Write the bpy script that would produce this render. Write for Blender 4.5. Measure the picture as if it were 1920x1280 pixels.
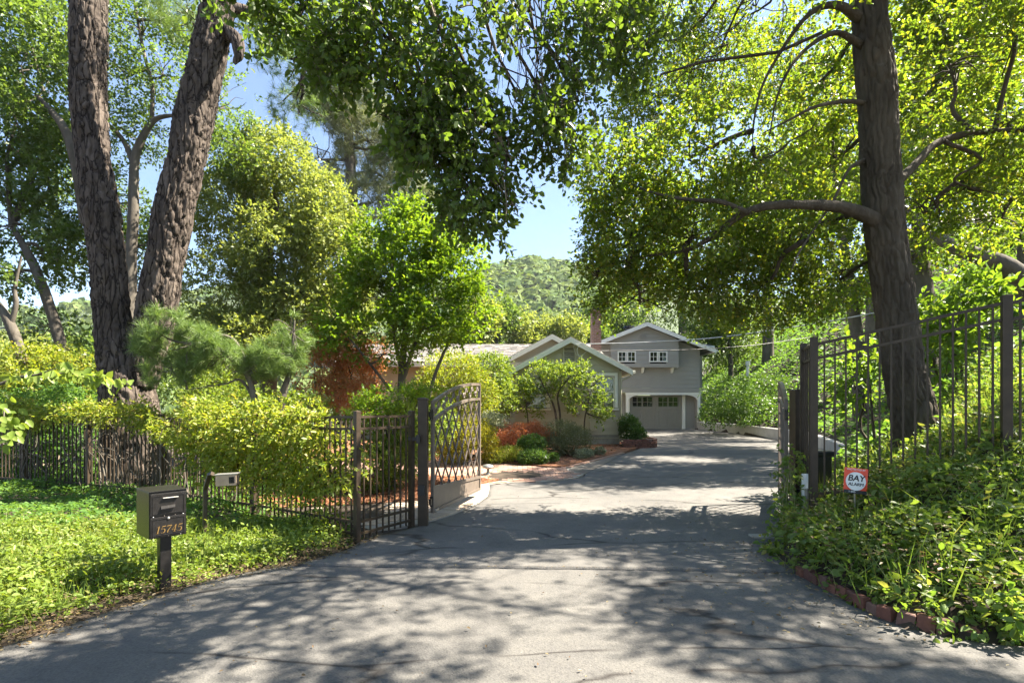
import bpy, math, random
import numpy as np
from mathutils import Vector, Matrix

R = math.radians
scene = bpy.context.scene
for _o in list(bpy.data.objects):
    bpy.data.objects.remove(_o)

# ------------------------------------------------------------------ camera
EYE = 1.55
FPX = 960.0            # focal length in pixels of the 1920 wide photograph
HORIZON = 770.0
cam_d = bpy.data.cameras.new('camera')
cam = bpy.data.objects.new('camera', cam_d)
scene.collection.objects.link(cam)
cam.location = (0, 0, EYE)
cam.rotation_euler = (R(90), 0, 0)
cam_d.sensor_width = 36.0
cam_d.lens = 18.0
cam_d.shift_y = (HORIZON - 640.0) / 1920.0
cam_d.clip_start = 0.05
cam_d.clip_end = 6000.0
scene.camera = cam

# ------------------------------------------------------------------ light
SUN_VEC = Vector((0.60, 0.11, 0.79)).normalized()
SUN_EL = math.asin(SUN_VEC.z)
SUN_AZ = math.atan2(SUN_VEC.x, SUN_VEC.y)
world = bpy.data.worlds.new('World')
scene.world = world
world.use_nodes = True
wn = world.node_tree.nodes
wl = world.node_tree.links
wn.clear()
w_out = wn.new('ShaderNodeOutputWorld')
w_bg = wn.new('ShaderNodeBackground')
w_sky = wn.new('ShaderNodeTexSky')
w_sky.sky_type = 'NISHITA'
w_sky.sun_disc = False
w_sky.sun_elevation = SUN_EL
w_sky.sun_rotation = SUN_AZ
w_sky.altitude = 100.0
w_sky.air_density = 1.0
w_sky.dust_density = 0.6
w_sky.ozone_density = 1.8
w_bg.inputs['Strength'].default_value = 0.052
wl.new(w_sky.outputs[0], w_bg.inputs['Color'])
wl.new(w_bg.outputs[0], w_out.inputs['Surface'])

sun_d = bpy.data.lights.new('sun', 'SUN')
sun_d.energy = 5.0
sun_d.angle = R(0.53)
sun_d.color = (1.0, 0.91, 0.77)
sun = bpy.data.objects.new('sun', sun_d)
scene.collection.objects.link(sun)
sun.rotation_euler = SUN_VEC.to_track_quat('Z', 'Y').to_euler()
sun.location = (20, 5, 30)

scene.view_settings.view_transform = 'Standard'
scene.view_settings.look = 'None'
scene.view_settings.exposure = 2.6
scene.view_settings.gamma = 1.0
scene.view_settings.use_curve_mapping = False
scene.render.engine = 'CYCLES'
scene.cycles.use_denoising = True
scene.cycles.max_bounces = 7
scene.cycles.diffuse_bounces = 4
scene.cycles.glossy_bounces = 2
scene.cycles.transmission_bounces = 5
scene.cycles.transparent_max_bounces = 6
scene.cycles.caustics_reflective = False
scene.cycles.caustics_refractive = False

# ------------------------------------------------------------------ helpers
rng = np.random.default_rng(11)
random.seed(5)
COL = scene.collection


def sec(x):
    """Rectilinear stretch of round things away from the axis."""
    return math.sqrt(1 + ((x - 960.0) / FPX) ** 2)


def at(x, y, Z):
    """World point seen at photograph pixel (x, y) at distance Z."""
    return np.array([(x - 960.0) / FPX * Z, Z, EYE - (y - HORIZON) / FPX * Z])


def nrm(v):
    v = np.asarray(v, float)
    return v / np.maximum(np.linalg.norm(v, axis=-1, keepdims=True), 1e-9)


def _hash(ix, iy, iz, seed):
    h = (ix * 374761393 + iy * 668265263 + iz * 2147483647 + seed * 1274126177) & 0xFFFFFFFF
    h = ((h ^ (h >> 13)) * 1274126177) & 0xFFFFFFFF
    h = ((h ^ (h >> 16)) * 2246822519) & 0xFFFFFFFF
    return ((h ^ (h >> 15)) & 0xFFFFFF) / float(0xFFFFFF)


def noise3(p, f=1.0, seed=0):
    p = np.asarray(p, float) * f
    i = np.floor(p).astype(np.int64)
    t = p - i
    t = t * t * (3 - 2 * t)
    out = 0
    for dx in (0, 1):
        for dy in (0, 1):
            for dz in (0, 1):
                w = (t[..., 0] if dx else 1 - t[..., 0]) * (t[..., 1] if dy else 1 - t[..., 1]) * (t[..., 2] if dz else 1 - t[..., 2])
                out = out + w * _hash(i[..., 0] + dx, i[..., 1] + dy, i[..., 2] + dz, seed)
    return out


def fbm(p, f=1.0, seed=0, octs=4):
    s, a, tot = 0, 1.0, 0
    for k in range(octs):
        s = s + a * noise3(p, f * 2 ** k, seed + 17 * k)
        tot += a
        a *= 0.5
    return s / tot


def worley(p, seed=0):
    """F1 and F2 distances."""
    i = np.floor(p).astype(np.int64)
    f1 = np.full(p.shape[:-1], 9.0)
    f2 = np.full(p.shape[:-1], 9.0)
    for dx in (-1, 0, 1):
        for dy in (-1, 0, 1):
            for dz in (-1, 0, 1):
                c = i + np.array([dx, dy, dz])
                q = c + np.stack([_hash(c[..., 0], c[..., 1], c[..., 2], seed + k) for k in range(3)], -1)
                d = np.linalg.norm(q - p, axis=-1)
                m = d < f1
                f2 = np.where(m, f1, np.minimum(f2, d))
                f1 = np.where(m, d, f1)
    return f1, f2


def raw_mesh(name, verts, faces_flat, loop_tot, face_attr=None, smooth=False):
    verts = np.asarray(verts, np.float32)
    me = bpy.data.meshes.new(name)
    me.vertices.add(len(verts))
    me.vertices.foreach_set('co', verts.ravel())
    faces_flat = np.asarray(faces_flat, np.int32)
    loop_tot = np.asarray(loop_tot, np.int32)
    me.loops.add(len(faces_flat))
    me.loops.foreach_set('vertex_index', faces_flat)
    me.polygons.add(len(loop_tot))
    st = np.zeros(len(loop_tot), np.int32)
    st[1:] = np.cumsum(loop_tot)[:-1]
    me.polygons.foreach_set('loop_start', st)
    me.polygons.foreach_set('loop_total', loop_tot)
    if smooth:
        me.polygons.foreach_set('use_smooth', np.ones(len(loop_tot), bool))
    if face_attr is not None:
        a = me.attributes.new('rnd', 'FLOAT', 'FACE')
        a.data.foreach_set('value', np.asarray(face_attr, np.float32))
    me.update(calc_edges=True)
    return me


def world_origin(o):
    v = Vector((0, 0, 0))
    while o is not None:
        v += o.location
        o = o.parent
    return v


def link(name, me, mat=None, parent=None, loc=None):
    o = bpy.data.objects.new(name, me)
    COL.objects.link(o)
    if mat is not None and me is not None and len(me.materials) == 0:
        me.materials.append(mat)
    if parent is not None:
        o.parent = parent
    if loc is not None:
        o.location = Vector(loc) - (world_origin(parent) if parent is not None else Vector((0, 0, 0)))
    return o


def tag(o, label=None, cat=None, group=None, kind=None):
    if label:
        o['label'] = label
    if cat:
        o['category'] = cat
    if group:
        o['group'] = group
    if kind:
        o['kind'] = kind
    return o


def thing(name, loc, label, cat, group=None):
    o = bpy.data.objects.new(name, None)
    o.empty_display_size = 0.2
    COL.objects.link(o)
    o.location = Vector(loc)
    return tag(o, label, cat, group)


class MB:
    """Collects polygons in world coordinates; build() links them as one mesh object."""

    def __init__(self, M=None):
        self.v, self.f = [], []
        self.M = M

    def add(self, verts, faces):
        n = len(self.v)
        for p in verts:
            p = Vector(p)
            self.v.append(tuple(self.M @ p) if self.M is not None else tuple(p))
        for f in faces:
            self.f.append(tuple(i + n for i in f))
        return self

    def box(self, c, s, rot=None):
        hx, hy, hz = s[0] / 2, s[1] / 2, s[2] / 2
        vs = [Vector((x, y, z)) for z in (-hz, hz) for (x, y) in ((-hx, -hy), (hx, -hy), (hx, hy), (-hx, hy))]
        if rot is not None:
            vs = [rot @ p for p in vs]
        c = Vector(c)
        return self.add([p + c for p in vs], [(3, 2, 1, 0), (4, 5, 6, 7), (0, 1, 5, 4), (1, 2, 6, 5), (2, 3, 7, 6), (3, 0, 4, 7)])

    def bar(self, a, b, w, h, up=(0, 0, 1)):
        a, b = Vector(a), Vector(b)
        d = b - a
        L = d.length
        d.normalize()
        up = Vector(up)
        s = d.cross(up)
        if s.length < 1e-4:
            s = d.cross(Vector((1, 0, 0)))
        s.normalize()
        u = s.cross(d)
        rot = Matrix((d, s, u)).transposed()
        return self.box((a + b) / 2, (L, w, h), rot)

    def prism(self, poly, vec):
        """poly: list of 3D points (planar), extruded by vec."""
        n = len(poly)
        vec = Vector(vec)
        vs = [Vector(p) for p in poly] + [Vector(p) + vec for p in poly]
        fs = [tuple(range(n))[::-1], tuple(range(n, 2 * n))]
        fs += [(i, (i + 1) % n, n + (i + 1) % n, n + i) for i in range(n)]
        return self.add(vs, fs)

    def tube(self, pts, radii, n=8, cap=True):
        pts = [Vector(p) for p in pts]
        if not hasattr(radii, '__len__'):
            radii = [radii] * len(pts)
        vs, fs = [], []
        t0 = (pts[1] - pts[0]).normalized()
        ref = Vector((0, 0, 1)) if abs(t0.z) < 0.9 else Vector((1, 0, 0))
        s = t0.cross(ref).normalized()
        for i, p in enumerate(pts):
            t = (pts[min(i + 1, len(pts) - 1)] - pts[max(i - 1, 0)]).normalized()
            s = (s - t * s.dot(t))
            if s.length < 1e-6:
                s = t.cross(Vector((0.3, 0.5, 0.8)))
            s.normalize()
            b = t.cross(s)
            for k in range(n):
                a = 2 * math.pi * k / n
                vs.append(p + (s * math.cos(a) + b * math.sin(a)) * radii[i])
        for i in range(len(pts) - 1):
            for k in range(n):
                k2 = (k + 1) % n
                fs.append((i * n + k, i * n + k2, (i + 1) * n + k2, (i + 1) * n + k))
        if cap:
            fs.append(tuple(range(n))[::-1])
            fs.append(tuple((len(pts) - 1) * n + k for k in range(n)))
        return self.add(vs, fs)

    def lathe(self, c, prof, n=16):
        vs, fs = [], []
        c = Vector(c)
        for r, z in prof:
            for k in range(n):
                a = 2 * math.pi * k / n
                vs.append(c + Vector((r * math.cos(a), r * math.sin(a), z)))
        for i in range(len(prof) - 1):
            for k in range(n):
                k2 = (k + 1) % n
                fs.append((i * n + k, i * n + k2, (i + 1) * n + k2, (i + 1) * n + k))
        fs.append(tuple(range(n))[::-1])
        fs.append(tuple((len(prof) - 1) * n + k for k in range(n)))
        return self.add(vs, fs)

    def mesh(self, name, origin=(0, 0, 0), smooth=False):
        me = bpy.data.meshes.new(name)
        o = Vector(origin)
        me.from_pydata([tuple(Vector(p) - o) for p in self.v], [], self.f)
        if smooth:
            me.polygons.foreach_set('use_smooth', np.ones(len(me.polygons), bool))
        me.update()
        return me

    def build(self, name, mat, parent=None, smooth=False, bevel=0.0, segs=2, kind=None):
        org = world_origin(parent) if parent is not None else Vector((0, 0, 0))
        o = link(name, self.mesh(name, org, smooth), mat, parent)
        if bevel:
            m = o.modifiers.new('bevel', 'BEVEL')
            m.width = bevel
            m.segments = segs
            m.limit_method = 'ANGLE'
        if kind:
            o['kind'] = kind
        return o


def catmull(pts, n):
    pts = np.asarray(pts, float)
    P = np.vstack([2 * pts[0] - pts[1], pts, 2 * pts[-1] - pts[-2]])
    out = []
    m = len(pts) - 1
    ts = np.linspace(0, m, n)
    for t in ts:
        i = min(int(t), m - 1)
        u = t - i
        a, b, c, d = P[i], P[i + 1], P[i + 2], P[i + 3]
        out.append(0.5 * (2 * b + (c - a) * u + (2 * a - 5 * b + 4 * c - d) * u * u + (3 * b - a - 3 * c + d) * u ** 3))
    return np.array(out)


def frames(path):
    t = np.gradient(path, axis=0)
    t = nrm(t)
    s = np.cross(t[0], [0.0, 1.0, 0.0])
    if np.linalg.norm(s) < 0.1:
        s = np.cross(t[0], [1.0, 0, 0])
    s = s / np.linalg.norm(s)
    S = []
    for k in range(len(path)):
        s = s - t[k] * s.dot(t[k])
        s = s / np.linalg.norm(s)
        S.append(s)
    S = np.array(S)
    return t, S, np.cross(t, S)


def trunk_geo(pts, radii, rings, segs, amp=0.0, scale=9.0, stretch=0.32, lump=0.06, seed=0, flare=None, warp=0.05, knots=()):
    """A tapered limb with bark relief; returns verts and quads."""
    path = catmull(pts, rings)
    rr = np.interp(np.linspace(0, 1, rings), np.linspace(0, 1, len(radii)), radii)
    t, S, B = frames(path)
    a = np.linspace(0, 2 * np.pi, segs, endpoint=False)
    dirs = S[:, None, :] * np.cos(a)[None, :, None] + B[:, None, :] * np.sin(a)[None, :, None]
    rad = np.repeat(rr[:, None], segs, 1)
    V = path[:, None, :] + dirs * rad[..., None]
    rad = rad * (1 + lump * 2 * (fbm(V, 1.6 / max(radii[0], 0.05) * 0.25, seed, 3) - 0.5) * 2)
    for (kf, ka, kw, kamp) in knots:
        dr = np.arange(rings)[:, None] / rings - kf
        da = np.angle(np.exp(1j * (a - ka)))[None, :]
        rad = rad * (1 + kamp * np.exp(-(dr / kw) ** 2) * (0.45 + 0.55 * np.exp(-(da / 0.9) ** 2)))
    if flare is not None:
        hgt, fa = flare
        z = V[..., 2] - path[0, 2]
        w = np.clip(1 - z / hgt, 0, 1) ** 2
        rad = rad * (1 + w * (fa * (0.5 + 0.5 * np.sin(a * 5 + seed + 0.8 * np.sin(a * 2)))[None, :]))
    if amp > 0:
        s_len = np.concatenate([[0], np.cumsum(np.linalg.norm(np.diff(path, axis=0), axis=1))])
        q = np.stack([np.cos(a)[None, :] * rr[:, None], np.sin(a)[None, :] * rr[:, None], np.repeat((s_len * stretch)[:, None], segs, 1)], -1)
        q = q + warp * (np.stack([fbm(V, 4, seed + 5, 2), fbm(V, 4, seed + 6, 2), fbm(V, 4, seed + 7, 2)], -1) - 0.5) * 2
        f1, f2 = worley(q * scale, seed)
        g = np.clip((f2 - f1) / 0.24, 0, 1)
        rough = fbm(V * np.array([1, 1, 0.4]), 26, seed + 3, 2) - 0.5
        big = fbm(V * np.array([1, 1, 0.5]), 6, seed + 9, 2) - 0.5
        rad = rad + amp * (g ** 0.7 - 0.6) * (1 + 1.2 * big) + amp * 0.9 * rough
    V = path[:, None, :] + dirs * rad[..., None]
    idx = np.arange(rings * segs).reshape(rings, segs)
    q = np.stack([idx[:-1], np.roll(idx, -1, 1)[:-1], np.roll(idx, -1, 1)[1:], idx[1:]], -1).reshape(-1, 4)
    return V.reshape(-1, 3), q


class Geo:
    """Numpy mesh collector (quads)."""

    def __init__(self):
        self.V, self.Q, self.n = [], [], 0

    def add(self, vq):
        V, Q = vq
        self.V.append(V)
        self.Q.append(Q + self.n)
        self.n += len(V)

    def build(self, name, mat, parent=None, smooth=True):
        V = np.concatenate(self.V)
        Q = np.concatenate(self.Q)
        if parent is not None:
            V = V - np.array(world_origin(parent))
        me = raw_mesh(name, V, Q.ravel(), np.full(len(Q), 4), smooth=smooth)
        return link(name, me, mat, parent)


# ------------------------------------------------------------------ leaves
def leaf_obj(name, P, D, N, L, mat, parent=None, shape='rhomb', width=0.55, fold=0.12, curl=0.0, rnd=None, seed=0):
    P = np.asarray(P, float)
    n = len(P)
    r = np.random.default_rng(seed + 991)
    if rnd is None:
        rnd = r.random(n)
    D = nrm(D)
    S = nrm(np.cross(N, D))
    U = np.cross(D, S)
    L = np.broadcast_to(np.asarray(L, float), (n,))[:, None]
    W = L * width * 0.5
    if parent is not None:
        P = P - np.array(world_origin(parent))
    if shape == 'rhomb':
        f = L * fold
        V = np.stack([P, P + D * L * 0.5 + S * W + U * f, P + D * L - U * L * curl, P + D * L * 0.5 - S * W + U * f], 1)
        me = raw_mesh(name, V.reshape(-1, 3), np.arange(n * 4), np.full(n, 4), rnd)
    elif shape == 'oval':
        f = L * fold
        V = np.stack([P,
                      P + D * L * 0.28 + S * W * 0.95 + U * f, P + D * L * 0.68 + S * W * 0.85 + U * f,
                      P + D * L - U * L * curl,
                      P + D * L * 0.68 - S * W * 0.85 + U * f, P + D * L * 0.28 - S * W * 0.95 + U * f], 1)
        b = np.arange(n)[:, None] * 6
        F = np.concatenate([b + np.array([[0, 1, 2, 3]]), b + np.array([[0, 3, 4, 5]])], 1).ravel()
        me = raw_mesh(name, V.reshape(-1, 3), F, np.full(n * 2, 4), np.repeat(rnd, 2))
    else:
        V = np.stack([P - S * W, P + S * W, P + D * L], 1)
        me = raw_mesh(name, V.reshape(-1, 3), np.arange(n * 3), np.full(n, 3), rnd)
    return link(name, me, mat, parent)


def blob(x, y, Z, rx, ry, rd=None, w=1.0):
    """Ellipsoid: centre at photo pixel, radii in photo pixels, depth radius in metres."""
    c = at(x, y, Z)
    ax, az = rx * Z / FPX, ry * Z / FPX
    return (c[0], c[1], c[2], ax, rd if rd is not None else 0.6 * (ax + az) * 0.8, az, w)


def crown_pts(blobs, n, r, shell=0.45, gap=0.0, gf=1.2, seed=0):
    B = np.array(blobs, float)
    w = (B[:, 3] * B[:, 4] * B[:, 5]) ** 0.75 * B[:, 6]
    w = w / w.sum()
    m = int(n / (1 - gap) * 1.02) if gap > 0 else n
    k = r.choice(len(B), m, p=w)
    d = nrm(r.normal(size=(m, 3)))
    u = r.random(m)
    rad = np.where(r.random(m) < shell, 0.72 + 0.30 * u, u ** (1 / 3.0))
    P = B[k, :3] + d * rad[:, None] * B[k, 3:6]
    out = nrm(d / B[k, 3:6])
    if gap > 0:
        g = fbm(P, gf, seed + 40, 2)
        keep = g > np.quantile(g, gap)
        P, out = P[keep][:n], out[keep][:n]
    return P, out


def sprays(P, out, r, tl, k, droop=0.2, outw=0.7, up=0.8, jit=0.6):
    M = len(P)
    d = nrm(out * outw + r.normal(size=(M, 3)) * jit + np.array([0, 0, -droop]))
    L = tl * r.uniform(0.6, 1.3, M)
    PP, DD, NN = [], [], []
    for j in range(k):
        t = (j + r.random(M) * 0.6 + 0.2) / k
        pos = P + d * (L * t)[:, None]
        pos[:, 2] -= droop * 0.35 * L * t * t
        s = nrm(np.cross(d, r.normal(size=(M, 3))))
        dd = nrm(d * 0.55 + s * r.uniform(0.4, 1.0, (M, 1)) + r.normal(size=(M, 3)) * 0.2 + np.array([0, 0, -0.25 * droop]))
        nn = nrm(r.normal(size=(M, 3)) * 0.6 + np.array([0, 0, up]))
        PP.append(pos)
        DD.append(dd)
        NN.append(nn)
    return np.concatenate(PP), np.concatenate(DD), np.concatenate(NN), d, L


def twig_geo(P, d, L, rad):
    M = len(P)
    s = nrm(np.cross(d, np.array([0.31, 0.52, 0.8])))
    b = np.cross(d, s)
    V = []
    for e, rr in ((0.0, 1.0), (1.0, 0.35)):
        for k in range(3):
            a = 2 * np.pi * k / 3
            V.append(P + d * (L * e)[:, None] + (s * math.cos(a) + b * math.sin(a)) * rad * rr)
    V = np.stack(V, 1).reshape(-1, 3)
    base = np.arange(M)[:, None] * 6
    Q = np.concatenate([base + np.array([[k, (k + 1) % 3, 3 + (k + 1) % 3, 3 + k]]) for k in range(3)], 0)
    return V, Q


def limb_geo(a, b, r0, r1, r, sag=0.0, bend=0.12, rings=7, segs=6):
    a, b = np.asarray(a, float), np.asarray(b, float)
    if np.linalg.norm(b - a) < 0.05:
        a = a - np.array([0.06, 0.03, 0.05])
    L = np.linalg.norm(b - a)
    m1 = a + (b - a) * 0.35 + r.normal(size=3) * L * bend + np.array([0, 0, sag * L])
    m2 = a + (b - a) * 0.7 + r.normal(size=3) * L * bend + np.array([0, 0, sag * L * 0.8])
    return trunk_geo([a, m1, m2, b], [r0, r0 * 0.65 + r1 * 0.35, r1 * 1.6, r1], rings, segs)


def branches_into(g, blobs, anchors, r, per=7, r0=0.03, r1=0.006, segs=4):
    anchors = np.asarray(anchors, float)
    for B in blobs:
        c = np.array(B[:3])
        a = anchors[np.argmin(np.linalg.norm(anchors - c, axis=1))]
        g.add(limb_geo(a, c, r0 * 1.5, r0 * 0.6, r, bend=0.07, rings=8, segs=segs + 1))
        for k in range(per):
            e = c + nrm(r.normal(size=3)) * np.array(B[3:6]) * r.uniform(0.55, 1.0)
            s = a + (c - a) * r.uniform(0.55, 1.0)
            g.add(limb_geo(s, e, r0 * 0.5, r1, r, bend=0.1, rings=5, segs=segs))


# ------------------------------------------------------------------ materials
def mat_new(name):
    m = bpy.data.materials.new(name)
    m.use_nodes = True
    nt = m.node_tree
    for nd in list(nt.nodes):
        nt.nodes.remove(nd)
    out = nt.nodes.new('ShaderNodeOutputMaterial')
    return m, nt, out


def nd(nt, typ, **kw):
    n = nt.nodes.new(typ)
    for k, v in kw.items():
        if k.startswith('i_'):
            n.inputs[k[2:].replace('_', ' ')].default_value = v
        else:
            setattr(n, k, v)
    return n


def c4(c):
    return (c[0], c[1], c[2], 1.0)


def ramp(nt, stops):
    n = nt.nodes.new('ShaderNodeValToRGB')
    el = n.color_ramp.elements
    while len(el) < len(stops):
        el.new(0.5)
    for e, (p, c) in zip(el, stops):
        e.position = p
        e.color = c4(c) if hasattr(c, '__len__') else (c, c, c, 1)
    return n


def leaf_mat(name, cols, trans=0.4, tcol=None, rough=0.45, spec=0.35):
    """cols: list of base colours spread over the leaves at random."""
    m, nt, out = mat_new(name)
    at_ = nd(nt, 'ShaderNodeAttribute', attribute_name='rnd')
    n = len(cols)
    rp = ramp(nt, [((i + 0.0) / max(n - 1, 1), c) for i, c in enumerate(cols)])
    nt.links.new(at_.outputs['Fac'], rp.inputs[0])
    pb = nd(nt, 'ShaderNodeBsdfPrincipled')
    pb.inputs['Roughness'].default_value = rough
    pb.inputs['Specular IOR Level'].default_value = spec
    nt.links.new(rp.outputs[0], pb.inputs['Base Color'])
    tr = nd(nt, 'ShaderNodeBsdfTranslucent')
    mx = nd(nt, 'ShaderNodeMix', data_type='RGBA', blend_type='MULTIPLY')
    mx.inputs[0].default_value = 1.0
    nt.links.new(rp.outputs[0], mx.inputs[6])
    mx.inputs[7].default_value = c4(tcol or (2.6, 2.2, 0.9))
    nt.links.new(mx.outputs[2], tr.inputs['Color'])
    sh = nd(nt, 'ShaderNodeMixShader')
    sh.inputs[0].default_value = trans
    nt.links.new(pb.outputs[0], sh.inputs[1])
    nt.links.new(tr.outputs[0], sh.inputs[2])
    nt.links.new(sh.outputs[0], out.inputs['Surface'])
    return m


def paint_mat(name, col, rough=0.5, metal=0.0, var=0.12, scale=6.0, bump=0.0, bscale=60.0, spec=0.5):
    m, nt, out = mat_new(name)
    tc = nd(nt, 'ShaderNodeTexCoord')
    no = nd(nt, 'ShaderNodeTexNoise')
    no.inputs['Scale'].default_value = scale
    no.inputs['Detail'].default_value = 5.0
    nt.links.new(tc.outputs['Object'], no.inputs['Vector'])
    rp = ramp(nt, [(0.3, tuple(c * (1 - var) for c in col)), (0.7, tuple(min(1, c * (1 + var)) for c in col))])
    nt.links.new(no.outputs['Fac'], rp.inputs[0])
    pb = nd(nt, 'ShaderNodeBsdfPrincipled')
    pb.inputs['Roughness'].default_value = rough
    pb.inputs['Metallic'].default_value = metal
    pb.inputs['Specular IOR Level'].default_value = spec
    nt.links.new(rp.outputs[0], pb.inputs['Base Color'])
    if bump:
        n2 = nd(nt, 'ShaderNodeTexNoise')
        n2.inputs['Scale'].default_value = bscale
        n2.inputs['Detail'].default_value = 3.0
        nt.links.new(tc.outputs['Object'], n2.inputs['Vector'])
        bp = nd(nt, 'ShaderNodeBump')
        bp.inputs['Strength'].default_value = bump
        bp.inputs['Distance'].default_value = 0.01
        nt.links.new(n2.outputs['Fac'], bp.inputs['Height'])
        nt.links.new(bp.outputs[0], pb.inputs['Normal'])
    nt.links.new(pb.outputs[0], out.inputs['Surface'])
    return m


def bark_mat(name, c0, c1, c2, scale=7.0, stretch=0.25, bump=0.8, crack=0.0):
    m, nt, out = mat_new(name)
    tc = nd(nt, 'ShaderNodeTexCoord')
    mp = nd(nt, 'ShaderNodeMapping')
    mp.inputs['Scale'].default_value = (1, 1, stretch)
    nt.links.new(tc.outputs['Object'], mp.inputs['Vector'])
    n1 = nd(nt, 'ShaderNodeTexNoise')
    n1.inputs['Scale'].default_value = scale
    n1.inputs['Detail'].default_value = 8.0
    n1.inputs['Roughness'].default_value = 0.65
    nt.links.new(mp.outputs[0], n1.inputs['Vector'])
    rp = ramp(nt, [(0.25, c0), (0.5, c1), (0.78, c2)])
    nt.links.new(n1.outputs['Fac'], rp.inputs[0])
    colr = rp.outputs[0]
    vdist = None
    if crack:
        mpc = nd(nt, 'ShaderNodeMapping')
        mpc.inputs['Scale'].default_value = (1, 1, 0.16)
        nt.links.new(tc.outputs['Object'], mpc.inputs['Vector'])
        nwp = nd(nt, 'ShaderNodeTexNoise')
        nwp.inputs['Scale'].default_value = 5.0
        nwp.inputs['Detail'].default_value = 4.0
        nt.links.new(mpc.outputs[0], nwp.inputs['Vector'])
        mwp = nd(nt, 'ShaderNodeMix', data_type='RGBA', blend_type='LINEAR_LIGHT')
        mwp.inputs[0].default_value = 0.09
        nt.links.new(mpc.outputs[0], mwp.inputs[6])
        nt.links.new(nwp.outputs['Color'], mwp.inputs[7])
        vc = nd(nt, 'ShaderNodeTexVoronoi', feature='DISTANCE_TO_EDGE')
        vc.inputs['Scale'].default_value = crack
        nt.links.new(mwp.outputs[2], vc.inputs['Vector'])
        crp = ramp(nt, [(0.0, 0.0), (0.10, 1.0)])
        nt.links.new(vc.outputs['Distance'], crp.inputs[0])
        cmx = nd(nt, 'ShaderNodeMix', data_type='RGBA')
        nt.links.new(crp.outputs[0], cmx.inputs[0])
        cmx.inputs[6].default_value = c4(tuple(c * 0.45 for c in c0))
        nt.links.new(colr, cmx.inputs[7])
        colr = cmx.outputs[2]
        vdist = crp.outputs[0]
    n2 = nd(nt, 'ShaderNodeTexNoise')
    n2.inputs['Scale'].default_value = scale * 6
    n2.inputs['Detail'].default_value = 6.0
    nt.links.new(mp.outputs[0], n2.inputs['Vector'])
    bp = nd(nt, 'ShaderNodeBump')
    bp.inputs['Strength'].default_value = bump
    bp.inputs['Distance'].default_value = 0.02
    hgt = n2.outputs['Fac']
    if vdist is not None:
        ma = nd(nt, 'ShaderNodeMath', operation='MULTIPLY_ADD')
        nt.links.new(vdist, ma.inputs[0])
        ma.inputs[1].default_value = 1.2
        nt.links.new(n2.outputs['Fac'], ma.inputs[2])
        hgt = ma.outputs[0]
    nt.links.new(hgt, bp.inputs['Height'])
    pb = nd(nt, 'ShaderNodeBsdfPrincipled')
    pb.inputs['Roughness'].default_value = 0.9
    pb.inputs['Specular IOR Level'].default_value = 0.15
    nt.links.new(colr, pb.inputs['Base Color'])
    nt.links.new(bp.outputs[0], pb.inputs['Normal'])
    nt.links.new(pb.outputs[0], out.inputs['Surface'])
    return m


M = {}
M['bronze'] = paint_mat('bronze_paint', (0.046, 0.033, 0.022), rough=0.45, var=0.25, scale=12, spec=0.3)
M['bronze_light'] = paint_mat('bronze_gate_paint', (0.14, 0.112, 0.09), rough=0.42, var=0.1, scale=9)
M['black_metal'] = paint_mat('black_powder_coat', (0.012, 0.011, 0.0105), rough=0.3, var=0.3, scale=20, bump=0.08, bscale=500, spec=0.35)
M['black'] = paint_mat('black_plastic', (0.015, 0.015, 0.015), rough=0.5, var=0.2)
M['steel'] = paint_mat('brushed_steel', (0.55, 0.53, 0.5), rough=0.35, metal=0.8)
M['gold'] = paint_mat('gold_lettering', (0.15, 0.09, 0.022), rough=0.5)
M['tan_plate'] = paint_mat('tan_metal_plate', (0.45, 0.33, 0.24), rough=0.4, metal=0.3)
M['white'] = paint_mat('white_paint', (0.74, 0.74, 0.72), rough=0.55, var=0.04)
M['fascia'] = paint_mat('cream_trim_paint', (0.74, 0.72, 0.60), rough=0.6, var=0.05)
M['siding'] = paint_mat('taupe_siding_paint', (0.43, 0.395, 0.29), rough=0.65, var=0.05, scale=1.5)
M['siding_g'] = paint_mat('grey_siding_paint', (0.29, 0.282, 0.27), rough=0.65, var=0.05, scale=1.5)
M['door_paint'] = paint_mat('grey_door_paint', (0.25, 0.24, 0.22), rough=0.55, var=0.04)
M['concrete'] = paint_mat('concrete', (0.42, 0.41, 0.38), rough=0.85, var=0.15, scale=3, bump=0.3, bscale=40)
M['concrete_old'] = paint_mat('old_concrete', (0.30, 0.28, 0.24), rough=0.9, var=0.2, scale=5, bump=0.4, bscale=60)
M['soil'] = paint_mat('soil', (0.042, 0.029, 0.018), rough=0.95, var=0.5, scale=2.5, bump=0.8, bscale=18)
M['mulch'] = paint_mat('bark_mulch', (0.20, 0.085, 0.04), rough=0.95, var=0.4, scale=14, bump=1.0, bscale=45)
M['red'] = paint_mat('red_sign_paint', (0.72, 0.06, 0.02), rough=0.4, var=0.03)
M['cable'] = paint_mat('grey_cable', (0.55, 0.55, 0.55), rough=0.5)
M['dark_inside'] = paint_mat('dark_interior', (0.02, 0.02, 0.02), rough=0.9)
M['blind'] = paint_mat('window_blind', (0.6, 0.58, 0.5), rough=0.8, var=0.05)
M['wood'] = paint_mat('weathered_wood', (0.28, 0.22, 0.16), rough=0.85, var=0.3, scale=8)
M['redwood'] = paint_mat('red_brown_stain', (0.22, 0.07, 0.04), rough=0.8, var=0.2)


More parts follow.
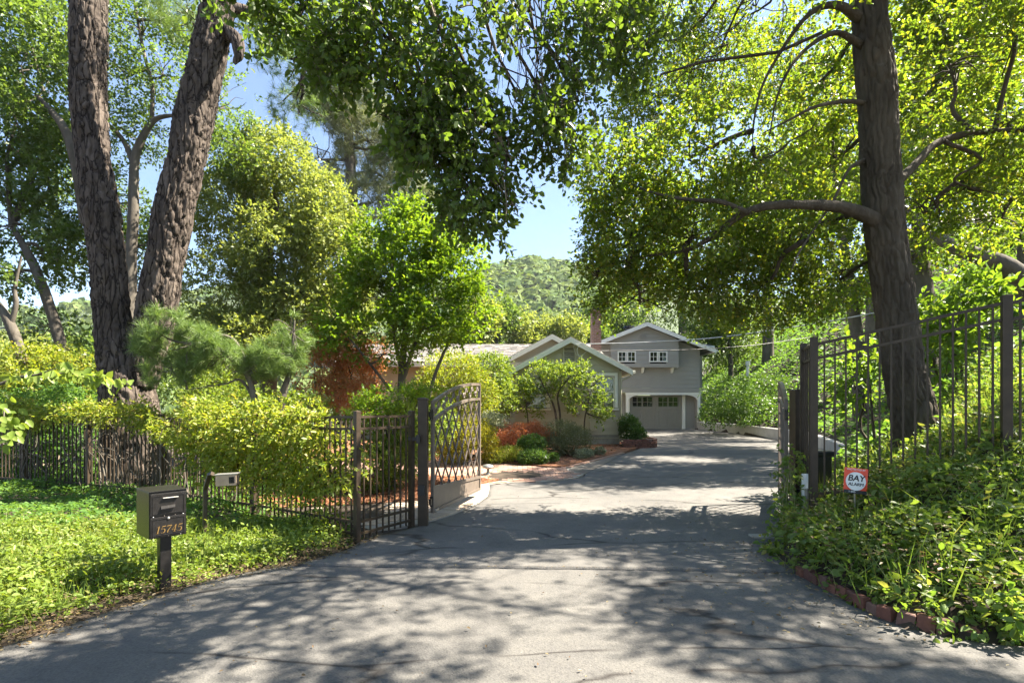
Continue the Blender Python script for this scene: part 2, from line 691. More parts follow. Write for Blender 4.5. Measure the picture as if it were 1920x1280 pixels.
def glass_mat():
    m, nt, out = mat_new('window_glass')
    g = nd(nt, 'ShaderNodeBsdfGlossy')
    g.inputs['Roughness'].default_value = 0.03
    g.inputs['Color'].default_value = (0.9, 0.95, 0.95, 1)
    t = nd(nt, 'ShaderNodeBsdfTransparent')
    t.inputs['Color'].default_value = (0.75, 0.8, 0.78, 1)
    f = nd(nt, 'ShaderNodeFresnel')
    f.inputs['IOR'].default_value = 1.7
    s = nd(nt, 'ShaderNodeMixShader')
    nt.links.new(f.outputs[0], s.inputs[0])
    nt.links.new(t.outputs[0], s.inputs[1])
    nt.links.new(g.outputs[0], s.inputs[2])
    nt.links.new(s.outputs[0], out.inputs['Surface'])
    return m


M['glass'] = glass_mat()


def asphalt_mat(name, c0, c1, cracks=True, seed=0.0):
    m, nt, out = mat_new(name)
    tc = nd(nt, 'ShaderNodeTexCoord')
    n1 = nd(nt, 'ShaderNodeTexNoise')
    n1.inputs['Scale'].default_value = 0.7
    n1.inputs['Detail'].default_value = 6.0
    n1.inputs['Roughness'].default_value = 0.6
    nt.links.new(tc.outputs['Object'], n1.inputs['Vector'])
    rp = ramp(nt, [(0.3, c0), (0.7, c1)])
    nt.links.new(n1.outputs['Fac'], rp.inputs[0])
    v1 = nd(nt, 'ShaderNodeTexVoronoi')
    v1.inputs['Scale'].default_value = 95.0
    nt.links.new(tc.outputs['Object'], v1.inputs['Vector'])
    sp = ramp(nt, [(0.0, (0.72, 0.72, 0.72)), (0.5, (1.0, 1.0, 1.0)), (0.93, (1.15, 1.14, 1.12)), (1.0, (1.6, 1.55, 1.5))])
    nt.links.new(v1.outputs['Color'], sp.inputs[0])
    mx = nd(nt, 'ShaderNodeMix', data_type='RGBA', blend_type='MULTIPLY')
    mx.inputs[0].default_value = 1.0
    nt.links.new(rp.outputs[0], mx.inputs[6])
    nt.links.new(sp.outputs[0], mx.inputs[7])
    n3 = nd(nt, 'ShaderNodeTexNoise')
    n3.inputs['Scale'].default_value = 3.3
    n3.inputs['Detail'].default_value = 9.0
    n3.inputs['Roughness'].default_value = 0.72
    nt.links.new(tc.outputs['Object'], n3.inputs['Vector'])
    st = ramp(nt, [(0.28, (0.62, 0.62, 0.63)), (0.45, (0.95, 0.95, 0.95)), (0.62, (1.05, 1.04, 1.02)), (0.8, (1.28, 1.25, 1.2))])
    nt.links.new(n3.outputs['Fac'], st.inputs[0])
    m3 = nd(nt, 'ShaderNodeMix', data_type='RGBA', blend_type='MULTIPLY')
    m3.inputs[0].default_value = 1.0
    nt.links.new(mx.outputs[2], m3.inputs[6])
    nt.links.new(st.outputs[0], m3.inputs[7])
    col = m3.outputs[2]
    bp = nd(nt, 'ShaderNodeBump')
    bp.inputs['Strength'].default_value = 0.5
    bp.inputs['Distance'].default_value = 0.004
    nt.links.new(v1.outputs['Distance'], bp.inputs['Height'])
    nrmo = bp.outputs[0]
    if cracks:
        mp = nd(nt, 'ShaderNodeMapping')
        mp.inputs['Scale'].default_value = (0.30, 0.85, 1)
        mp.inputs['Location'].default_value = (seed, seed * 0.7, 0)
        nt.links.new(tc.outputs['Object'], mp.inputs['Vector'])
        nw = nd(nt, 'ShaderNodeTexNoise')
        nw.inputs['Scale'].default_value = 2.2
        nw.inputs['Detail'].default_value = 6.0
        nt.links.new(mp.outputs[0], nw.inputs['Vector'])
        mv = nd(nt, 'ShaderNodeMix', data_type='RGBA', blend_type='LINEAR_LIGHT')
        mv.inputs[0].default_value = 0.16
        nt.links.new(mp.outputs[0], mv.inputs[6])
        nt.links.new(nw.outputs['Color'], mv.inputs[7])
        ve = nd(nt, 'ShaderNodeTexVoronoi', feature='DISTANCE_TO_EDGE')
        ve.inputs['Scale'].default_value = 0.75
        nt.links.new(mv.outputs[2], ve.inputs['Vector'])
        ng = nd(nt, 'ShaderNodeTexNoise')
        ng.inputs['Scale'].default_value = 0.9
        nt.links.new(tc.outputs['Object'], ng.inputs['Vector'])
        gate = ramp(nt, [(0.43, 0.0), (0.52, 1.0)])
        nt.links.new(ng.outputs['Fac'], gate.inputs[0])
        cr = ramp(nt, [(0.0, 1.0), (0.014, 0.0)])
        nt.links.new(ve.outputs['Distance'], cr.inputs[0])
        mm = nd(nt, 'ShaderNodeMath', operation='MULTIPLY')
        nt.links.new(cr.outputs[0], mm.inputs[0])
        nt.links.new(gate.outputs[0], mm.inputs[1])
        mc = nd(nt, 'ShaderNodeMix', data_type='RGBA')
        nt.links.new(mm.outputs[0], mc.inputs[0])
        nt.links.new(col, mc.inputs[6])
        mc.inputs[7].default_value = (0.025, 0.022, 0.02, 1)
        col = mc.outputs[2]
    pb = nd(nt, 'ShaderNodeBsdfPrincipled')
    pb.inputs['Roughness'].default_value = 0.85
    pb.inputs['Specular IOR Level'].default_value = 0.3
    nt.links.new(col, pb.inputs['Base Color'])
    nt.links.new(nrmo, pb.inputs['Normal'])
    nt.links.new(pb.outputs[0], out.inputs['Surface'])
    return m


def brick_color_mat(name, cols, rough=0.85, scale=0.0):
    """Colour differs from brick to brick (object random), with grain."""
    m, nt, out = mat_new(name)
    oi = nd(nt, 'ShaderNodeObjectInfo')
    tc = nd(nt, 'ShaderNodeTexCoord')
    no = nd(nt, 'ShaderNodeTexNoise')
    no.inputs['Scale'].default_value = 40.0
    no.inputs['Detail'].default_value = 4.0
    nt.links.new(tc.outputs['Object'], no.inputs['Vector'])
    n = len(cols)
    rp = ramp(nt, [(i / (n - 1), c) for i, c in enumerate(cols)])
    nt.links.new(oi.outputs['Random'], rp.inputs[0])
    g = ramp(nt, [(0.3, 0.8), (0.7, 1.12)])
    nt.links.new(no.outputs['Fac'], g.inputs[0])
    mx = nd(nt, 'ShaderNodeMix', data_type='RGBA', blend_type='MULTIPLY')
    mx.inputs[0].default_value = 1.0
    nt.links.new(rp.outputs[0], mx.inputs[6])
    nt.links.new(g.outputs[0], mx.inputs[7])
    pb = nd(nt, 'ShaderNodeBsdfPrincipled')
    pb.inputs['Roughness'].default_value = rough
    nt.links.new(mx.outputs[2], pb.inputs['Base Color'])
    nt.links.new(pb.outputs[0], out.inputs['Surface'])
    return m


M['asphalt'] = asphalt_mat('driveway_asphalt', (0.094, 0.091, 0.087), (0.142, 0.136, 0.126), seed=3.1)
M['road'] = asphalt_mat('road_asphalt', (0.080, 0.078, 0.075), (0.130, 0.124, 0.114), seed=1.3)
M['paver'] = brick_color_mat('brick_paver', [(0.30, 0.17, 0.12), (0.36, 0.22, 0.16), (0.27, 0.16, 0.12), (0.40, 0.27, 0.20), (0.33, 0.19, 0.14)])
M['kerb_brick'] = brick_color_mat('pale_kerb_brick', [(0.40, 0.32, 0.24), (0.36, 0.28, 0.21), (0.44, 0.35, 0.27)])
M['red_brick'] = brick_color_mat('red_brick', [(0.14, 0.055, 0.038), (0.19, 0.08, 0.055), (0.11, 0.05, 0.04), (0.16, 0.09, 0.07)])
M['mortar'] = paint_mat('mortar', (0.30, 0.27, 0.23), rough=0.95, var=0.15)

M['bark_pine'] = bark_mat('pine_bark', (0.032, 0.025, 0.021), (0.085, 0.068, 0.056), (0.19, 0.155, 0.128), scale=7.0, stretch=0.2, crack=9.0)
M['bark_oak'] = bark_mat('oak_bark', (0.055, 0.044, 0.032), (0.135, 0.113, 0.084), (0.25, 0.215, 0.165), scale=8.0, stretch=0.14, crack=17.0)
M['bark_grey'] = bark_mat('grey_bark', (0.05, 0.043, 0.035), (0.11, 0.097, 0.08), (0.18, 0.16, 0.13), scale=4.0, stretch=0.3, bump=0.4)
M['bark_dark'] = bark_mat('dark_bark', (0.035, 0.028, 0.022), (0.07, 0.058, 0.045), (0.12, 0.10, 0.08), scale=6.0)

M['oak_leaf'] = leaf_mat('oak_leaf', [(0.056, 0.093, 0.017), (0.081, 0.124, 0.023), (0.106, 0.143, 0.025), (0.075, 0.111, 0.019), (0.174, 0.161, 0.027)], 0.5, (2.95, 3.0, 0.8))
M['near_leaf'] = leaf_mat('near_oak_leaf', [(0.048, 0.088, 0.019), (0.072, 0.120, 0.024), (0.056, 0.096, 0.021), (0.096, 0.144, 0.029)], 0.45, (2.6, 2.4, 0.8))
M['live_oak'] = leaf_mat('live_oak_leaf', [(0.060, 0.108, 0.029), (0.082, 0.136, 0.034), (0.108, 0.162, 0.040), (0.074, 0.114, 0.034)], 0.4, (2.4, 2.3, 0.9))
M['pale_leaf'] = leaf_mat('pale_green_leaf', [(0.134, 0.179, 0.052), (0.179, 0.231, 0.060), (0.224, 0.255, 0.074), (0.165, 0.209, 0.060)], 0.38, (2.0, 1.9, 0.9))
M['maple_leaf'] = leaf_mat('maple_leaf', [(0.081, 0.161, 0.014), (0.115, 0.207, 0.017), (0.149, 0.218, 0.021), (0.098, 0.178, 0.016)], 0.45, (2.2, 2.0, 0.8))
M['red_leaf'] = leaf_mat('red_maple_leaf', [(0.36, 0.15, 0.06), (0.44, 0.21, 0.09), (0.30, 0.11, 0.05), (0.40, 0.23, 0.09), (0.20, 0.19, 0.05)], 0.42, (1.6, 1.4, 0.9))
M['orange_leaf'] = leaf_mat('orange_maple_leaf', [(0.30, 0.10, 0.04), (0.38, 0.15, 0.07), (0.24, 0.08, 0.035)], 0.4, (1.8, 1.5, 1.0))
M['yellow_leaf'] = leaf_mat('yellow_green_leaf', [(0.184, 0.196, 0.017), (0.253, 0.241, 0.023), (0.138, 0.161, 0.017)], 0.4, (2.0, 1.8, 0.6))
M['camellia_leaf'] = leaf_mat('camellia_leaf', [(0.083, 0.145, 0.028), (0.124, 0.193, 0.035), (0.166, 0.221, 0.048), (0.110, 0.166, 0.030)], 0.4, (2.2, 2.0, 0.8), rough=0.45, spec=0.3)
M['box_leaf'] = leaf_mat('boxwood_leaf', [(0.040, 0.100, 0.018), (0.060, 0.126, 0.024), (0.079, 0.145, 0.026)], 0.35)
M['grey_leaf'] = leaf_mat('grey_green_leaf', [(0.097, 0.123, 0.055), (0.138, 0.158, 0.076), (0.165, 0.179, 0.083)], 0.3, (1.8, 1.7, 1.0))
M['white_leaf'] = leaf_mat('variegated_leaf', [(0.32, 0.34, 0.24), (0.14, 0.18, 0.08), (0.42, 0.42, 0.30), (0.18, 0.22, 0.10)], 0.3, (1.4, 1.4, 1.0))
M['vine_leaf'] = leaf_mat('vine_leaf', [(0.135, 0.195, 0.027), (0.195, 0.247, 0.030), (0.240, 0.270, 0.043), (0.150, 0.210, 0.027), (0.285, 0.240, 0.060)], 0.4, (2.0, 1.9, 0.7))
M['cover_leaf'] = leaf_mat('ground_cover_leaf', [(0.095, 0.155, 0.024), (0.135, 0.203, 0.030), (0.176, 0.230, 0.041), (0.108, 0.169, 0.027), (0.216, 0.230, 0.068)], 0.38, (2.0, 1.9, 0.7))
M['bed_leaf'] = leaf_mat('bed_vine_leaf', [(0.074, 0.134, 0.030), (0.112, 0.187, 0.038), (0.150, 0.209, 0.052), (0.090, 0.150, 0.033), (0.209, 0.209, 0.074)], 0.42, (2.2, 2.1, 0.8))
M['ivy_leaf'] = leaf_mat('ivy_leaf', [(0.060, 0.127, 0.030), (0.085, 0.169, 0.038), (0.127, 0.212, 0.047)], 0.38, (2.2, 2.1, 0.8), rough=0.6, spec=0.2)
M['dogwood_leaf'] = leaf_mat('dogwood_leaf', [(0.13, 0.20, 0.03), (0.17, 0.24, 0.04), (0.20, 0.26, 0.06)], 0.45, (1.7, 1.6, 0.7))
M['needle'] = leaf_mat('pine_needle', [(0.094, 0.156, 0.047), (0.140, 0.218, 0.062), (0.187, 0.250, 0.078)], 0.3, (1.8, 1.8, 0.9))
M['needle_far'] = leaf_mat('far_pine_needle', [(0.108, 0.138, 0.060), (0.156, 0.180, 0.084), (0.192, 0.204, 0.102)], 0.3, (1.6, 1.6, 1.0))
M['dry_leaf'] = leaf_mat('dry_leaf', [(0.13, 0.08, 0.04), (0.21, 0.155, 0.08), (0.09, 0.05, 0.025), (0.27, 0.22, 0.12), (0.16, 0.12, 0.04)], 0.2, (1.3, 1.2, 1.0))
M['chip'] = leaf_mat('mulch_chip', [(0.22, 0.09, 0.04), (0.30, 0.13, 0.06), (0.15, 0.06, 0.03), (0.38, 0.19, 0.10)], 0.0, rough=0.9, spec=0.1)
M['far_wood'] = leaf_mat('far_wood_leaf', [(0.076, 0.128, 0.043), (0.102, 0.153, 0.051), (0.145, 0.187, 0.060), (0.085, 0.136, 0.048)], 0.25, (1.8, 1.8, 0.9), rough=0.8, spec=0.1)

# ================================================================== terrain
def drive_z(Y):
    return 0.02 * np.clip(np.asarray(Y, float) - 8.0, 0, 22.5)


_rb = np.array([(-20, 14), (2.0, 14.0), (3.2, 9.0), (3.38, 4.4), (3.47, 3.3), (3.62, 2.92), (3.9, 2.76), (4.9, 2.72), (5.6, 2.95), (6.5, 3.72), (7.5, 4.25), (8.6, 5.1), (14, 9.2), (20, 11.6), (26, 11.75), (30.2, 11.05), (40, 11.3), (60, 14), (200, 40), (3000, 400)])
_lb = np.array([(-20, -9), (0.0, -4.4), (1, -4.1), (2.5, -3.55), (3.3, -3.3), (4.25, -2.92), (4.72, -2.62), (5.1, -2.12), (5.5, -1.85), (5.98, -1.76), (6.84, -1.22), (7.02, -1.15), (7.5, -0.88), (8.36, -0.59), (9.07, -0.44), (9.9, -0.45), (10.25, -0.45), (10.5, -0.03), (10.66, 0.69), (11.2, 1.45), (11.7, 1.66), (12.5, 1.40), (12.9, 1.52), (16.4, 3.64), (19.6, 5.15), (20.6, 5.2), (21.2, 4.9), (31, 4.9), (40, 4.9)])


def XR(Y):
    return np.interp(Y, _rb[:, 0], _rb[:, 1])


def XL(Y):
    return np.interp(Y, _lb[:, 0], _lb[:, 1])


def terrain(X, Y):
    X, Y = np.asarray(X, float), np.asarray(Y, float)
    z = drive_z(Y) + 0.0
    d = X - XR(Y)
    d = np.where(Y < 9, np.minimum(d, (Y - 3.36) * 1.1), d)
    lip = np.interp(Y, [2, 4, 7, 10, 13, 40], [0.09, 0.10, 0.14, 0.3, 0.42, 0.42])
    sl = np.interp(Y, [2, 3.5, 5, 7, 12, 20, 60, 300], [0.12, 0.32, 0.52, 0.56, 0.6, 0.74, 0.6, 0.25])
    up = lip + sl * np.clip(d, 0, None)
    up = np.where(up > 12, 12 + (up - 12) * 0.35, up)
    z = z + np.where(d > 0, up, -0.035)
    # left: gentle fall beyond the pines
    dl = np.clip(-13 - X, 0, 200)
    z = z - 0.06 * np.clip(dl, 0, 40)
    left = X < XL(Y)
    z = z + np.where(left, 0.02 + 0.05 * np.clip(XL(Y) - X, 0, 1.0), 0)
    P = np.stack([X, Y, 0 * X], -1)
    z = z + np.where(left | (d > 0.3), 0.06 * (fbm(P, 0.7, 3, 3) - 0.5), 0)
    return z


def axis(segs):
    out = []
    for a, b, s in segs:
        out += list(np.arange(a, b, s))
    out.append(segs[-1][1])
    return np.array(out)


xs = axis([(-2500, -300, 400), (-300, -60, 40), (-60, -14, 2.5), (-14, 14, 0.22), (14, 34, 0.6), (34, 80, 4), (80, 300, 40), (300, 2500, 400)])
ys = axis([(-300, -20, 60), (-20, 1, 1.5), (1, 14, 0.16), (14, 36, 0.5), (36, 80, 3), (80, 300, 25), (300, 2500, 400)])
gx, gy = np.meshgrid(xs, ys)
gz = terrain(gx, gy)
V = np.stack([gx, gy, gz], -1).reshape(-1, 3)
idx = np.arange(len(V)).reshape(gx.shape)
Q = np.stack([idx[:-1, :-1], idx[:-1, 1:], idx[1:, 1:], idx[1:, :-1]], -1).reshape(-1, 4)
tag(link('ground', raw_mesh('ground', V, Q.ravel(), np.full(len(Q), 4), smooth=True), M['soil']), kind='structure')


# ------------------------------------------------------------------ road and driveway sheets
def seam(X):
    X = np.asarray(X, float)
    P = np.stack([X, 0 * X, 0 * X], -1)
    return 5.05 - 0.044 * X + 0.03 * (fbm(P, 3.0, 8, 3) - 0.5) + 0.012 * (fbm(P, 14.0, 9, 2) - 0.5)


def sheet(name, rows, cols, yfun, z_off, mat, skirt=0.06):
    """Ground sheet between the left and right edge curves; yfun(v, X) gives Y."""
    vs = np.linspace(0, 1, rows)
    us = np.linspace(0, 1, cols)
    Vt = np.zeros((rows, cols, 3))
    for i, v in enumerate(vs):
        Ym = float(yfun(v, 0.0))
        xl, xr = XL(Ym), XR(Ym)
        jl = 0.05 * (noise3(np.array([Ym * 3.0, 1.0, 0.0])) - 0.5)
        X = xl + jl + (xr - xl - jl) * us
        Vt[i, :, 0] = X
        Vt[i, :, 1] = yfun(v, X)
    Pn = Vt.copy()
    Pn[..., 2] = 0
    Vt[..., 2] = drive_z(Vt[..., 1]) + z_off + 0.012 * (fbm(Pn, 0.8, 5, 2) - 0.5)
    Vf = Vt.reshape(-1, 3)
    ix = np.arange(len(Vf)).reshape(rows, cols)
    Qf = np.stack([ix[:-1, :-1], ix[:-1, 1:], ix[1:, 1:], ix[1:, :-1]], -1).reshape(-1, 4)
    ring = np.concatenate([ix[0, :], ix[1:, -1], ix[-1, -2::-1], ix[-2:0:-1, 0]])
    low = Vf[ring].copy()
    low[:, 2] -= skirt
    base = len(Vf)
    Vf = np.concatenate([Vf, low])
    k = np.arange(len(ring))
    k2 = (k + 1) % len(ring)
    Qs = np.stack([ring[k], base + k, base + k2, ring[k2]], -1)
    Qf = np.concatenate([Qf, Qs])
    me = raw_mesh(name, Vf, Qf.ravel(), np.full(len(Qf), 4), smooth=False)
    return tag(link(name, me, mat), kind='structure')


sheet('road', 110, 90, lambda v, X: -12 + (seam(X) - 0.07 + 12) * (1 - (1 - v) ** 2.2), 0.012, M['road'])
sheet('driveway', 200, 64, lambda v, X: seam(X) + (30.6 - seam(X)) * v ** 1.25, 0.020, M['asphalt'])

# pale concrete footing strip beside the right gate post
mb = MB()
c = at(1449, 1002, 6.2)
mb.box((c[0] + 0.06, 6.22, 0.024), (0.62, 0.17, 0.035))
tag(mb.build('concrete_strip', M['concrete_old'], bevel=0.006), kind='structure')

# ------------------------------------------------------------------ mulch beds
def inside(px, py, poly):
    c = np.zeros(len(px), bool)
    n = len(poly)
    for i in range(n):
        x1, y1 = poly[i]
        x2, y2 = poly[(i + 1) % n]
        m = ((y1 > py) != (y2 > py)) & (px < (x2 - x1) * (py - y1) / (y2 - y1 + 1e-12) + x1)
        c ^= m
    return c


def poly_sheet(name, poly, z, mat, step=0.12, bumpy=0.0, seed=0, kind='structure', skirt=0.08):
    p = np.array(poly)
    # dense boundary fan: triangulate with a grid clipped by bmesh
    import bmesh
    bm = bmesh.new()
    vv = [bm.verts.new((a, b, 0)) for a, b in poly]
    f = bm.faces.new(vv)
    bmesh.ops.triangulate(bm, faces=[f])
    (x0, y0), (x1, y1) = p.min(0), p.max(0)
    for ax, lo, hi in ((0, x0, x1), (1, y0, y1)):
        for t in np.arange(lo + step, hi, step):
            co = [0, 0, 0]
            no = [0, 0, 0]
            co[ax] = t
            no[ax] = 1
            bmesh.ops.bisect_plane(bm, geom=bm.verts[:] + bm.edges[:] + bm.faces[:], plane_co=co, plane_no=no)
    pts = np.array([v.co[:] for v in bm.verts])
    zz = drive_z(pts[:, 1]) + z
    if bumpy:
        zz = zz + bumpy * (fbm(pts, 5, seed, 3) - 0.5)
    edge = [v.is_boundary for v in bm.verts]
    for v, h in zip(bm.verts, zz):
        v.co.z = h
    be = [e for e in bm.edges if e.is_boundary]
    r = bmesh.ops.extrude_edge_only(bm, edges=be)
    for g in r['geom']:
        if isinstance(g, bmesh.types.BMVert):
            g.co.z -= skirt
    bmesh.ops.recalc_face_normals(bm, faces=bm.faces[:])
    me = bpy.data.meshes.new(name)
    bm.to_mesh(me)
    bm.free()
    for pl in me.polygons:
        if abs(pl.normal.z) > 0.3 and pl.normal.z < 0:
            me.flip_normals()
            break
    return tag(link(name, me, mat), kind=kind)


# bed in front of the house and the island bed between the two garden paths
bed_house = [(-7.5, 14.0), (-4.0, 14.1), (-0.9, 14.35), (0.2, 13.4), (0.99, 12.85), (1.25, 12.95), (2.4, 14.85), (3.45, 16.35), (4.1, 17.6), (5.0, 19.3), (4.7, 20.4), (-7.5, 22.0)]
bed_isle = [(-4.3, 8.3), (-3.6, 7.95), (-2.3, 8.25), (-1.35, 8.75), (-0.86, 9.5), (-0.72, 10.15), (-0.28, 10.75), (-0.9, 11.15), (-3.0, 11.45), (-4.3, 11.6)]
poly_sheet('mulch_bed', bed_house, 0.055, M['mulch'], 0.35, 0.06, 1)
poly_sheet('mulch_island_bed', bed_isle, 0.060, M['mulch'], 0.3, 0.06, 2)


def scatter_in(poly, n, r):
    p = np.array(poly)
    lo, hi = p.min(0), p.max(0)
    out = np.zeros((0, 2))
    while len(out) < n:
        q = lo + r.random((n * 2, 2)) * (hi - lo)
        out = np.concatenate([out, q[inside(q[:, 0], q[:, 1], poly)]])
    return out[:n]


r = np.random.default_rng(3)
q = np.concatenate([scatter_in(bed_isle, 7000, r), scatter_in(bed_house, 5500, r)])
P = np.stack([q[:, 0], q[:, 1], drive_z(q[:, 1]) + 0.065 + r.random(len(q)) * 0.03], -1)
a = r.random(len(q)) * 6.28
D = np.stack([np.cos(a), np.sin(a), r.normal(size=len(q)) * 0.25], -1)
N = nrm(r.normal(size=(len(q), 3)) * 0.35 + np.array([0, 0, 1]))
tag(leaf_obj('mulch_chips', P, D, N, r.uniform(0.03, 0.075, len(q)), M['chip'], None, 'rhomb', 0.5, 0.08), kind='stuff')

# ------------------------------------------------------------------ brick paths: mortar sheet with brick children
path_main = [(-7.0, 11.95), (-3.0, 11.5), (-0.9, 11.2), (-0.24, 10.78), (-0.7, 10.2), (-0.44, 10.3), (-0.05, 10.52), (0.69, 10.68), (1.43, 11.22), (1.64, 11.7), (1.38, 12.48), (1.5, 12.92), (3.62, 16.42), (3.44, 16.32), (2.42, 14.82), (1.27, 12.9), (0.98, 12.8), (0.15, 13.35), (-0.95, 14.28), (-4.0, 14.05), (-7.0, 13.95)]
path_low = [(-3.5, 7.45), (-3.2, 7.25), (-2.3, 6.95), (-1.75, 6.55), (-1.2, 6.95), (-1.12, 7.05), (-0.86, 7.52), (-0.57, 8.38), (-0.43, 9.05), (-0.43, 9.9), (-0.46, 10.3), (-0.74, 10.2), (-0.88, 9.48), (-1.37, 8.72), (-2.32, 8.22), (-3.5, 7.9)]
pm = poly_sheet('brick_path', path_main, 0.028, M['mortar'], 0.5)
pl_ = poly_sheet('brick_garden_path', path_low, 0.028, M['mortar'], 0.5)


def brick_mesh(name, sx, sy, sz, mat, bev=0.006):
    b = bev
    mb = MB()
    hx, hy = sx / 2, sy / 2
    lo = [(-hx, -hy, 0), (hx, -hy, 0), (hx, hy, 0), (-hx, hy, 0)]
    mid = [(x, y, sz - b) for x, y, _ in lo]
    top = [(x * (1 - b / hx), y * (1 - b / hy), sz) for x, y, _ in lo]
    vs = lo + mid + top
    fs = [(0, 1, 5, 4), (1, 2, 6, 5), (2, 3, 7, 6), (3, 0, 4, 7), (4, 5, 9, 8), (5, 6, 10, 9), (6, 7, 11, 10), (7, 4, 8, 11), (8, 9, 10, 11)]
    mb.add(vs, fs)
    me = mb.mesh(name)
    me.materials.append(mat)
    return me


bm_path = brick_mesh('paver', 0.232, 0.112, 0.03, M['paver'])
r = np.random.default_rng(8)
edge_n = 0
# main path field: running bond, courses across the path
cand = []
for row in range(60):
    yy = 10.3 + row * 0.122
    for col in range(44):
        xx = -7.0 + col * 0.242 + (0.121 if row % 2 else 0)
        cand.append((xx, yy))
cand = np.array(cand)
ok = inside(cand[:, 0], cand[:, 1], path_main)
for dx, dy in ((0.1, 0), (-0.1, 0), (0, 0.05), (0, -0.05)):
    ok &= inside(cand[:, 0] + dx, cand[:, 1] + dy, path_main)
cand = cand[ok]
vis = cand[cand[:, 0] > -2.2]
vis = vis[np.argsort(np.hypot(vis[:, 0] * 0.8, vis[:, 1]))]
near = vis[:290]
rest = np.concatenate([vis[290:], cand[cand[:, 0] <= -2.2]])
for (x, y) in near:
    o = link('brick', bm_path, None, pm)
    o.location = (x, y, drive_z(y) + 0.012 + r.uniform(-0.003, 0.003))
    o.rotation_euler = (r.normal() * 0.006, 0.02 + r.normal() * 0.004, r.normal() * 0.012)
mb = MB()
for (x, y) in rest:
    mb.box((x, y, float(drive_z(y)) + 0.026 + r.uniform(-0.003, 0.003)), (0.232, 0.112, 0.03))
mb.build('brick_field', M['paver'], pm, kind='stuff')

# soldier course along the kerb of the low path
bm_kerb = brick_mesh('kerb_paver', 0.30, 0.098, 0.032, M['kerb_brick'])
edge = np.array([(-1.16, 7.05), (-0.9, 7.5), (-0.74, 7.9), (-0.61, 8.36), (-0.5, 8.75), (-0.455, 9.1), (-0.44, 9.5), (-0.45, 9.9), (-0.47, 10.2)])
ec = catmull(np.c_[edge, np.zeros(len(edge))], 200)
sl = np.concatenate([[0], np.cumsum(np.linalg.norm(np.diff(ec, axis=0), axis=1))])
for s in np.arange(0.05, sl[-1], 0.107):
    x, y = np.interp(s, sl, ec[:, 0]), np.interp(s, sl, ec[:, 1])
    x2, y2 = np.interp(s + 0.05, sl, ec[:, 0]), np.interp(s + 0.05, sl, ec[:, 1])
    ang = math.atan2(y2 - y, x2 - x)
    nx, ny = -math.sin(ang), math.cos(ang)
    o = link('kerb_brick', bm_kerb, None, pl_)
    o.location = (x + nx * 0.16, y + ny * 0.16, drive_z(y) + 0.014 + r.uniform(-0.003, 0.003))
    o.rotation_euler = (0, 0, ang + math.pi / 2 + r.normal() * 0.015)
# field of the low path
cand = []
for row in range(40):
    yy = 6.5 + row * 0.122
    for col in range(30):
        cand.append((-6.9 + col * 0.242 + (0.121 if row % 2 else 0), yy))
cand = np.array(cand)
ok = inside(cand[:, 0], cand[:, 1], path_low)
for dx, dy in ((0.1, 0), (-0.1, 0), (0.42, 0), (0.33, -0.2)):
    ok &= inside(cand[:, 0] + dx, cand[:, 1] + dy, path_low) | (cand[:, 0] < -2.0)
cand = cand[ok]
cand = cand[np.argsort(np.hypot(cand[:, 0], cand[:, 1]))]
bm_low = brick_mesh('paver_low', 0.232, 0.112, 0.03, M['kerb_brick'])
for (x, y) in cand[:150]:
    o = link('brick', bm_low, None, pl_)
    o.location = (x, y, drive_z(y) + 0.012 + r.uniform(-0.003, 0.003))
    o.rotation_euler = (0, 0, r.normal() * 0.012)
mb = MB()
for (x, y) in cand[150:]:
    mb.box((x, y, float(drive_z(y)) + 0.026), (0.232, 0.112, 0.03))
mb.build('brick_field', M['kerb_brick'], pl_, kind='stuff')

# border course along the house bed
bm_edge = brick_mesh('edge_paver', 0.21, 0.10, 0.036, M['paver'])
edge = np.array([(1.5, 12.9), (2.5, 14.55), (3.64, 16.42)])
for k in range(19):
    t = (k + 0.5) / 19
    x, y = 1.44 + (3.56 - 1.44) * t, 12.95 + (16.42 - 12.95) * t
    o = link('edging_brick', bm_edge, None, pm)
    o.location = (x, y, drive_z(y) + 0.02)
    o.rotation_euler = (0, 0, math.atan2(3.47, 2.12))

# ------------------------------------------------------------------ brick edging of the right bed
be = thing('brick_edging', (2.8, 4.5, 0), 'low edging of upright red bricks holding the leafy bed', 'edging')
bm_up = brick_mesh('edging_brick', 0.105, 0.065, 0.15, M['red_brick'], 0.008)
e = np.array([(y_, x_) for y_, x_ in _rb if 3.2 <= y_ <= 5.3])
ec = catmull(np.c_[e[::-1, 1], e[::-1, 0], np.zeros(len(e))], 300)
sl = np.concatenate([[0], np.cumsum(np.linalg.norm(np.diff(ec, axis=0), axis=1))])
for s in np.arange(0.1, 1.62, 0.112):
    x, y = np.interp(s, sl, ec[:, 0]), np.interp(s, sl, ec[:, 1])
    x2, y2 = np.interp(s + 0.05, sl, ec[:, 0]), np.interp(s + 0.05, sl, ec[:, 1])
    o = link('brick', bm_up, None, be, (x, y, -0.05 + r.uniform(-0.03, 0.012)))
    o.rotation_euler = (r.normal() * 0.1, r.normal() * 0.1, math.atan2(y2 - y, x2 - x) + r.normal() * 0.06)

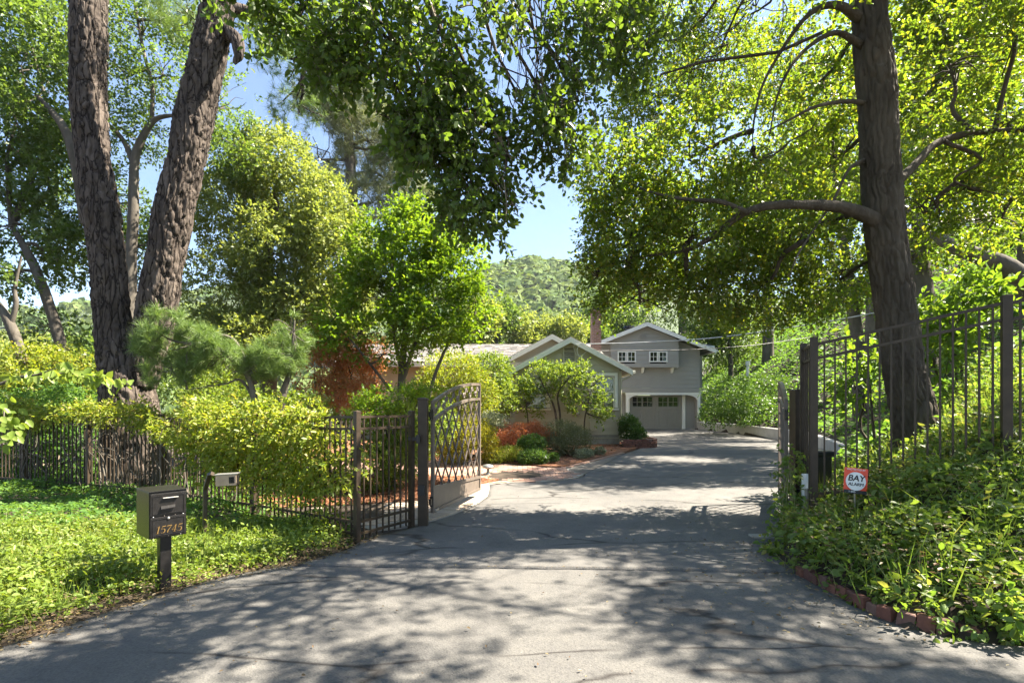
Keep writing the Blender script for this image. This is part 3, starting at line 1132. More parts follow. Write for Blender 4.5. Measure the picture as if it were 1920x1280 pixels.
# ------------------------------------------------------------------ retaining wall along the parking area
rw = thing('retaining_wall', (11.6, 20, 0.2), 'low pale grey retaining wall at the foot of the ivy bank', 'wall')
ys_ = np.linspace(12.5, 30.2, 60)
cx = XR(ys_)
for k in range(5):
    sel = ys_[k * 12: k * 12 + 12]
    seg = np.append(sel, ys_[min(k * 12 + 12, 59)])
    mb = MB()
    vs, fs = [], []
    for y in seg:
        x, z0 = float(XR(y)), float(drive_z(y))
        for (dx, zz) in ((-0.13, z0 - 0.1), (-0.13, z0 + 0.46), (-0.10, z0 + 0.49), (0.06, z0 + 0.49), (0.08, z0 - 0.1)):
            vs.append((x + dx, y - 0.006 if y == seg[-1] else y, zz))
    n = len(seg)
    for i in range(n - 1):
        for j in range(5):
            j2 = (j + 1) % 5
            fs.append((i * 5 + j, (i + 1) * 5 + j, (i + 1) * 5 + j2, i * 5 + j2))
    fs += [(0, 1, 2, 3, 4), tuple((n - 1) * 5 + j for j in (4, 3, 2, 1, 0))]
    mb.add(vs, fs)
    mb.build('wall_block', M['concrete'], rw)

# ------------------------------------------------------------------ far hill and its wood
hx = np.linspace(-900, 900, 90)
ridge_px = [(-3000, 600), (0, 605), (100, 600), (300, 560), (600, 540), (850, 545), (935, 512), (990, 500), (1060, 512), (1200, 545), (1500, 560), (1920, 540), (5000, 560)]
def hill_h(X, Y):
    xp = 960 + X / 360.0 * FPX
    ry = np.interp(xp, [a for a, b in ridge_px], [b for a, b in ridge_px])
    H = (HORIZON - ry) / FPX * 360.0
    t = np.clip((Y - 90) / 270.0, 0, 1)
    s = t * t * (3 - 2 * t)
    P = np.stack([X, Y, 0 * X], -1)
    back = np.clip((Y - 360) / 300, 0, 1)
    return -3 + H * (0.25 * t + 0.75 * s) * (1 - back * 0.6) + 14 * (fbm(P, 0.012, 21, 3) - 0.5) * t
hy = np.linspace(90, 640, 46)
HX, HY = np.meshgrid(hx, hy)
V = np.stack([HX, HY, hill_h(HX, HY)], -1).reshape(-1, 3)
idx = np.arange(len(V)).reshape(HX.shape)
Q = np.stack([idx[:-1, :-1], idx[:-1, 1:], idx[1:, 1:], idx[1:, :-1]], -1).reshape(-1, 4)
M['hill'] = paint_mat('wooded_hill', (0.05, 0.075, 0.03), rough=0.95, var=0.3, scale=0.06)
tag(link('hills', raw_mesh('hills', V, Q.ravel(), np.full(len(Q), 4), smooth=True), M['hill']), kind='structure')

# wood on the hill: leafy lumps and a few conifers on the ridge
r = np.random.default_rng(77)
n = 1900
X = r.uniform(-1, 1, n)
Y = 100 + 265 * r.random(n) ** 0.8
px = r.uniform(820, 1180, n)
far_l = r.random(n) < 0.22
px = np.where(far_l, r.uniform(-150, 700, n), px)
X = (px - 960) / FPX * Y
Zt = hill_h(X, Y)
C = np.stack([X, Y, Zt], -1)
rad = r.uniform(2.4, 5.2, n)
k = 30
d = nrm(r.normal(size=(n, k, 3)))
d[..., 2] = np.abs(d[..., 2]) * 1.0 - 0.15
P = C[:, None, :] + np.array([0, 0, 2.5]) + d * rad[:, None, None] * np.array([1, 1, 1.15])
Dn = nrm(np.cross(d, r.normal(size=(n, k, 3))))
Ls = rad[:, None] * 0.72 * r.uniform(0.7, 1.3, (n, k))
tone = np.repeat(r.random(n)[:, None], k, 1) * 0.8 + 0.2 * r.random((n, k))
Pm = P - Dn * Ls[..., None] * 0.5
hw1 = leaf_obj('hillside_wood', Pm.reshape(-1, 3), Dn.reshape(-1, 3), (d + r.normal(size=d.shape) * 0.35).reshape(-1, 3), Ls.ravel(), M['far_wood'], None, 'rhomb', 1.0, -0.1, rnd=tone.ravel())
tag(hw1, 'pale green wood covering the far hill', 'wood', kind='stuff')
# ridge conifers
n = 34
px = np.concatenate([r.normal(985, 22, 20), r.uniform(1020, 1100, 14)])
Y = 358 + r.uniform(-10, 6, n)
X = (px - 960) / FPX * Y
C = np.stack([X, Y, hill_h(X, Y)], -1)
H = r.uniform(7, 12, n)
k = 60
t = r.random((n, k))
a = r.random((n, k)) * 6.28
rd = H[:, None] * 0.2 * (1 - t) + 0.2
P = C[:, None, :] + np.stack([np.cos(a) * rd * 0.2, np.sin(a) * rd * 0.2, t * H[:, None]], -1)
Dn = np.stack([np.cos(a), np.sin(a), 0 * a - 0.25], -1)
N = np.stack([np.cos(a) * 0.4, np.sin(a) * 0.4, 0 * a + 1], -1)
M['far_conifer'] = leaf_mat('far_conifer_leaf', [(0.02, 0.04, 0.02), (0.035, 0.06, 0.028)], 0.1, rough=0.8)
tag(leaf_obj('ridge_conifers', P.reshape(-1, 3), Dn.reshape(-1, 3), N.reshape(-1, 3), (rd + 0.5).ravel(), M['far_conifer'], None, 'rhomb', 0.7, -0.1),
    'dark conifers along the hilltop', 'wood', kind='stuff')

# ================================================================== house
def lap_boards(parent, y, xl, xr, z0, z1, mat, pitch=0.24, openings=(), thick=0.034, name='siding_board'):
    """Boards facing -Y on plane y between xl(z) and xr(z); openings: (x0, x1, z0, z1)."""
    k = 0
    z = z0
    while z < z1 - 0.02:
        za, zb = z, min(z + pitch, z1)
        l0, l1, r0, r1 = xl(za), xl(zb), xr(za), xr(zb)
        if r0 - l0 > 0.06:
            zm = (za + zb) / 2
            cuts = sorted([(a, b) for a, b, c, d in openings if c - 0.02 < zm < d + 0.02])
            segs = []
            cur = None
            for a, b in cuts:
                segs.append((cur, a))
                cur = b
            segs.append((cur, None))
            for a, b in segs:
                A0, A1 = (l0, l1) if a is None else (a, a)
                B0, B1 = (r0, r1) if b is None else (b, b)
                B1 = max(B1, A1 + 0.01)
                if B0 - A0 < 0.03:
                    continue
                yb, yt = y - thick, y - 0.004
                mb = MB()
                vs = [(A0, yb, za), (B0, yb, za), (B1, yt, zb), (A1, yt, zb), (A0, y, za), (B0, y, za), (B1, y, zb), (A1, y, zb)]
                mb.add(vs, [(0, 1, 2, 3), (5, 4, 7, 6), (4, 5, 1, 0), (3, 2, 6, 7), (4, 0, 3, 7), (1, 5, 6, 2)])
                mb.build(name, mat, parent)
        z += pitch


def slab(parent, name, a, b, c, d, t, mat):
    """Four corner slab with thickness t downwards."""
    mb = MB()
    vs = [Vector(p) for p in (a, b, c, d)]
    vs += [p - Vector((0, 0, t)) for p in vs]
    mb.add(vs, [(0, 1, 2, 3), (7, 6, 5, 4), (0, 4, 5, 1), (1, 5, 6, 2), (2, 6, 7, 3), (3, 7, 4, 0)])
    return mb.build(name, mat, parent)


def roof_mat():
    m, nt, out = mat_new('asphalt_shingle')
    tc = nd(nt, 'ShaderNodeTexCoord')
    no = nd(nt, 'ShaderNodeTexNoise')
    no.inputs['Scale'].default_value = 3.0
    no.inputs['Detail'].default_value = 8.0
    nt.links.new(tc.outputs['Object'], no.inputs['Vector'])
    rp = ramp(nt, [(0.3, (0.18, 0.165, 0.15)), (0.7, (0.27, 0.25, 0.23))])
    nt.links.new(no.outputs['Fac'], rp.inputs[0])
    pb = nd(nt, 'ShaderNodeBsdfPrincipled')
    pb.inputs['Roughness'].default_value = 0.9
    nt.links.new(rp.outputs[0], pb.inputs['Base Color'])
    nt.links.new(pb.outputs[0], out.inputs['Surface'])
    return m


M['shingle'] = roof_mat()
M['shingle2'] = paint_mat('pale_shingle', (0.30, 0.28, 0.26), rough=0.9, var=0.2)
M['shingle_dark'] = paint_mat('dark_shingle', (0.10, 0.10, 0.105), rough=0.9, var=0.25, scale=4)

house = thing('house', (1.5, 22, 0.25), 'single storey taupe house with cream gables behind the garden shrubs', 'house')
YW = 19.5                                           # front wall of the near gabled wing
wl_, wr_ = 0.16, 4.12
ap = 2.2
z_base = 0.28
s_r = 0.53
zap = 4.33
xl = lambda z: max(wl_, ap - (zap - 0.12 - z) / s_r)
xr = lambda z: min(wr_, ap + (zap - 0.12 - z) / s_r)
w1 = at(1104, 699, YW), at(1157.5, 769.5, YW)       # right window
w2 = at(976, 713, YW), at(1031, 769.5, YW)          # left window
opn = [(w1[0][0] + 0.12, w1[1][0] - 0.12, w1[1][2] + 0.12, w1[0][2] - 0.12), (w2[0][0] + 0.12, w2[1][0] - 0.12, w2[1][2] + 0.12, w2[0][2] - 0.12)]
lap_boards(house, YW, xl, xr, z_base + 0.36, zap - 0.12, M['siding'], 0.24, opn)
mb = MB()
mb.box(((wl_ + wr_) / 2, YW + 0.10, z_base + 0.15), (wr_ - wl_ - 0.02, 0.2, 0.46))
mb.build('foundation', M['concrete_old'], house)
# side and inner walls of the wing
for x_ in (wr_ - 0.06, wl_ + 0.06):
    mb = MB()
    mb.box((x_, YW + 1.9, 1.75), (0.1, 3.75, 2.9))
    mb.build('side_wall', M['siding'], house)
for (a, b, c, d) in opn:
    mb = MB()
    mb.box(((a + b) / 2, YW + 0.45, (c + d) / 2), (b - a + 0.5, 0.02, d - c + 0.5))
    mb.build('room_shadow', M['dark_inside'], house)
# corner boards
for x in (wl_ - 0.0, wr_ + 0.0):
    mb = MB()
    mb.box((x, YW - 0.03, 1.72), (0.10, 0.05, 2.2 + 0.5))
    mb.build('corner_board', M['siding'], house)
# vertical conduit strips below the vent
mb = MB()
mb.tube([(2.44, YW - 0.05, 3.3), (2.44, YW - 0.05, 1.5)], 0.025, 8)
mb.tube([(2.29, YW - 0.05, 2.5), (2.29, YW - 0.05, 1.4)], 0.02, 8)
mb.build('conduit', M['siding'], house)


def sash_window(parent, a, b, y, blind_lower=True):
    x0, x1, z0, z1 = a[0], b[0], b[2], a[2]
    t = 0.115
    w = MB()
    yf = y - 0.05
    w.box(((x0 + x1) / 2, yf, z1 - t / 2), (x1 - x0, 0.055, t))
    w.box((x0 + t / 2, yf, (z0 + z1) / 2 - 0.0), (t, 0.05, z1 - z0 - 2 * t))
    w.box((x1 - t / 2, yf, (z0 + z1) / 2 - 0.0), (t, 0.05, z1 - z0 - 2 * t))
    o = w.build('window', M['fascia'], parent, bevel=0.004)
    s = MB()
    s.box(((x0 + x1) / 2, yf - 0.02, z0 + t * 0.4), (x1 - x0 + 0.08, 0.10, t * 0.55))
    s.build('sill', M['fascia'], o, bevel=0.004)
    zm = (z0 + z1) / 2
    f = MB()
    f.box(((x0 + x1) / 2, y - 0.005, zm), (x1 - x0 - 2 * t, 0.04, 0.045))
    for x in (x0 + t + 0.02, x1 - t - 0.02):
        f.box((x, y - 0.003, zm), (0.04, 0.034, z1 - z0 - 2 * t))
    f.build('sash_frame', M['fascia'], o)
    for k, (za, zb) in enumerate(((z0 + t, zm - 0.02), (zm + 0.02, z1 - t))):
        g = MB()
        g.box(((x0 + x1) / 2, y + 0.02 + 0.01 * k, (za + zb) / 2), (x1 - x0 - 2 * t - 0.06, 0.004, zb - za))
        g.build('pane', M['glass'], o)
    bl = MB()
    zt = zm - 0.02 if blind_lower else z1 - t
    n = int((zt - z0 - t) / 0.05)
    for i in range(n):
        bl.box(((x0 + x1) / 2, y + 0.07, z0 + t + 0.02 + i * 0.05), (x1 - x0 - 2 * t - 0.04, 0.01, 0.047))
    bl.build('blind', M['blind'], o)
    return o


sash_window(house, w1[0], w1[1], YW)
sash_window(house, w2[0], w2[1], YW, False)

# gable louvre vent
v0, v1 = at(1057.6, 651, YW), at(1077, 677.5, YW)
mb = MB()
xm, zm = (v0[0] + v1[0]) / 2, (v0[2] + v1[2]) / 2
W, H = v1[0] - v0[0], v0[2] - v1[2]
for dx in (-1, 1):
    mb.box((xm + dx * (W / 2 + 0.03), YW - 0.05, zm), (0.06, 0.06, H + 0.12))
mb.box((xm, YW - 0.05, zm + H / 2 + 0.03), (W, 0.058, 0.06))
mb.box((xm, YW - 0.05, zm - H / 2 - 0.03), (W, 0.058, 0.06))
vent = mb.build('vent_frame', M['siding'], house)
mb = MB()
mb.box((xm, YW - 0.024, zm), (W, 0.006, H))
mb.build('vent_back', M['dark_inside'], vent)
for k in range(7):
    mb = MB()
    z = zm - H / 2 + (k + 0.5) * H / 7
    mb.box((xm, YW - 0.05, z), (W, 0.012, 0.055), Matrix.Rotation(R(-38), 3, 'X'))
    mb.build('slat', M['siding'], vent)
# floodlight under the peak
mb = MB()
c = Vector((xm, YW - 0.16, v0[2] + 0.17))
mb.lathe(c, [(0.03, 0.10), (0.05, 0.08), (0.14, 0.0), (0.15, -0.03), (0.13, -0.03), (0.05, 0.04)], 14)
mb.build('gable_lamp', M['fascia'], house, smooth=True)
# electric meter and box
c = at(1081.5, 775, YW)
mb = MB(Matrix.Translation((c[0], YW - 0.05, c[2])) @ Matrix.Rotation(R(90), 4, 'X'))
mb.lathe((0, 0, 0), [(0.085, -0.04), (0.095, 0.02), (0.08, 0.05), (0.07, 0.11), (0.03, 0.12)], 16)
mb.build('electric_meter', M['steel'], house, smooth=True)
mb = MB()
mb.box((c[0] + 0.62, YW - 0.08, c[2] - 0.48), (0.26, 0.12, 0.36))
mb.build('utility_box', M['siding'], house, bevel=0.01)
mb = MB()
mb.tube([(2.62, YW - 0.06, c[2] - 0.7), (3.0, YW - 0.06, c[2] - 0.92), (4.05, YW - 0.06, c[2] - 0.93)], 0.018, 8)
mb.build('conduit', M['siding'], house)


def gable_roof(parent, xa, za, xl_, xr_, y0, y1, slope, mat, t=0.10, rake=0.20, ov=0.34, rake_mat=None):
    """Ridge along Y at (xa, za) from y0 - ov to y1; eaves at xl_, xr_."""
    zl, zr = za - slope * (xa - xl_), za - slope * (xr_ - xa)
    yf = y0 - ov
    slab(parent, 'roof', (xl_, yf, zl), (xa, yf, za), (xa, y1, za), (xl_, y1, zl), t, mat)
    slab(parent, 'roof', (xa + 0.002, yf, za), (xr_, yf, zr), (xr_, y1, zr), (xa + 0.002, y1, za), t, mat)
    for (xe, ze) in ((xl_, zl), (xr_, zr)):
        mb = MB()
        n = 1 if xe > xa else -1
        poly = [(xa, yf - 0.035, za - 0.025), (xe, yf - 0.035, ze - 0.025), (xe, yf - 0.035, ze - 0.025 - rake), (xa, yf - 0.035, za - 0.025 - rake)]
        if n < 0:
            poly = poly[::-1]
        mb.prism(poly, (0, 0.033, 0))
        mb.build('rake_board', rake_mat or M['fascia'], parent)
        mb = MB()
        mb.box((xe + 0.05 * n, (y0 + y1) / 2 - ov / 2, ze - 0.10), (0.10, y1 - yf, 0.12))
        mb.build('gutter', rake_mat or M['fascia'], parent, bevel=0.02)
    # soffit
    mb = MB()
    mb.prism([(xa, yf, za - t - 0.005), (xr_ - 0.02, yf, zr - t - 0.005), (xr_ - 0.02, yf, zr - t - 0.02), (xa, yf, za - t - 0.02)], (0, ov, 0))
    mb.prism([(xa - 0.002, yf, za - t - 0.02), (xl_ + 0.02, yf, zl - t - 0.02), (xl_ + 0.02, yf, zl - t - 0.005), (xa - 0.002, yf, za - t - 0.005)], (0, ov, 0))
    mb.build('soffit', M['siding'], parent)


gable_roof(house, ap, zap, -0.12, 4.52, YW, 24.5, s_r, M['shingle'])
# downpipe elbow at the right eave
mb = MB()
mb.tube(catmull([(4.50, YW - 0.2, 2.98), (4.46, YW - 0.15, 2.85), (4.2, YW - 0.06, 2.72), (4.14, YW - 0.06, 2.5), (4.14, YW - 0.06, 0.5)], 24), 0.035, 8)
mb.build('downpipe', M['siding'], house, smooth=True)

# second gable behind, and the long main roof to the left
Y2 = 21.6
a2 = at(1034, 628, Y2)
gable_roof(house, a2[0], a2[2], at(942, 676, Y2)[0], 3.9, Y2, 26.5, 0.53, M['shingle'], rake_mat=M['fascia'])
lap_boards(house, Y2, lambda z: max(-0.2, a2[0] - (a2[2] - 0.12 - z) / 0.53), lambda z: min(3.7, a2[0] + (a2[2] - 0.12 - z) / 0.53), 2.6, a2[2] - 0.12, M['siding'])
# main block wall
lap_boards(house, 22.3, lambda z: -7.5, lambda z: 0.2, 0.55, 3.6, M['siding'], 0.24)
mb = MB()
mb.box((-3.6, 22.5, 0.4), (7.8, 0.3, 0.4))
mb.build('foundation', M['concrete_old'], house)
mb = MB()
mb.box((-1.8, 26.1, 1.85), (11.2, 7.4, 3.3))
mb.build('inner_wall', M['siding'], house)
for sgn in (-1, 1):
    ye = 26.2 + sgn * 4.6
    pts = [(-8.0, ye, 3.62), (4.2, ye, 3.62), (4.2, 26.2, 4.95), (-8.0, 26.2, 4.95)]
    if sgn > 0:
        pts = [pts[1], pts[0], pts[3], pts[2]]
    rf = slab(house, 'roof', *pts, 0.12, M['shingle'])
    if sgn < 0:
        # shingle courses with tabs (front slope only)
        n = 26
        rr = np.random.default_rng(4)
        mbs = [MB(), MB()]
        for i in range(n):
            t0, t1 = i / n, (i + 1) / n
            ya, yb = ye + (26.2 - ye) * t0, ye + (26.2 - ye) * t1
            za, zb = 3.62 + 1.33 * t0, 3.62 + 1.33 * t1
            x = -8.0 + (0.15 if i % 2 else 0)
            while x < 1.4:
                w = rr.choice([0.25, 0.3, 0.36])
                h = rr.uniform(0.012, 0.028)
                mb = mbs[int(rr.random() < 0.35)]
                mb.add([(x, ya - 0.02, za + h), (x + w - 0.012, ya - 0.02, za + h), (x + w - 0.012, yb, zb + 0.006), (x, yb, zb + 0.006), (x, ya - 0.02, za - 0.0), (x + w - 0.012, ya - 0.02, za - 0.0)],
                       [(0, 1, 2, 3), (4, 5, 1, 0)])
                x += w
        mbs[0].build('shingle_field', M['shingle'], rf, kind='stuff')
        mbs[1].build('shingle_field', M['shingle2'], rf, kind='stuff')
mb = MB()
mb.box((-1.9, 21.56, 3.5), (12.2, 0.06, 0.18))
mb.build('fascia_board', M['fascia'], house)


def chimney_mat():
    m, nt, out = mat_new('chimney_brick')
    tc = nd(nt, 'ShaderNodeTexCoord')
    sx = nd(nt, 'ShaderNodeSeparateXYZ')
    nt.links.new(tc.outputs['Object'], sx.inputs[0])
    ad = nd(nt, 'ShaderNodeMath', operation='ADD')
    nt.links.new(sx.outputs[0], ad.inputs[0])
    nt.links.new(sx.outputs[1], ad.inputs[1])
    cx_ = nd(nt, 'ShaderNodeCombineXYZ')
    nt.links.new(ad.outputs[0], cx_.inputs[0])
    nt.links.new(sx.outputs[2], cx_.inputs[1])
    bk = nd(nt, 'ShaderNodeTexBrick')
    bk.inputs['Scale'].default_value = 1.0
    bk.inputs['Brick Width'].default_value = 0.21
    bk.inputs['Row Height'].default_value = 0.075
    bk.inputs['Mortar Size'].default_value = 0.007
    bk.inputs['Color1'].default_value = (0.17, 0.085, 0.065, 1)
    bk.inputs['Color2'].default_value = (0.28, 0.15, 0.115, 1)
    bk.inputs['Mortar'].default_value = (0.28, 0.25, 0.22, 1)
    nt.links.new(cx_.outputs[0], bk.inputs['Vector'])
    pb = nd(nt, 'ShaderNodeBsdfPrincipled')
    pb.inputs['Roughness'].default_value = 0.9
    nt.links.new(bk.outputs['Color'], pb.inputs['Base Color'])
    nt.links.new(pb.outputs[0], out.inputs['Surface'])
    return m


M['chimney'] = chimney_mat()
cx0 = at(1119, 600, 24)[0]
mb = MB()
for k in range(48):                                    # brick courses, slightly uneven
    z = 2.6 + k * 0.075
    j = 0.006 * ((k * 7) % 3 - 1)
    mb.box((cx0, 24.3, z + 0.0375), (0.42 + j, 0.62 + j, 0.068))
mb.box((cx0, 24.3, 4.4), (0.40, 0.60, 3.6))
mb.box((cx0, 24.3, 6.24), (0.50, 0.70, 0.09))
ch = mb.build('chimney', M['chimney'], house)
mb = MB()
mb.box((cx0, 24.3, 6.33), (0.30, 0.4, 0.10))
mb.box((cx0, 24.3, 6.42), (0.36, 0.5, 0.03))
mb.build('chimney_cap', M['black_metal'], ch)

# ------------------------------------------------------------------ garage block
YG = 30.0
gar = thing('garage', (7.7, 30, 0.44), 'two storey grey garage with white trimmed opening at the end of the driveway', 'house')
gx = lambda px: at(px, 0, YG)[0]
gzz = lambda py: at(0, py, YG)[2]
gl, gr_ = 4.45, gx(1312)
ga, gza = gx(1207), gzz(609)
sg = 0.395
xl = lambda z: max(gl, ga - (gza - 0.15 - z) / sg)
xr = lambda z: min(gr_, ga + (gza - 0.15 - z) / sg)
d0, d1, dz0, dz1 = gx(1184.5), gx(1283.7), gzz(805.6), gzz(741)
lap_boards(gar, YG, xl, xr, gzz(727), gza - 0.15, M['siding_g'], 0.245)
# recessed lower wall with the door opening
YD = YG + 0.55
lap_boards(gar, YD, lambda z: gl, lambda z: gr_, 0.42, gzz(735), M['siding_g'], 0.245, [(d0 - 0.13, d1 + 0.21, 0, dz1 + 0.1)])
mb = MB()
mb.box(((gl + gr_ + 0.35) / 2, YG - 0.03, gzz(731.5)), (gr_ - gl + 0.45, 0.16, 0.26))
mb.build('beam', M['siding_g'], gar)
for x_ in (gr_ - 0.05, gl + 0.05):
    mb = MB()
    mb.box((x_, YG + 3.7, 2.6), (0.1, 7, 4.4))
    mb.build('side_wall', M['siding_g'], gar)
mb = MB()
mb.box(((gl + gr_) / 2, YG + 0.35, gzz(732) - 0.02), (gr_ - gl, 0.6, 0.05))
mb.build('ceiling_board', M['siding_g'], gar)
# white frame with curved brackets
ox0, ox1 = gx(1173), gx(1312)
zt = gzz(736.5)
fr = MB()
fr.box(((ox0 + ox1) / 2, YG - 0.05, zt - 0.05), (ox1 - ox0 + 0.06, 0.14, 0.13))
frame = fr.build('door_surround', M['white'], gar)
for x, s, zb in ((ox0 + 0.08, 1, 0.44), (ox1 - 0.08, -1, 1.15)):
    p = MB()
    p.box((x, YG - 0.05, (zt - 0.12 + zb) / 2), (0.15, 0.12, zt - 0.12 - zb))
    p.build('post', M['white'], frame)
    b = MB()
    pts = [(x + s * 0.075, YG - 0.09, zt - 0.115), (x + s * 0.62, YG - 0.09, zt - 0.115)]
    for k in range(8):
        a_ = k / 7 * math.pi / 2
        pts.append((x + s * (0.62 - 0.545 * math.sin(a_)), YG - 0.09, zt - 0.50 + 0.36 * math.cos(a_)))
    if s > 0:
        pts = pts[::-1]
    b.prism(pts, (0, 0.08, 0))
    b.build('bracket', M['white'], frame)
for x0_, x1_ in ((d0 - 0.12, d0 - 0.005), (d1 + 0.005, d1 + 0.2)):
    p = MB()
    p.box(((x0_ + x1_) / 2, YD - 0.04, (dz0 + dz1) / 2 + 0.03), (x1_ - x0_, 0.1, dz1 - dz0 + 0.1))
    p.build('jamb', M['white'], frame)
# the door
mb = MB()
n = 24
for k in range(n):
    x = d0 + (k + 0.5) * (d1 - d0) / n
    mb.box((x, YD + 0.02, dz0 + 0.72), ((d1 - d0) / n - 0.012, 0.04, 1.42))
mb.box(((d0 + d1) / 2, YD + 0.045, (dz0 + dz1) / 2), (d1 - d0, 0.02, dz1 - dz0))
door = mb.build('garage_door', M['door_paint'], gar)
mb = MB()
xm = (d0 + d1) / 2
zw0, zw1 = gzz(763), gzz(744)
for x in (d0 + 0.09, xm - 0.075, xm + 0.075, d1 - 0.09):
    mb.box((x, YD - 0.02, (dz0 + dz1) / 2), (0.14, 0.04, dz1 - dz0 - 0.02))
for z in (dz0 + 0.09, zw0 - 0.07, dz1 - 0.04):
    for xa, xb in ((d0 + 0.16, xm - 0.145), (xm + 0.145, d1 - 0.16)):
        mb.box(((xa + xb) / 2, YD - 0.02, z), (xb - xa, 0.038, 0.13 if z < dz1 - 0.1 else 0.09))
mb.build('rail_frame', M['door_paint'], door)
for sgn, xa, xb in ((1, d0 + 0.2, xm - 0.16), (-1, d1 - 0.2, xm + 0.16)):
    mb = MB()
    mb.bar((xa, YD - 0.012, dz0 + 0.18), (xb, YD - 0.012, zw0 - 0.16), 0.036, 0.10, up=(0, 0, 1))
    mb.build('diagonal_brace', M['door_paint'], door)
for k in range(4):
    xa = d0 + 0.17 + (k // 2) * (xm - d0 - 0.0 + 0.0) + (k % 2) * ((xm - d0 - 0.32) / 2) + (0.0 if k < 2 else -0.02)
    wv = (xm - d0 - 0.32) / 2 - 0.06
    f = MB()
    f.box((xa + wv / 2, YD - 0.015, zw0 + 0.02), (wv + 0.04, 0.03, 0.035))
    f.box((xa + wv / 2, YD - 0.015, (zw0 + zw1) / 2), (0.03, 0.028, zw1 - zw0))
    f.box((xa + wv / 2, YD - 0.014, (zw0 + zw1) / 2 + 0.01), (wv, 0.024, 0.03))
    for xx in (xa - 0.005, xa + wv + 0.005):
        f.box((xx, YD - 0.013, (zw0 + zw1) / 2), (0.03, 0.026, zw1 - zw0 + 0.04))
    o = f.build('window', M['door_paint'], door)
    # sub-level stops here: panes are part of the door
    g = MB()
    g.box((xa + wv / 2, YD - 0.006, (zw0 + zw1) / 2), (wv, 0.006, zw1 - zw0))
    g.build('pane', M['glass'], door)
    g = MB()
    g.box((xa + wv / 2, YD + 0.004, (zw0 + zw1) / 2), (wv, 0.006, zw1 - zw0))
    g.build('pane_backing', M['dark_inside'], door)

# bump-out with two casement windows
bx0, bx1 = gx(1142.5) , gx(1268)
bz0 = gzz(689)
YB = YG - 0.42
bzt = gza - 0.15
wins = []
for pa, pb in ((1158, 1192), (1217, 1251)):
    wins.append((at(pa, 0, YB)[0], at(pb, 0, YB)[0], at(0, 678.6, YB)[2], at(0, 658.5, YB)[2]))
xbl = lambda z: max(bx0, ga - (gza - 0.15 - z) / sg)
xbr = lambda z: min(bx1, ga + (gza - 0.15 - z) / sg)
ops = [(a + 0.05, b - 0.05, c + 0.05, d - 0.05) for a, b, c, d in wins]
lap_boards(gar, YB, xbl, xbr, bz0 + 0.2, bzt, M['siding_g'], 0.245, ops)
mb = MB()
mb.box(((bx0 + bx1) / 2, YB - 0.012, bz0 + 0.1), (bx1 - bx0 + 0.02, 0.03, 0.2))
mb.box((bx1 - 0.01, YB + 0.22, (bz0 + 5.4) / 2), (0.02, 0.40, 5.4 - bz0))
mb.box((bx0 + 0.01, YB + 0.22, (bz0 + 5.4) / 2), (0.02, 0.40, 5.4 - bz0))
mb.box(((bx0 + bx1) / 2, YB + 0.2, bz0 - 0.01), (bx1 - bx0, 0.44, 0.03))
mb.build('bay_casing', M['siding_g'], gar)
for px in (1204, 1259):
    mb = MB()
    x = gx(px)
    mb.prism([(x - 0.06, YB + 0.12, bz0 - 0.03), (x - 0.06, YB + 0.41, bz0 - 0.03), (x - 0.06, YB + 0.41, bz0 - 0.33), (x - 0.06, YB + 0.30, bz0 - 0.30)], (0.12, 0, 0))
    mb.build('corbel', M['white'], gar)
for (a, b, c, d) in wins:
    mb = MB()
    t = 0.06
    mb.box(((a + b) / 2, YB - 0.035, d - t / 2), (b - a, 0.06, t))
    mb.box(((a + b) / 2, YB - 0.035, c + t / 2), (b - a + 0.03, 0.07, t))
    for x in (a + t / 2, b - t / 2, (a + b) / 2 - 0.045, (a + b) / 2 + 0.045):
        mb.box((x, YB - 0.033, (c + d) / 2), (t, 0.055, d - c - 2 * t))
    w = mb.build('window', M['white'], gar)
    for s in (0, 1):
        xa = a + t if s == 0 else (a + b) / 2 + 0.075
        xb = (a + b) / 2 - 0.075 if s == 0 else b - t
        m2 = MB()
        m2.box(((xa + xb) / 2, YB - 0.02, (c + d) / 2), (0.022, 0.02, d - c - 2 * t))
        m2.box(((xa + xb) / 2, YB - 0.018, (c + d) / 2), (xb - xa, 0.02, 0.022))
        m2.build('glazing_bar', M['white'], w)
        m2 = MB()
        m2.box(((xa + xb) / 2, YB - 0.004, (c + d) / 2), (xb - xa, 0.004, d - c - 2 * t))
        m2.build('pane', M['glass'], w)
    m2 = MB()
    m2.box(((a + b) / 2, YB + 0.2, (c + d) / 2), (b - a, 0.02, d - c + 0.2))
    m2.build('room_shadow', M['dark_inside'], w)
# round attic vent
c = at(1205, 631, YB)
mb = MB(Matrix.Translation((c[0], YB - 0.01, c[2])) @ Matrix.Rotation(R(90), 4, 'X'))
mb.lathe((0, 0, 0), [(0.21, 0.0), (0.21, 0.04), (0.17, 0.045), (0.16, 0.02), (0.05, 0.02)], 22)
rv = mb.build('round_vent', M['siding_g'], gar)
for k in range(5):
    mb = MB()
    z = c[2] - 0.12 + k * 0.06
    hw = math.sqrt(max(0.02, 0.16 ** 2 - (z - c[2]) ** 2))
    mb.box((c[0], YB - 0.045, z), (2 * hw, 0.01, 0.04), Matrix.Rotation(R(-35), 3, 'X'))
    mb.build('slat', M['siding_g'], rv)
gable_roof(gar, ga, gza + 0.05, 3.75, gx(1333), YB, 38.0, sg, M['shingle_dark'], rake=0.22, ov=0.35, rake_mat=M['white'])
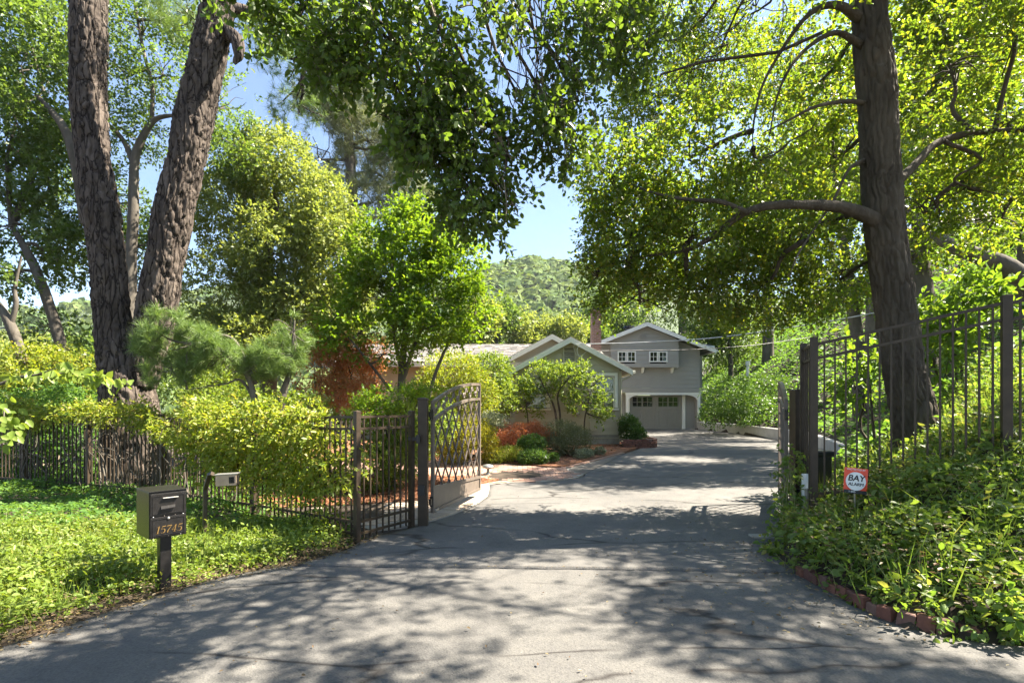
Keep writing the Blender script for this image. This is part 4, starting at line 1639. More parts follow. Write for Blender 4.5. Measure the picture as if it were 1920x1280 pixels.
# lower roof of the rear annexe, right
slab(gar, 'roof', (gx(1275), 31.5, 5.55), (gx(1275) + 2.6, 31.5, 5.55), (gx(1275) + 2.6, 37, 6.7), (gx(1275), 37, 6.7), 0.1, M['shingle_dark'])
mb = MB()
mb.box((gx(1275) + 1.3, 31.46, 5.44), (2.6, 0.06, 0.2))
mb.build('fascia_board', M['white'], gar)
mb = MB()
mb.box((gx(1275) + 1.1, 34.5, 3.2), (1.9, 5, 4.6))
mb.build('annexe_wall', M['siding_g'], gar)
mb = MB()
mb.lathe((gx(1197), 32.5, gza - 0.12), [(0.26, 0), (0.26, 0.32), (0.34, 0.34), (0.30, 0.46), (0.05, 0.5)], 14)
mb.build('roof_vent', M['black_metal'], gar)

# brick planter at the wing corner
pl = thing('brick_planter', (4.75, 18.9, 0.2), 'low curved brick planter at the corner of the taupe wing', 'planter')
bmp = brick_mesh('planter_brick', 0.20, 0.10, 0.075, M['red_brick'])
edge = catmull([(3.9, 18.4, 0), (4.5, 18.25, 0), (5.15, 18.5, 0), (5.3, 19.2, 0), (5.15, 19.9, 0)], 80)
sl = np.concatenate([[0], np.cumsum(np.linalg.norm(np.diff(edge, axis=0), axis=1))])
for k in range(4):
    for s in np.arange(0.1 + (0.1 if k % 2 else 0), sl[-1], 0.212):
        x, y = np.interp(s, sl, edge[:, 0]), np.interp(s, sl, edge[:, 1])
        x2, y2 = np.interp(s + 0.04, sl, edge[:, 0]), np.interp(s + 0.04, sl, edge[:, 1])
        o = link('brick', bmp, None, pl, (x, y, float(drive_z(y)) + 0.0 + k * 0.083))
        o.rotation_euler = (0, 0, math.atan2(y2 - y, x2 - x))
mb = MB()
mb.add([(p[0] * 0.97 + 0.1, p[1] + 0.02, 0.50) for p in edge[::8]] + [(4.2, 19.5, 0.50)], [tuple(range(len(edge[::8]) + 1))])
mb.build('planter_soil', M['soil'], pl)

# ================================================================== fences
def unit_picket(h, w=0.017):
    mb = MB()
    mb.box((0, 0, h / 2), (w, w, h))
    return mb.mesh('picket')


def post_mesh(h, w):
    mb = MB()
    mb.box((0, 0, h / 2), (w, w, h))
    mb.box((0, 0, h + 0.006), (w * 1.06, w * 1.06, 0.018))
    a = w * 0.53
    mb.add([(-a, -a, h + 0.015), (a, -a, h + 0.015), (a, a, h + 0.015), (-a, a, h + 0.015), (0, 0, h + 0.028)], [(0, 1, 4), (1, 2, 4), (2, 3, 4), (3, 0, 4)])
    return mb.mesh('post')


def fence_run(root, pts, tops, rails, mat, post_w=0.062, pick_w=0.017, step=0.102, base_off=0.05, bottoms=None, posts=True):
    """pts: post ground positions (x, y); tops: top heights; rails: drops below the top."""
    h_all = max(tops[i] - (bottoms[i] if bottoms else 0) for i in range(len(pts)))
    pm_ = unit_picket(1.0, pick_w)
    pm_.materials.append(mat)
    for i, (x, y) in enumerate(pts):
        if posts:
            zb = (bottoms[i] if bottoms else 0.0) - 0.25
            me = post_mesh(tops[i] - zb + 0.03, post_w)
            me.materials.append(mat)
            o = link('post', me, None, root, (x, y, zb))
            j = min(i, len(pts) - 2)
            o.rotation_euler = (0, 0, math.atan2(pts[j + 1][1] - pts[j][1], pts[j + 1][0] - pts[j][0]))
    for i in range(len(pts) - 1):
        a, b = np.array(pts[i], float), np.array(pts[i + 1], float)
        L = np.linalg.norm(b - a)
        d = (b - a) / L
        a2, b2 = a + d * post_w * 0.5, b - d * post_w * 0.5
        for dr in rails:
            za, zb = tops[i] - dr, tops[i + 1] - dr
            mb = MB()
            mb.bar((a2[0], a2[1], za), (b2[0], b2[1], zb), 0.028, 0.03)
            mb.build('rail', mat, root)
        n = max(2, int(round(L / step)))
        for k in range(1, n):
            t = k / n
            p = a + (b - a) * t
            zt = tops[i] + (tops[i + 1] - tops[i]) * t - rails[0] + 0.002
            zb = (bottoms[i] + (bottoms[i + 1] - bottoms[i]) * t if bottoms else 0.0) + base_off
            o = link('picket', pm_, None, root, (p[0], p[1], zb))
            o.scale = (1, 1, zt - zb)
            o.rotation_euler = (0, 0, math.atan2(d[1], d[0]))


GP_L = np.array([-1.19, 6.86])
fence_l = thing('picket_fence', (-1.81, 5.98, 0), 'dark bronze metal picket fence under the vine, left of the driveway', 'fence')
pts = [(-1.33, 6.77), (-1.81, 5.98), (-3.67, 7.3), (-5.95, 8.7), (-7.78, 9.4), (-9.44, 9.9), (-11.2, 10.4)]
fence_run(fence_l, pts, [1.50, 1.50, 1.46, 1.44, 1.46, 1.48, 1.5], [0.02, 0.16, 1.25, 1.39], M['bronze'])

# right fence: return panel by the gate and the raked run up the bank
fence_r = thing('picket_fence', (3.43, 5.8, 0.4), 'tall dark metal picket fence climbing the bank in front of the oak trunk', 'fence')
A, Bp, Cp = (3.42, 5.8), (4.83, 5.0), (6.3, 4.2)
fence_run(fence_r, [A, Bp, Cp], [2.335, 2.63, 2.95], [0.03, 0.19, 1.72], M['bronze'], post_w=0.075, step=0.099, bottoms=[0.35, 0.75, 1.1], base_off=0.02)
fence_run(fence_r, [(3.62, 6.36), A], [2.335, 2.335], [0.03, 0.19, 1.72], M['bronze'], post_w=0.07, step=0.12, bottoms=[0.2, 0.3], base_off=0.02)

# ================================================================== gates
def gate_post(loc, h, label, w=0.125):
    t = thing('gate_post', loc, label, 'gate post', 'driveway gate posts')
    mb = MB()
    x, y, z = loc
    mb.box((x, y, z + h / 2), (w, w, h))
    mb.build('shaft', M['bronze'], t, bevel=0.004)
    mb = MB()
    mb.box((x, y, z + h + 0.008), (w + 0.016, w + 0.016, 0.018))
    a = w / 2 + 0.004
    mb.add([(x - a, y - a, z + h + 0.017), (x + a, y - a, z + h + 0.017), (x + a, y + a, z + h + 0.017), (x - a, y + a, z + h + 0.017), (x, y, z + h + 0.035)], [(0, 1, 4), (1, 2, 4), (2, 3, 4), (3, 0, 4)])
    mb.build('cap', M['bronze'], t, bevel=0.003)
    return t


gpl = gate_post((GP_L[0], GP_L[1], 0), 1.70, 'square dark gate post between the left fence and the open lattice gate')
gpl.rotation_euler = (0, 0, 0)
# black latch and hinge hardware on the left post
mb = MB()
mb.box((-1.29, 6.76, 1.18), (0.16, 0.05, 0.05))
mb.box((-1.23, 6.72, 1.18), (0.05, 0.05, 0.11))
mb.build('latch', M['black'], gpl, bevel=0.004)
mb = MB()
mb.box((-1.20, 6.77, 0.50), (0.09, 0.06, 0.13))
mb.build('magnet_lock', M['black'], gpl, bevel=0.004)
gpr = gate_post((3.66, 6.55, 0), 1.80, 'square dark gate post on the right beside the leafy bed', 0.15)
mb = MB()
mb.box((3.60, 6.45, 0.52), (0.13, 0.07, 0.10))
mb.lathe((3.60, 6.42, 0.43), [(0.02, 0), (0.045, 0.02), (0.045, 0.05)], 10)
mb.build('sensor', M['black'], gpr, bevel=0.006)
mb = MB()
mb.tube([(3.66, 6.55, 1.83), (3.66, 6.55, 1.87)], 0.01, 6)
mb.build('finial', M['bronze'], gpr)


def gate_leaf(name, hinge, end, label, zb=0.17, flip=1):
    h, e = Vector((hinge[0], hinge[1], 0)), Vector((end[0], end[1], 0))
    L = (e - h).length
    d = (e - h).normalized()
    nv = Vector((0, 0, 1)).cross(d)
    T = Matrix.Translation(h) @ Matrix(((d.x, nv.x, 0, 0), (d.y, nv.y, 0, 0), (0, 0, 1, 0), (0, 0, 0, 1)))
    root = thing(name, h, label, 'gate', 'arched driveway gate leaves')
    z_out = lambda u: 1.68 + 0.35 * (1 - (1 - u / L) ** 2)
    z_in = lambda u: 1.43 + 0.345 * (1 - (1 - u / L) ** 2)
    z_pan = lambda u: 0.53 - 0.11 * u / L
    t = 0.045
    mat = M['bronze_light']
    for u in (t / 2, L - t / 2):
        mb = MB(T)
        mb.box((u, 0, (zb + z_out(u)) / 2), (t, t, z_out(u) - zb))
        mb.build('stile', mat, root, bevel=0.003)

    def arc(zf, w, hgt, nm):
        mb = MB(T)
        n = 28
        us = np.linspace(t, L - t, n)
        vs, fs = [], []
        for u in us:
            z = zf(u)
            for (dy, dz) in ((-w / 2, -hgt), (w / 2, -hgt), (w / 2, 0), (-w / 2, 0)):
                vs.append((u, dy, z + dz))
        for i in range(n - 1):
            for j in range(4):
                j2 = (j + 1) % 4
                fs.append((i * 4 + j, i * 4 + j2, (i + 1) * 4 + j2, (i + 1) * 4 + j))
        fs += [(3, 2, 1, 0), tuple((n - 1) * 4 + j for j in range(4))]
        mb.add(vs, fs)
        mb.build(nm, mat, root)
    arc(z_out, t, 0.045, 'top_rail')
    arc(z_in, t, 0.04, 'arch_rail')
    arc(z_pan, t, 0.045, 'middle_rail')
    mb = MB(T)
    mb.box((L / 2, 0, zb + 0.022), (L - 2 * t, t, 0.044))
    mb.build('bottom_rail', mat, root, bevel=0.003)
    mb = MB(T)
    us = (t, L - t)
    mb.prism([(us[0], -0.006, zb + 0.044), (us[1], -0.006, zb + 0.044), (us[1], -0.006, z_pan(us[1]) - 0.045), (us[0], -0.006, z_pan(us[0]) - 0.045)], (0, 0.012, 0))
    mb.build('kick_panel', mat, root)
    # diagonal lattice
    wd, hd = L / 7.4, 0.40
    sl_ = hd / wd
    for sgn in (1, -1):
        for k in range(-6, 16):
            u0 = k * wd
            us = np.linspace(t, L - t, 400)
            zs = (us - u0) * sl_ + 0.45 if sgn > 0 else (L - us - u0) * sl_ + 0.45
            ok_ = (zs > np.array([z_pan(u) for u in us]) - 0.01) & (zs < np.array([z_in(u) for u in us]) - 0.03)
            if ok_.sum() < 12:
                continue
            ii = np.where(ok_)[0]
            mb = MB(T)
            yo = 0.007 * sgn
            mb.bar((us[ii[0]], yo, zs[ii[0]]), (us[ii[-1]], yo, zs[ii[-1]]), 0.013, 0.02, up=(0, 1, 0))
            mb.build('lattice_bar', mat, root)
    # scrolls between the arches
    n = 7
    for k in range(n):
        u = t + (k + 0.5) * (L - 2 * t) / n
        zc = (z_out(u) - 0.045 + z_in(u)) / 2
        hh = (z_out(u) - 0.045 - z_in(u)) * 0.46
        s = 1 if k % 2 else -1
        def spiral(cu, cz, r_out, a0, turn, n_=16):
            q = []
            for i in range(n_):
                f = i / (n_ - 1.0)
                q.append((cu + r_out * (1 - 0.72 * f) * math.cos(a0 + turn * f), 0, cz + r_out * (1 - 0.72 * f) * math.sin(a0 + turn * f)))
            return q
        ro = hh * 0.52
        wd_ = (L - 2 * t) / n
        low = spiral(u - wd_ * 0.20, zc - hh + ro, ro, 0.0, -s * 2.6 * math.pi if s < 0 else -2.6 * math.pi)
        upp = spiral(u + wd_ * 0.22, zc + hh - ro, ro, math.pi, -2.6 * math.pi)
        mb = MB(T)
        mb.tube(low[::-1] + upp, 0.011, 6)
        mb.build('scroll', mat, root, smooth=True)
    # hinges
    for z in (zb + 0.16, 1.5):
        mb = MB(T)
        mb.tube([(-0.02, 0, z - 0.07), (-0.02, 0, z + 0.07)], 0.022, 10)
        mb.box((-0.05, 0, z), (0.06, 0.03, 0.08))
        mb.build('hinge', M['black_metal'], root)
    mb = MB(T)
    mb.box((0.10, -0.03 * flip, zb + 0.03), (0.1, 0.02, 0.03))
    mb.build('guide_bolt', M['steel'], root)
    return root


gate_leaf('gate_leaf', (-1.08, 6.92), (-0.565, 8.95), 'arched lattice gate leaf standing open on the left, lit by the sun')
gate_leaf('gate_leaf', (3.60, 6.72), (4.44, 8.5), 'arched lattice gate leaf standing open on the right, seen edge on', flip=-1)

# gate operator behind the right post
op = thing('gate_operator', (4.35, 7.3, 0.3), 'black gate motor box behind the right fence corner', 'gate motor')
mb = MB()
mb.box((4.36, 7.35, 0.60), (0.30, 0.30, 0.62))
mb.build('housing', M['black'], op, bevel=0.02)
mb = MB()
mb.box((4.36, 7.35, 0.95), (0.36, 0.36, 0.08))
mb.build('lid', M['black'], op, bevel=0.02)
# small white sensor post in front of the fence corner
sp = thing('sensor_post', (3.52, 6.1, 0.1), 'short white post among the vines beside the right gate post', 'post')
mb = MB()
mb.tube([(3.50, 6.12, 0.0), (3.50, 6.12, 0.80)], 0.035, 12)
mb.build('pipe', M['white'], sp, smooth=True)
mb = MB()
mb.box((3.53, 6.08, 0.42), (0.10, 0.06, 0.42))
mb.build('cover', M['concrete_old'], sp, bevel=0.006)

# ================================================================== lettering helpers
def text_mesh(body, size, shear=0.0, bold=0.0, name='lettering'):
    cu = bpy.data.curves.new(name, 'FONT')
    cu.body = body
    cu.size = size
    cu.shear = shear
    cu.offset = bold
    cu.extrude = 0.0006
    cu.align_x = 'CENTER'
    cu.align_y = 'CENTER'
    tmp = bpy.data.objects.new('tmp_text', cu)
    COL.objects.link(tmp)
    dg = bpy.context.evaluated_depsgraph_get()
    me = bpy.data.meshes.new_from_object(tmp.evaluated_get(dg))
    bpy.data.objects.remove(tmp)
    bpy.data.curves.remove(cu)
    me.name = name
    return me


def put(me, name, mat, parent, M4):
    """Mesh given in local XY plane, placed with a world matrix M4."""
    me.transform(Matrix.Translation(-world_origin(parent)) @ M4)
    me.update()
    return link(name, me, mat, parent)


def stroke(mb, pts, ws):
    """Flat ribbon in the XY plane with varying width."""
    pts = np.array(pts, float)
    d = nrm(np.gradient(pts, axis=0))
    n_ = np.c_[-d[:, 1], d[:, 0]]
    w = np.asarray(ws)[:, None] / 2
    l_, r_ = pts + n_ * w, pts - n_ * w
    vs = [(x, y, 0) for x, y in l_] + [(x, y, 0) for x, y in r_]
    n = len(pts)
    mb.add(vs, [(i, n + i, n + i + 1, i + 1) for i in range(n - 1)])


def serif_digit(mb, dgt, ox, s):
    """High contrast italic numerals."""
    sk = 0.22

    def tr(P):
        return [(ox + (x + sk * y) * s, y * s) for x, y in P]
    th, tn = 0.115 * s, 0.035 * s
    if dgt == '1':
        stroke(mb, tr([(0.30, 0.0), (0.30, 0.5), (0.30, 1.0)]), [th] * 3)
        stroke(mb, tr([(0.30, 0.96), (0.2, 0.88), (0.1, 0.86)]), [tn * 1.6, tn, tn])
        stroke(mb, tr([(0.10, 0.012), (0.30, 0.012), (0.50, 0.012)]), [tn] * 3)
    elif dgt == '7':
        stroke(mb, tr([(0.04, 0.93), (0.3, 0.94), (0.58, 0.95)]), [th * 1.1] * 3)
        stroke(mb, tr([(0.04, 0.95), (0.03, 0.85), (0.02, 0.74)]), [tn * 1.4, tn, tn])
        stroke(mb, tr([(0.56, 0.95), (0.36, 0.55), (0.24, 0.25), (0.22, 0.0)]), [tn, th * 0.7, th, th * 1.1])
    elif dgt == '4':
        stroke(mb, tr([(0.40, 0.0), (0.40, 0.5), (0.40, 1.0)]), [th] * 3)
        stroke(mb, tr([(0.38, 0.98), (0.2, 0.62), (0.02, 0.27)]), [tn * 1.3] * 3)
        stroke(mb, tr([(0.02, 0.27), (0.3, 0.27), (0.60, 0.27)]), [tn * 1.3] * 3)
        stroke(mb, tr([(0.24, 0.012), (0.40, 0.012), (0.56, 0.012)]), [tn] * 3)
    else:
        stroke(mb, tr([(0.12, 0.94), (0.32, 0.92), (0.54, 0.97)]), [th, th * 1.05, th * 0.7])
        stroke(mb, tr([(0.12, 0.96), (0.10, 0.75), (0.08, 0.52)]), [tn * 1.2] * 3)
        a = np.linspace(2.3, -2.5, 22)
        P = [(0.28 + 0.25 * math.cos(t), 0.30 + 0.29 * math.sin(t)) for t in a]
        W = [tn + (th * 1.15 - tn) * max(0, math.cos(t)) for t in a]
        stroke(mb, tr(P), W)


# ================================================================== mailbox
phi = R(50)
nf = Vector((math.sin(phi), -math.cos(phi), 0))       # front of the box
sd = Vector((math.cos(phi), math.sin(phi), 0))        # to the right, seen from the front
pc = at(308, 1105, 4.44)
mbx = thing('mailbox', (pc[0], pc[1], 0.0), 'black locking mailbox numbered 15745 on a post at the road edge', 'mailbox')
TB = Matrix(((sd.x, -nf.x, 0, pc[0]), (sd.y, -nf.y, 0, pc[1]), (0, 0, 1, 0), (0, 0, 0, 1)))
bw, bd, bz0_, bz1 = 0.275, 0.36, 0.475, 0.865
oy = -0.10                                            # the front face sits ahead of the post
mb = MB(TB)
mb.box((0, 0, 0.21), (0.085, 0.085, 0.62))
mb.build('post', M['black_metal'], mbx, bevel=0.004)
mb = MB(TB)
mb.box((0, oy + bd / 2, (bz0_ + bz1) / 2), (bw, bd, bz1 - bz0_))
body = mb.build('box', M['black_metal'], mbx, bevel=0.004)
mb = MB(TB)
mb.prism([(-bw / 2 - 0.004, oy - 0.008, bz1 + 0.002), (bw / 2 + 0.004, oy - 0.008, bz1 + 0.002), (bw / 2 + 0.004, oy + bd + 0.004, bz1 + 0.002), (-bw / 2 - 0.004, oy + bd + 0.004, bz1 + 0.002)], (0, 0, 0.008))
mb.build('top_plate', M['black_metal'], mbx, bevel=0.002)


def raised(mb, x0, x1, z0, z1, y, t=0.006, w=0.006):
    for (a, b, c_, d_) in ((x0, x1, z0, z0 + w), (x0, x1, z1 - w, z1), (x0, x0 + w, z0 + w, z1 - w), (x1 - w, x1, z0 + w, z1 - w)):
        mb.box(((a + b) / 2, y, (c_ + d_) / 2), (b - a, t, d_ - c_))


zmid = bz0_ + 0.185
mb = MB(TB)
mb.box((0, oy - 0.006, (zmid + 0.006 + bz1 - 0.012) / 2), (bw - 0.012, 0.012, bz1 - 0.012 - zmid - 0.006))
up_door = mb.build('deposit_door', M['black_metal'], mbx, bevel=0.003)
mb = MB(TB)
raised(mb, -bw / 2 + 0.02, bw / 2 - 0.02, zmid + 0.02, bz1 - 0.03, oy - 0.013)
mb.build('embossed_border', M['black_metal'], up_door)
mb = MB(TB)
mb.box((0.012, oy - 0.022, bz1 - 0.052), (0.115, 0.02, 0.007))
mb.build('pull_handle', M['steel'], up_door, bevel=0.002)
mb = MB(TB)
mb.prism([(-0.055, oy - 0.012, bz1 - 0.12), (0.05, oy - 0.012, bz1 - 0.115), (0.042, oy - 0.035, bz1 - 0.135), (-0.06, oy - 0.035, bz1 - 0.14)], (0, 0, -0.006))
mb.build('flap_lip', M['black_metal'], up_door)
mb = MB(TB)
mb.box((0, oy - 0.006, (bz0_ + 0.01 + zmid - 0.006) / 2), (bw - 0.012, 0.012, zmid - 0.006 - bz0_ - 0.01))
low_door = mb.build('retrieval_door', M['black_metal'], mbx, bevel=0.003)
mb = MB(TB)
raised(mb, -bw / 2 + 0.02, bw / 2 - 0.02, bz0_ + 0.025, zmid - 0.02, oy - 0.013, w=0.004)
mb.build('embossed_border', M['black_metal'], low_door)
for k, (u, z) in enumerate(((-0.11, zmid), (-0.03, zmid), (0.05, zmid), (0.11, zmid), (-0.11, bz0_ + 0.012), (0.0, bz0_ + 0.012), (0.09, bz0_ + 0.012))):
    mb = MB(TB @ Matrix.Translation((u, oy - 0.008, z)) @ Matrix.Rotation(R(90), 4, 'X'))
    mb.lathe((0, 0, 0), [(0.0038, 0), (0.0038, 0.003), (0.0015, 0.0045)], 8)
    mb.build('rivet', M['cable'] if k % 3 == 0 else M['bronze_light'], mbx)
mb = MB(TB @ Matrix.Translation((0.0, oy - 0.012, zmid - 0.022)) @ Matrix.Rotation(R(90), 4, 'X'))
mb.lathe((0, 0, 0), [(0.010, 0), (0.010, 0.006), (0.006, 0.010)], 12)
mb.build('lock', M['steel'], low_door)
num = MB()
x = 0
for ch in '15745':
    serif_digit(num, ch, x, 0.06)
    x += 0.041 if ch != '1' else 0.036
me = num.mesh('house_number')
w_tot = x
put(me, 'house_number', M['gold'], low_door, TB @ Matrix.Translation((-w_tot / 2 + 0.0, oy - 0.0165, bz0_ + 0.043)) @ Matrix.Rotation(R(90), 4, 'X'))

# ================================================================== gate intercom
kp = thing('gate_keypad', (-3.64, 6.07, 0.0), 'tan entry keypad box on a bent dark post beside the mailbox', 'keypad')
mb = MB()
p0, p1, p2 = Vector((-3.64, 6.07, -0.1)), Vector((-3.64, 6.07, 0.62)), Vector((-3.565, 6.03, 0.80))
mb.tube([p0, p1 - Vector((0, 0, 0.03)), p1, p2, p2 + Vector((0.05, -0.02, 0.015))], 0.03, 4)
mb.build('post', M['bronze'], kp)
kc = at(424, 900, 6.0)
Tk = Matrix.Translation(kc) @ Matrix.Rotation(R(14), 4, 'Z') @ Matrix.Rotation(R(-2), 4, 'Y')
mb = MB(Tk)
mb.box((0, 0.06, 0), (0.23, 0.12, 0.135))
mb.build('housing', M['black_metal'], kp, bevel=0.004)
mb = MB(Tk)
mb.box((0, -0.004, 0), (0.222, 0.008, 0.127))
mb.build('face_plate', M['tan_plate'], kp, bevel=0.002)
mb = MB(Tk)
mb.box((0.062, -0.010, 0.0), (0.06, 0.006, 0.075))
pad = mb.build('keypad', M['black'], kp)
for i in range(3):
    for j in range(4):
        mb = MB(Tk)
        mb.box((0.045 + i * 0.017, -0.015, -0.027 + j * 0.018), (0.012, 0.006, 0.012))
        mb.build('key', M['steel'] if False else M['black_metal'], pad)
mb = MB(Tk)
for j in range(6):
    mb.box((-0.045, -0.0095, -0.02 + j * 0.008), (0.055, 0.004, 0.004))
mb.build('speaker_grille', M['tan_plate'], kp)
mb = MB(Tk)
mb.box((-0.118, 0.05, 0.02), (0.004, 0.05, 0.05))
mb.build('sticker', M['red'], kp)
mb = MB(Tk)
mb.box((0, 0.055, 0.071), (0.245, 0.15, 0.006))
mb.build('hood', M['steel'], kp)

# ================================================================== alarm sign
sg0 = at(1604.5, 901, 5.15)
sgn_ = thing('yard_sign', (sg0[0], sg0[1], 0.3), 'red and white alarm company yard sign among the vines of the bed', 'sign')
Ts = Matrix.Translation(sg0) @ Matrix.Rotation(R(-6), 4, 'Y') @ Matrix.Rotation(R(-8), 4, 'Z') @ Matrix.Rotation(R(90 + 8), 4, 'X')
Ts = Matrix.Translation(sg0) @ Matrix.Rotation(R(-10), 4, 'Z') @ Matrix.Rotation(R(5.5), 4, 'Y') @ Matrix.Rotation(R(90 - 6), 4, 'X')


def plate(name, pts, z, mat, t=0.003):
    m_ = MB(Ts)
    m_.prism([(a, b, z - t) for a, b in pts], (0, 0, t))
    return m_.build(name, mat, sgn_)


hw, hh = 0.108, 0.128
plate('panel', [(-hw, -hh), (hw, -hh), (hw, hh), (-hw, hh)], 0.0, M['red'], 0.006)
plate('number_strip', [(-hw, -hh), (hw, -hh), (hw, -hh + 0.035), (-hw, -hh + 0.035)], 0.0035, M['black'], 0.003)
circ = [(0.092 * math.cos(a), -0.005 + 0.092 * math.sin(a)) for a in np.linspace(0, 2 * math.pi, 40, endpoint=False)]
plate('white_disc', circ, 0.004, M['white'], 0.0035)
for dx_, dy_ in ((0, 0), (0.0022, 0), (-0.0022, 0), (0, 0.0018), (0, -0.0018)):
    put(text_mesh('BAY', 0.084, 0.16, 0.0), 'lettering', M['black'], sgn_, Ts @ Matrix.Translation((dx_, 0.024 + dy_, 0.0055 + abs(dx_) * 0.1 + abs(dy_) * 0.05)))
for dx_ in (0, 0.0012, -0.0012):
    put(text_mesh('ALARM', 0.044, 0.12, 0.0), 'lettering', M['black'], sgn_, Ts @ Matrix.Translation((dx_, -0.036, 0.0055 + abs(dx_) * 0.15 + (0.0001 if dx_ > 0 else 0))))
put(text_mesh('PROTECTED BY', 0.024, 0.0, 0.0), 'lettering', M['white'], sgn_, Ts @ Matrix.Translation((0, hh - 0.017, 0.0025)))
put(text_mesh('1-800-', 0.026, 0.0, 0.0), 'lettering', M['white'], sgn_, Ts @ Matrix.Translation((-0.03, -hh + 0.017, 0.005)))
mb = MB()
mb.tube([(sg0[0] + 0.005, sg0[1] + 0.02, sg0[2] + 0.05), (sg0[0] + 0.02, sg0[1] + 0.05, 0.2)], 0.008, 8)
mb.build('stake', M['steel'], sgn_)

# ================================================================== garden lights
def path_light(px, py, label, tilt=0.0):
    Z = 1641.6 / (py - 770 + 19.2)
    x, y = (px - 960) / FPX * Z, Z
    z = float(drive_z(y)) + 0.06
    t = thing('path_light', (x, y, z), label, 'garden light', 'low garden path lights')
    mb = MB()
    mb.lathe((x, y, z), [(0.045, -0.03), (0.05, 0.0), (0.03, 0.02), (0.028, 0.12)], 12)
    mb.build('stem', M['steel'], t, smooth=True)
    mb = MB()
    mb.lathe((x, y, z + 0.12), [(0.06, 0.0), (0.065, 0.02), (0.055, 0.05)], 14)
    mb.build('lamp_body', M['steel'], t, smooth=True)
    mb = MB()
    mb.lathe((x, y, z + 0.165), [(0.13, -0.02), (0.135, 0.0), (0.10, 0.035), (0.03, 0.055)], 18)
    mb.build('shade', M['steel'], t, smooth=True)


path_light(915, 893, 'small metal path light on the mulch tip just beyond the open gate')
path_light(1021, 873, 'small metal path light in front of the lower clipped bush')
path_light(1006, 862, 'round metal path light between the two clipped bushes')

# ================================================================== cables
sc = thing('service_cable', (2.3, 19.3, 4.1), 'pale service cable running from the near gable across to the right', 'cable')
pts = [at(1088, 645, 19.0), at(1200, 642, 18.3), at(1340, 633, 17), at(1480, 614, 15.5), at(1600, 594, 14.2), at(1740, 566, 13), at(1850, 541, 12.2), at(2000, 505, 11.4)]
mb = MB()
mb.tube(catmull(pts, 60), 0.018, 6)
mb.build('wire', M['cable'], sc, smooth=True)
mb = MB()
a = at(1088, 645, 19.0)
mb.tube(catmull([a, at(1082, 655, 19.1), at(1086, 668, 19.2), at(1094, 664, 19.2), at(1106, 652, 19.2)], 20), 0.012, 6)
mb.tube(catmull([a, at(1076, 648, 19.2), at(1080, 664, 19.3), at(1088, 667, 19.3)], 20), 0.010, 6)
mb.build('drip_loop', M['cable'], sc, smooth=True)
mb = MB()
mb.tube(catmull([at(1100, 658, 19.2), at(1300, 655, 24), at(1420, 646, 26), at(1520, 632, 27)], 40), 0.016, 6)
tag(mb.build('phone_cable', M['black'], smooth=True), 'thin dark cable sagging in front of the garage gable', 'cable')

# white standpipe on the ivy bank
p = at(1402, 706, 33)
mb = MB()
zt_ = float(terrain(p[0], p[1]))
mb.tube([(p[0], p[1], zt_ - 0.1), (p[0], p[1], zt_ + 0.85)], 0.09, 10)
mb.tube([(p[0], p[1], zt_ + 0.80), (p[0] + 0.02, p[1], zt_ + 1.05)], 0.14, 10)
tag(mb.build('standpipe', M['white']), 'white pipe standing in the ivy of the bank', 'pipe')

# slatted bench edge seen through the far left of the fence
bn = thing('garden_bench', (-12.4, 12.2, -0.1), 'weathered slatted bench behind the far left of the fence', 'bench')
for k in range(5):
    mb = MB()
    mb.box((-12.2, 12.3, 0.25 + k * 0.11), (2.6, 0.03, 0.075))
    mb.build('slat', M['wood'], bn, bevel=0.004)
for x in (-13.3, -11.0):
    mb = MB()
    mb.box((x, 12.36, 0.3), (0.09, 0.07, 0.9))
    mb.build('leg', M['wood'], bn)
mb = MB()
mb.box((-12.2, 12.05, 0.28), (2.6, 0.45, 0.05))
mb.build('seat', M['wood'], bn)

# ================================================================== houses up the hillside
def hill_house(c, w, d, h, rot, wall, roofm, label, slope=0.4):
    t = thing('hillside_house', c, label, 'house')
    T = Matrix.Translation(c) @ Matrix.Rotation(rot, 4, 'Z')
    mb = MB(T)
    mb.box((0, 0, h / 2 - 2), (w, d, h + 4))
    mb.build('wall', wall, t)
    o = 0.7
    mb = MB(T)
    hr = (w / 2 + o) * slope
    rl = d / 2 * 0.45
    vs = [(-w / 2 - o, -d / 2 - o, h), (w / 2 + o, -d / 2 - o, h), (w / 2 + o, d / 2 + o, h), (-w / 2 - o, d / 2 + o, h), (0, -rl, h + hr), (0, rl, h + hr)]
    mb.add(vs, [(0, 1, 4), (1, 2, 5, 4), (2, 3, 5), (3, 0, 4, 5), (3, 2, 1, 0)])
    mb.build('roof', roofm, t)
    mb = MB(T)
    mb.box((0, -d / 2 - o, h - 0.1), (w + 2 * o, 0.05, 0.22))
    mb.build('fascia', M['fascia'], t)
    for x in (-w * 0.28, w * 0.22):
        mb = MB(T)
        mb.box((x, -d / 2 - 0.02, h - 1.2), (1.3, 0.08, 1.1))
        wn_ = mb.build('window', M['white'], t)
        mb = MB(T)
        mb.box((x, -d / 2 - 0.065, h - 1.2), (1.1, 0.02, 0.9))
        mb.build('pane', M['glass'], wn_)
    return t


p = at(1810, 498, 36)
M['house_beige'] = paint_mat('beige_wall', (0.5, 0.42, 0.32), rough=0.8, var=0.05)
M['roof_pale'] = paint_mat('pale_roof', (0.36, 0.32, 0.30), rough=0.9, var=0.1)
hill_house(Vector(p), 9, 8, 1.6, R(-20), M['house_beige'], M['roof_pale'], 'beige house with pale roof high on the wooded bank behind the oak')
p = at(1618, 592, 40)
hill_house(Vector(p), 4, 5, 1.9, R(15), M['redwood'], M['shingle'], 'small red brown house glimpsed through the trees left of the oak trunk')

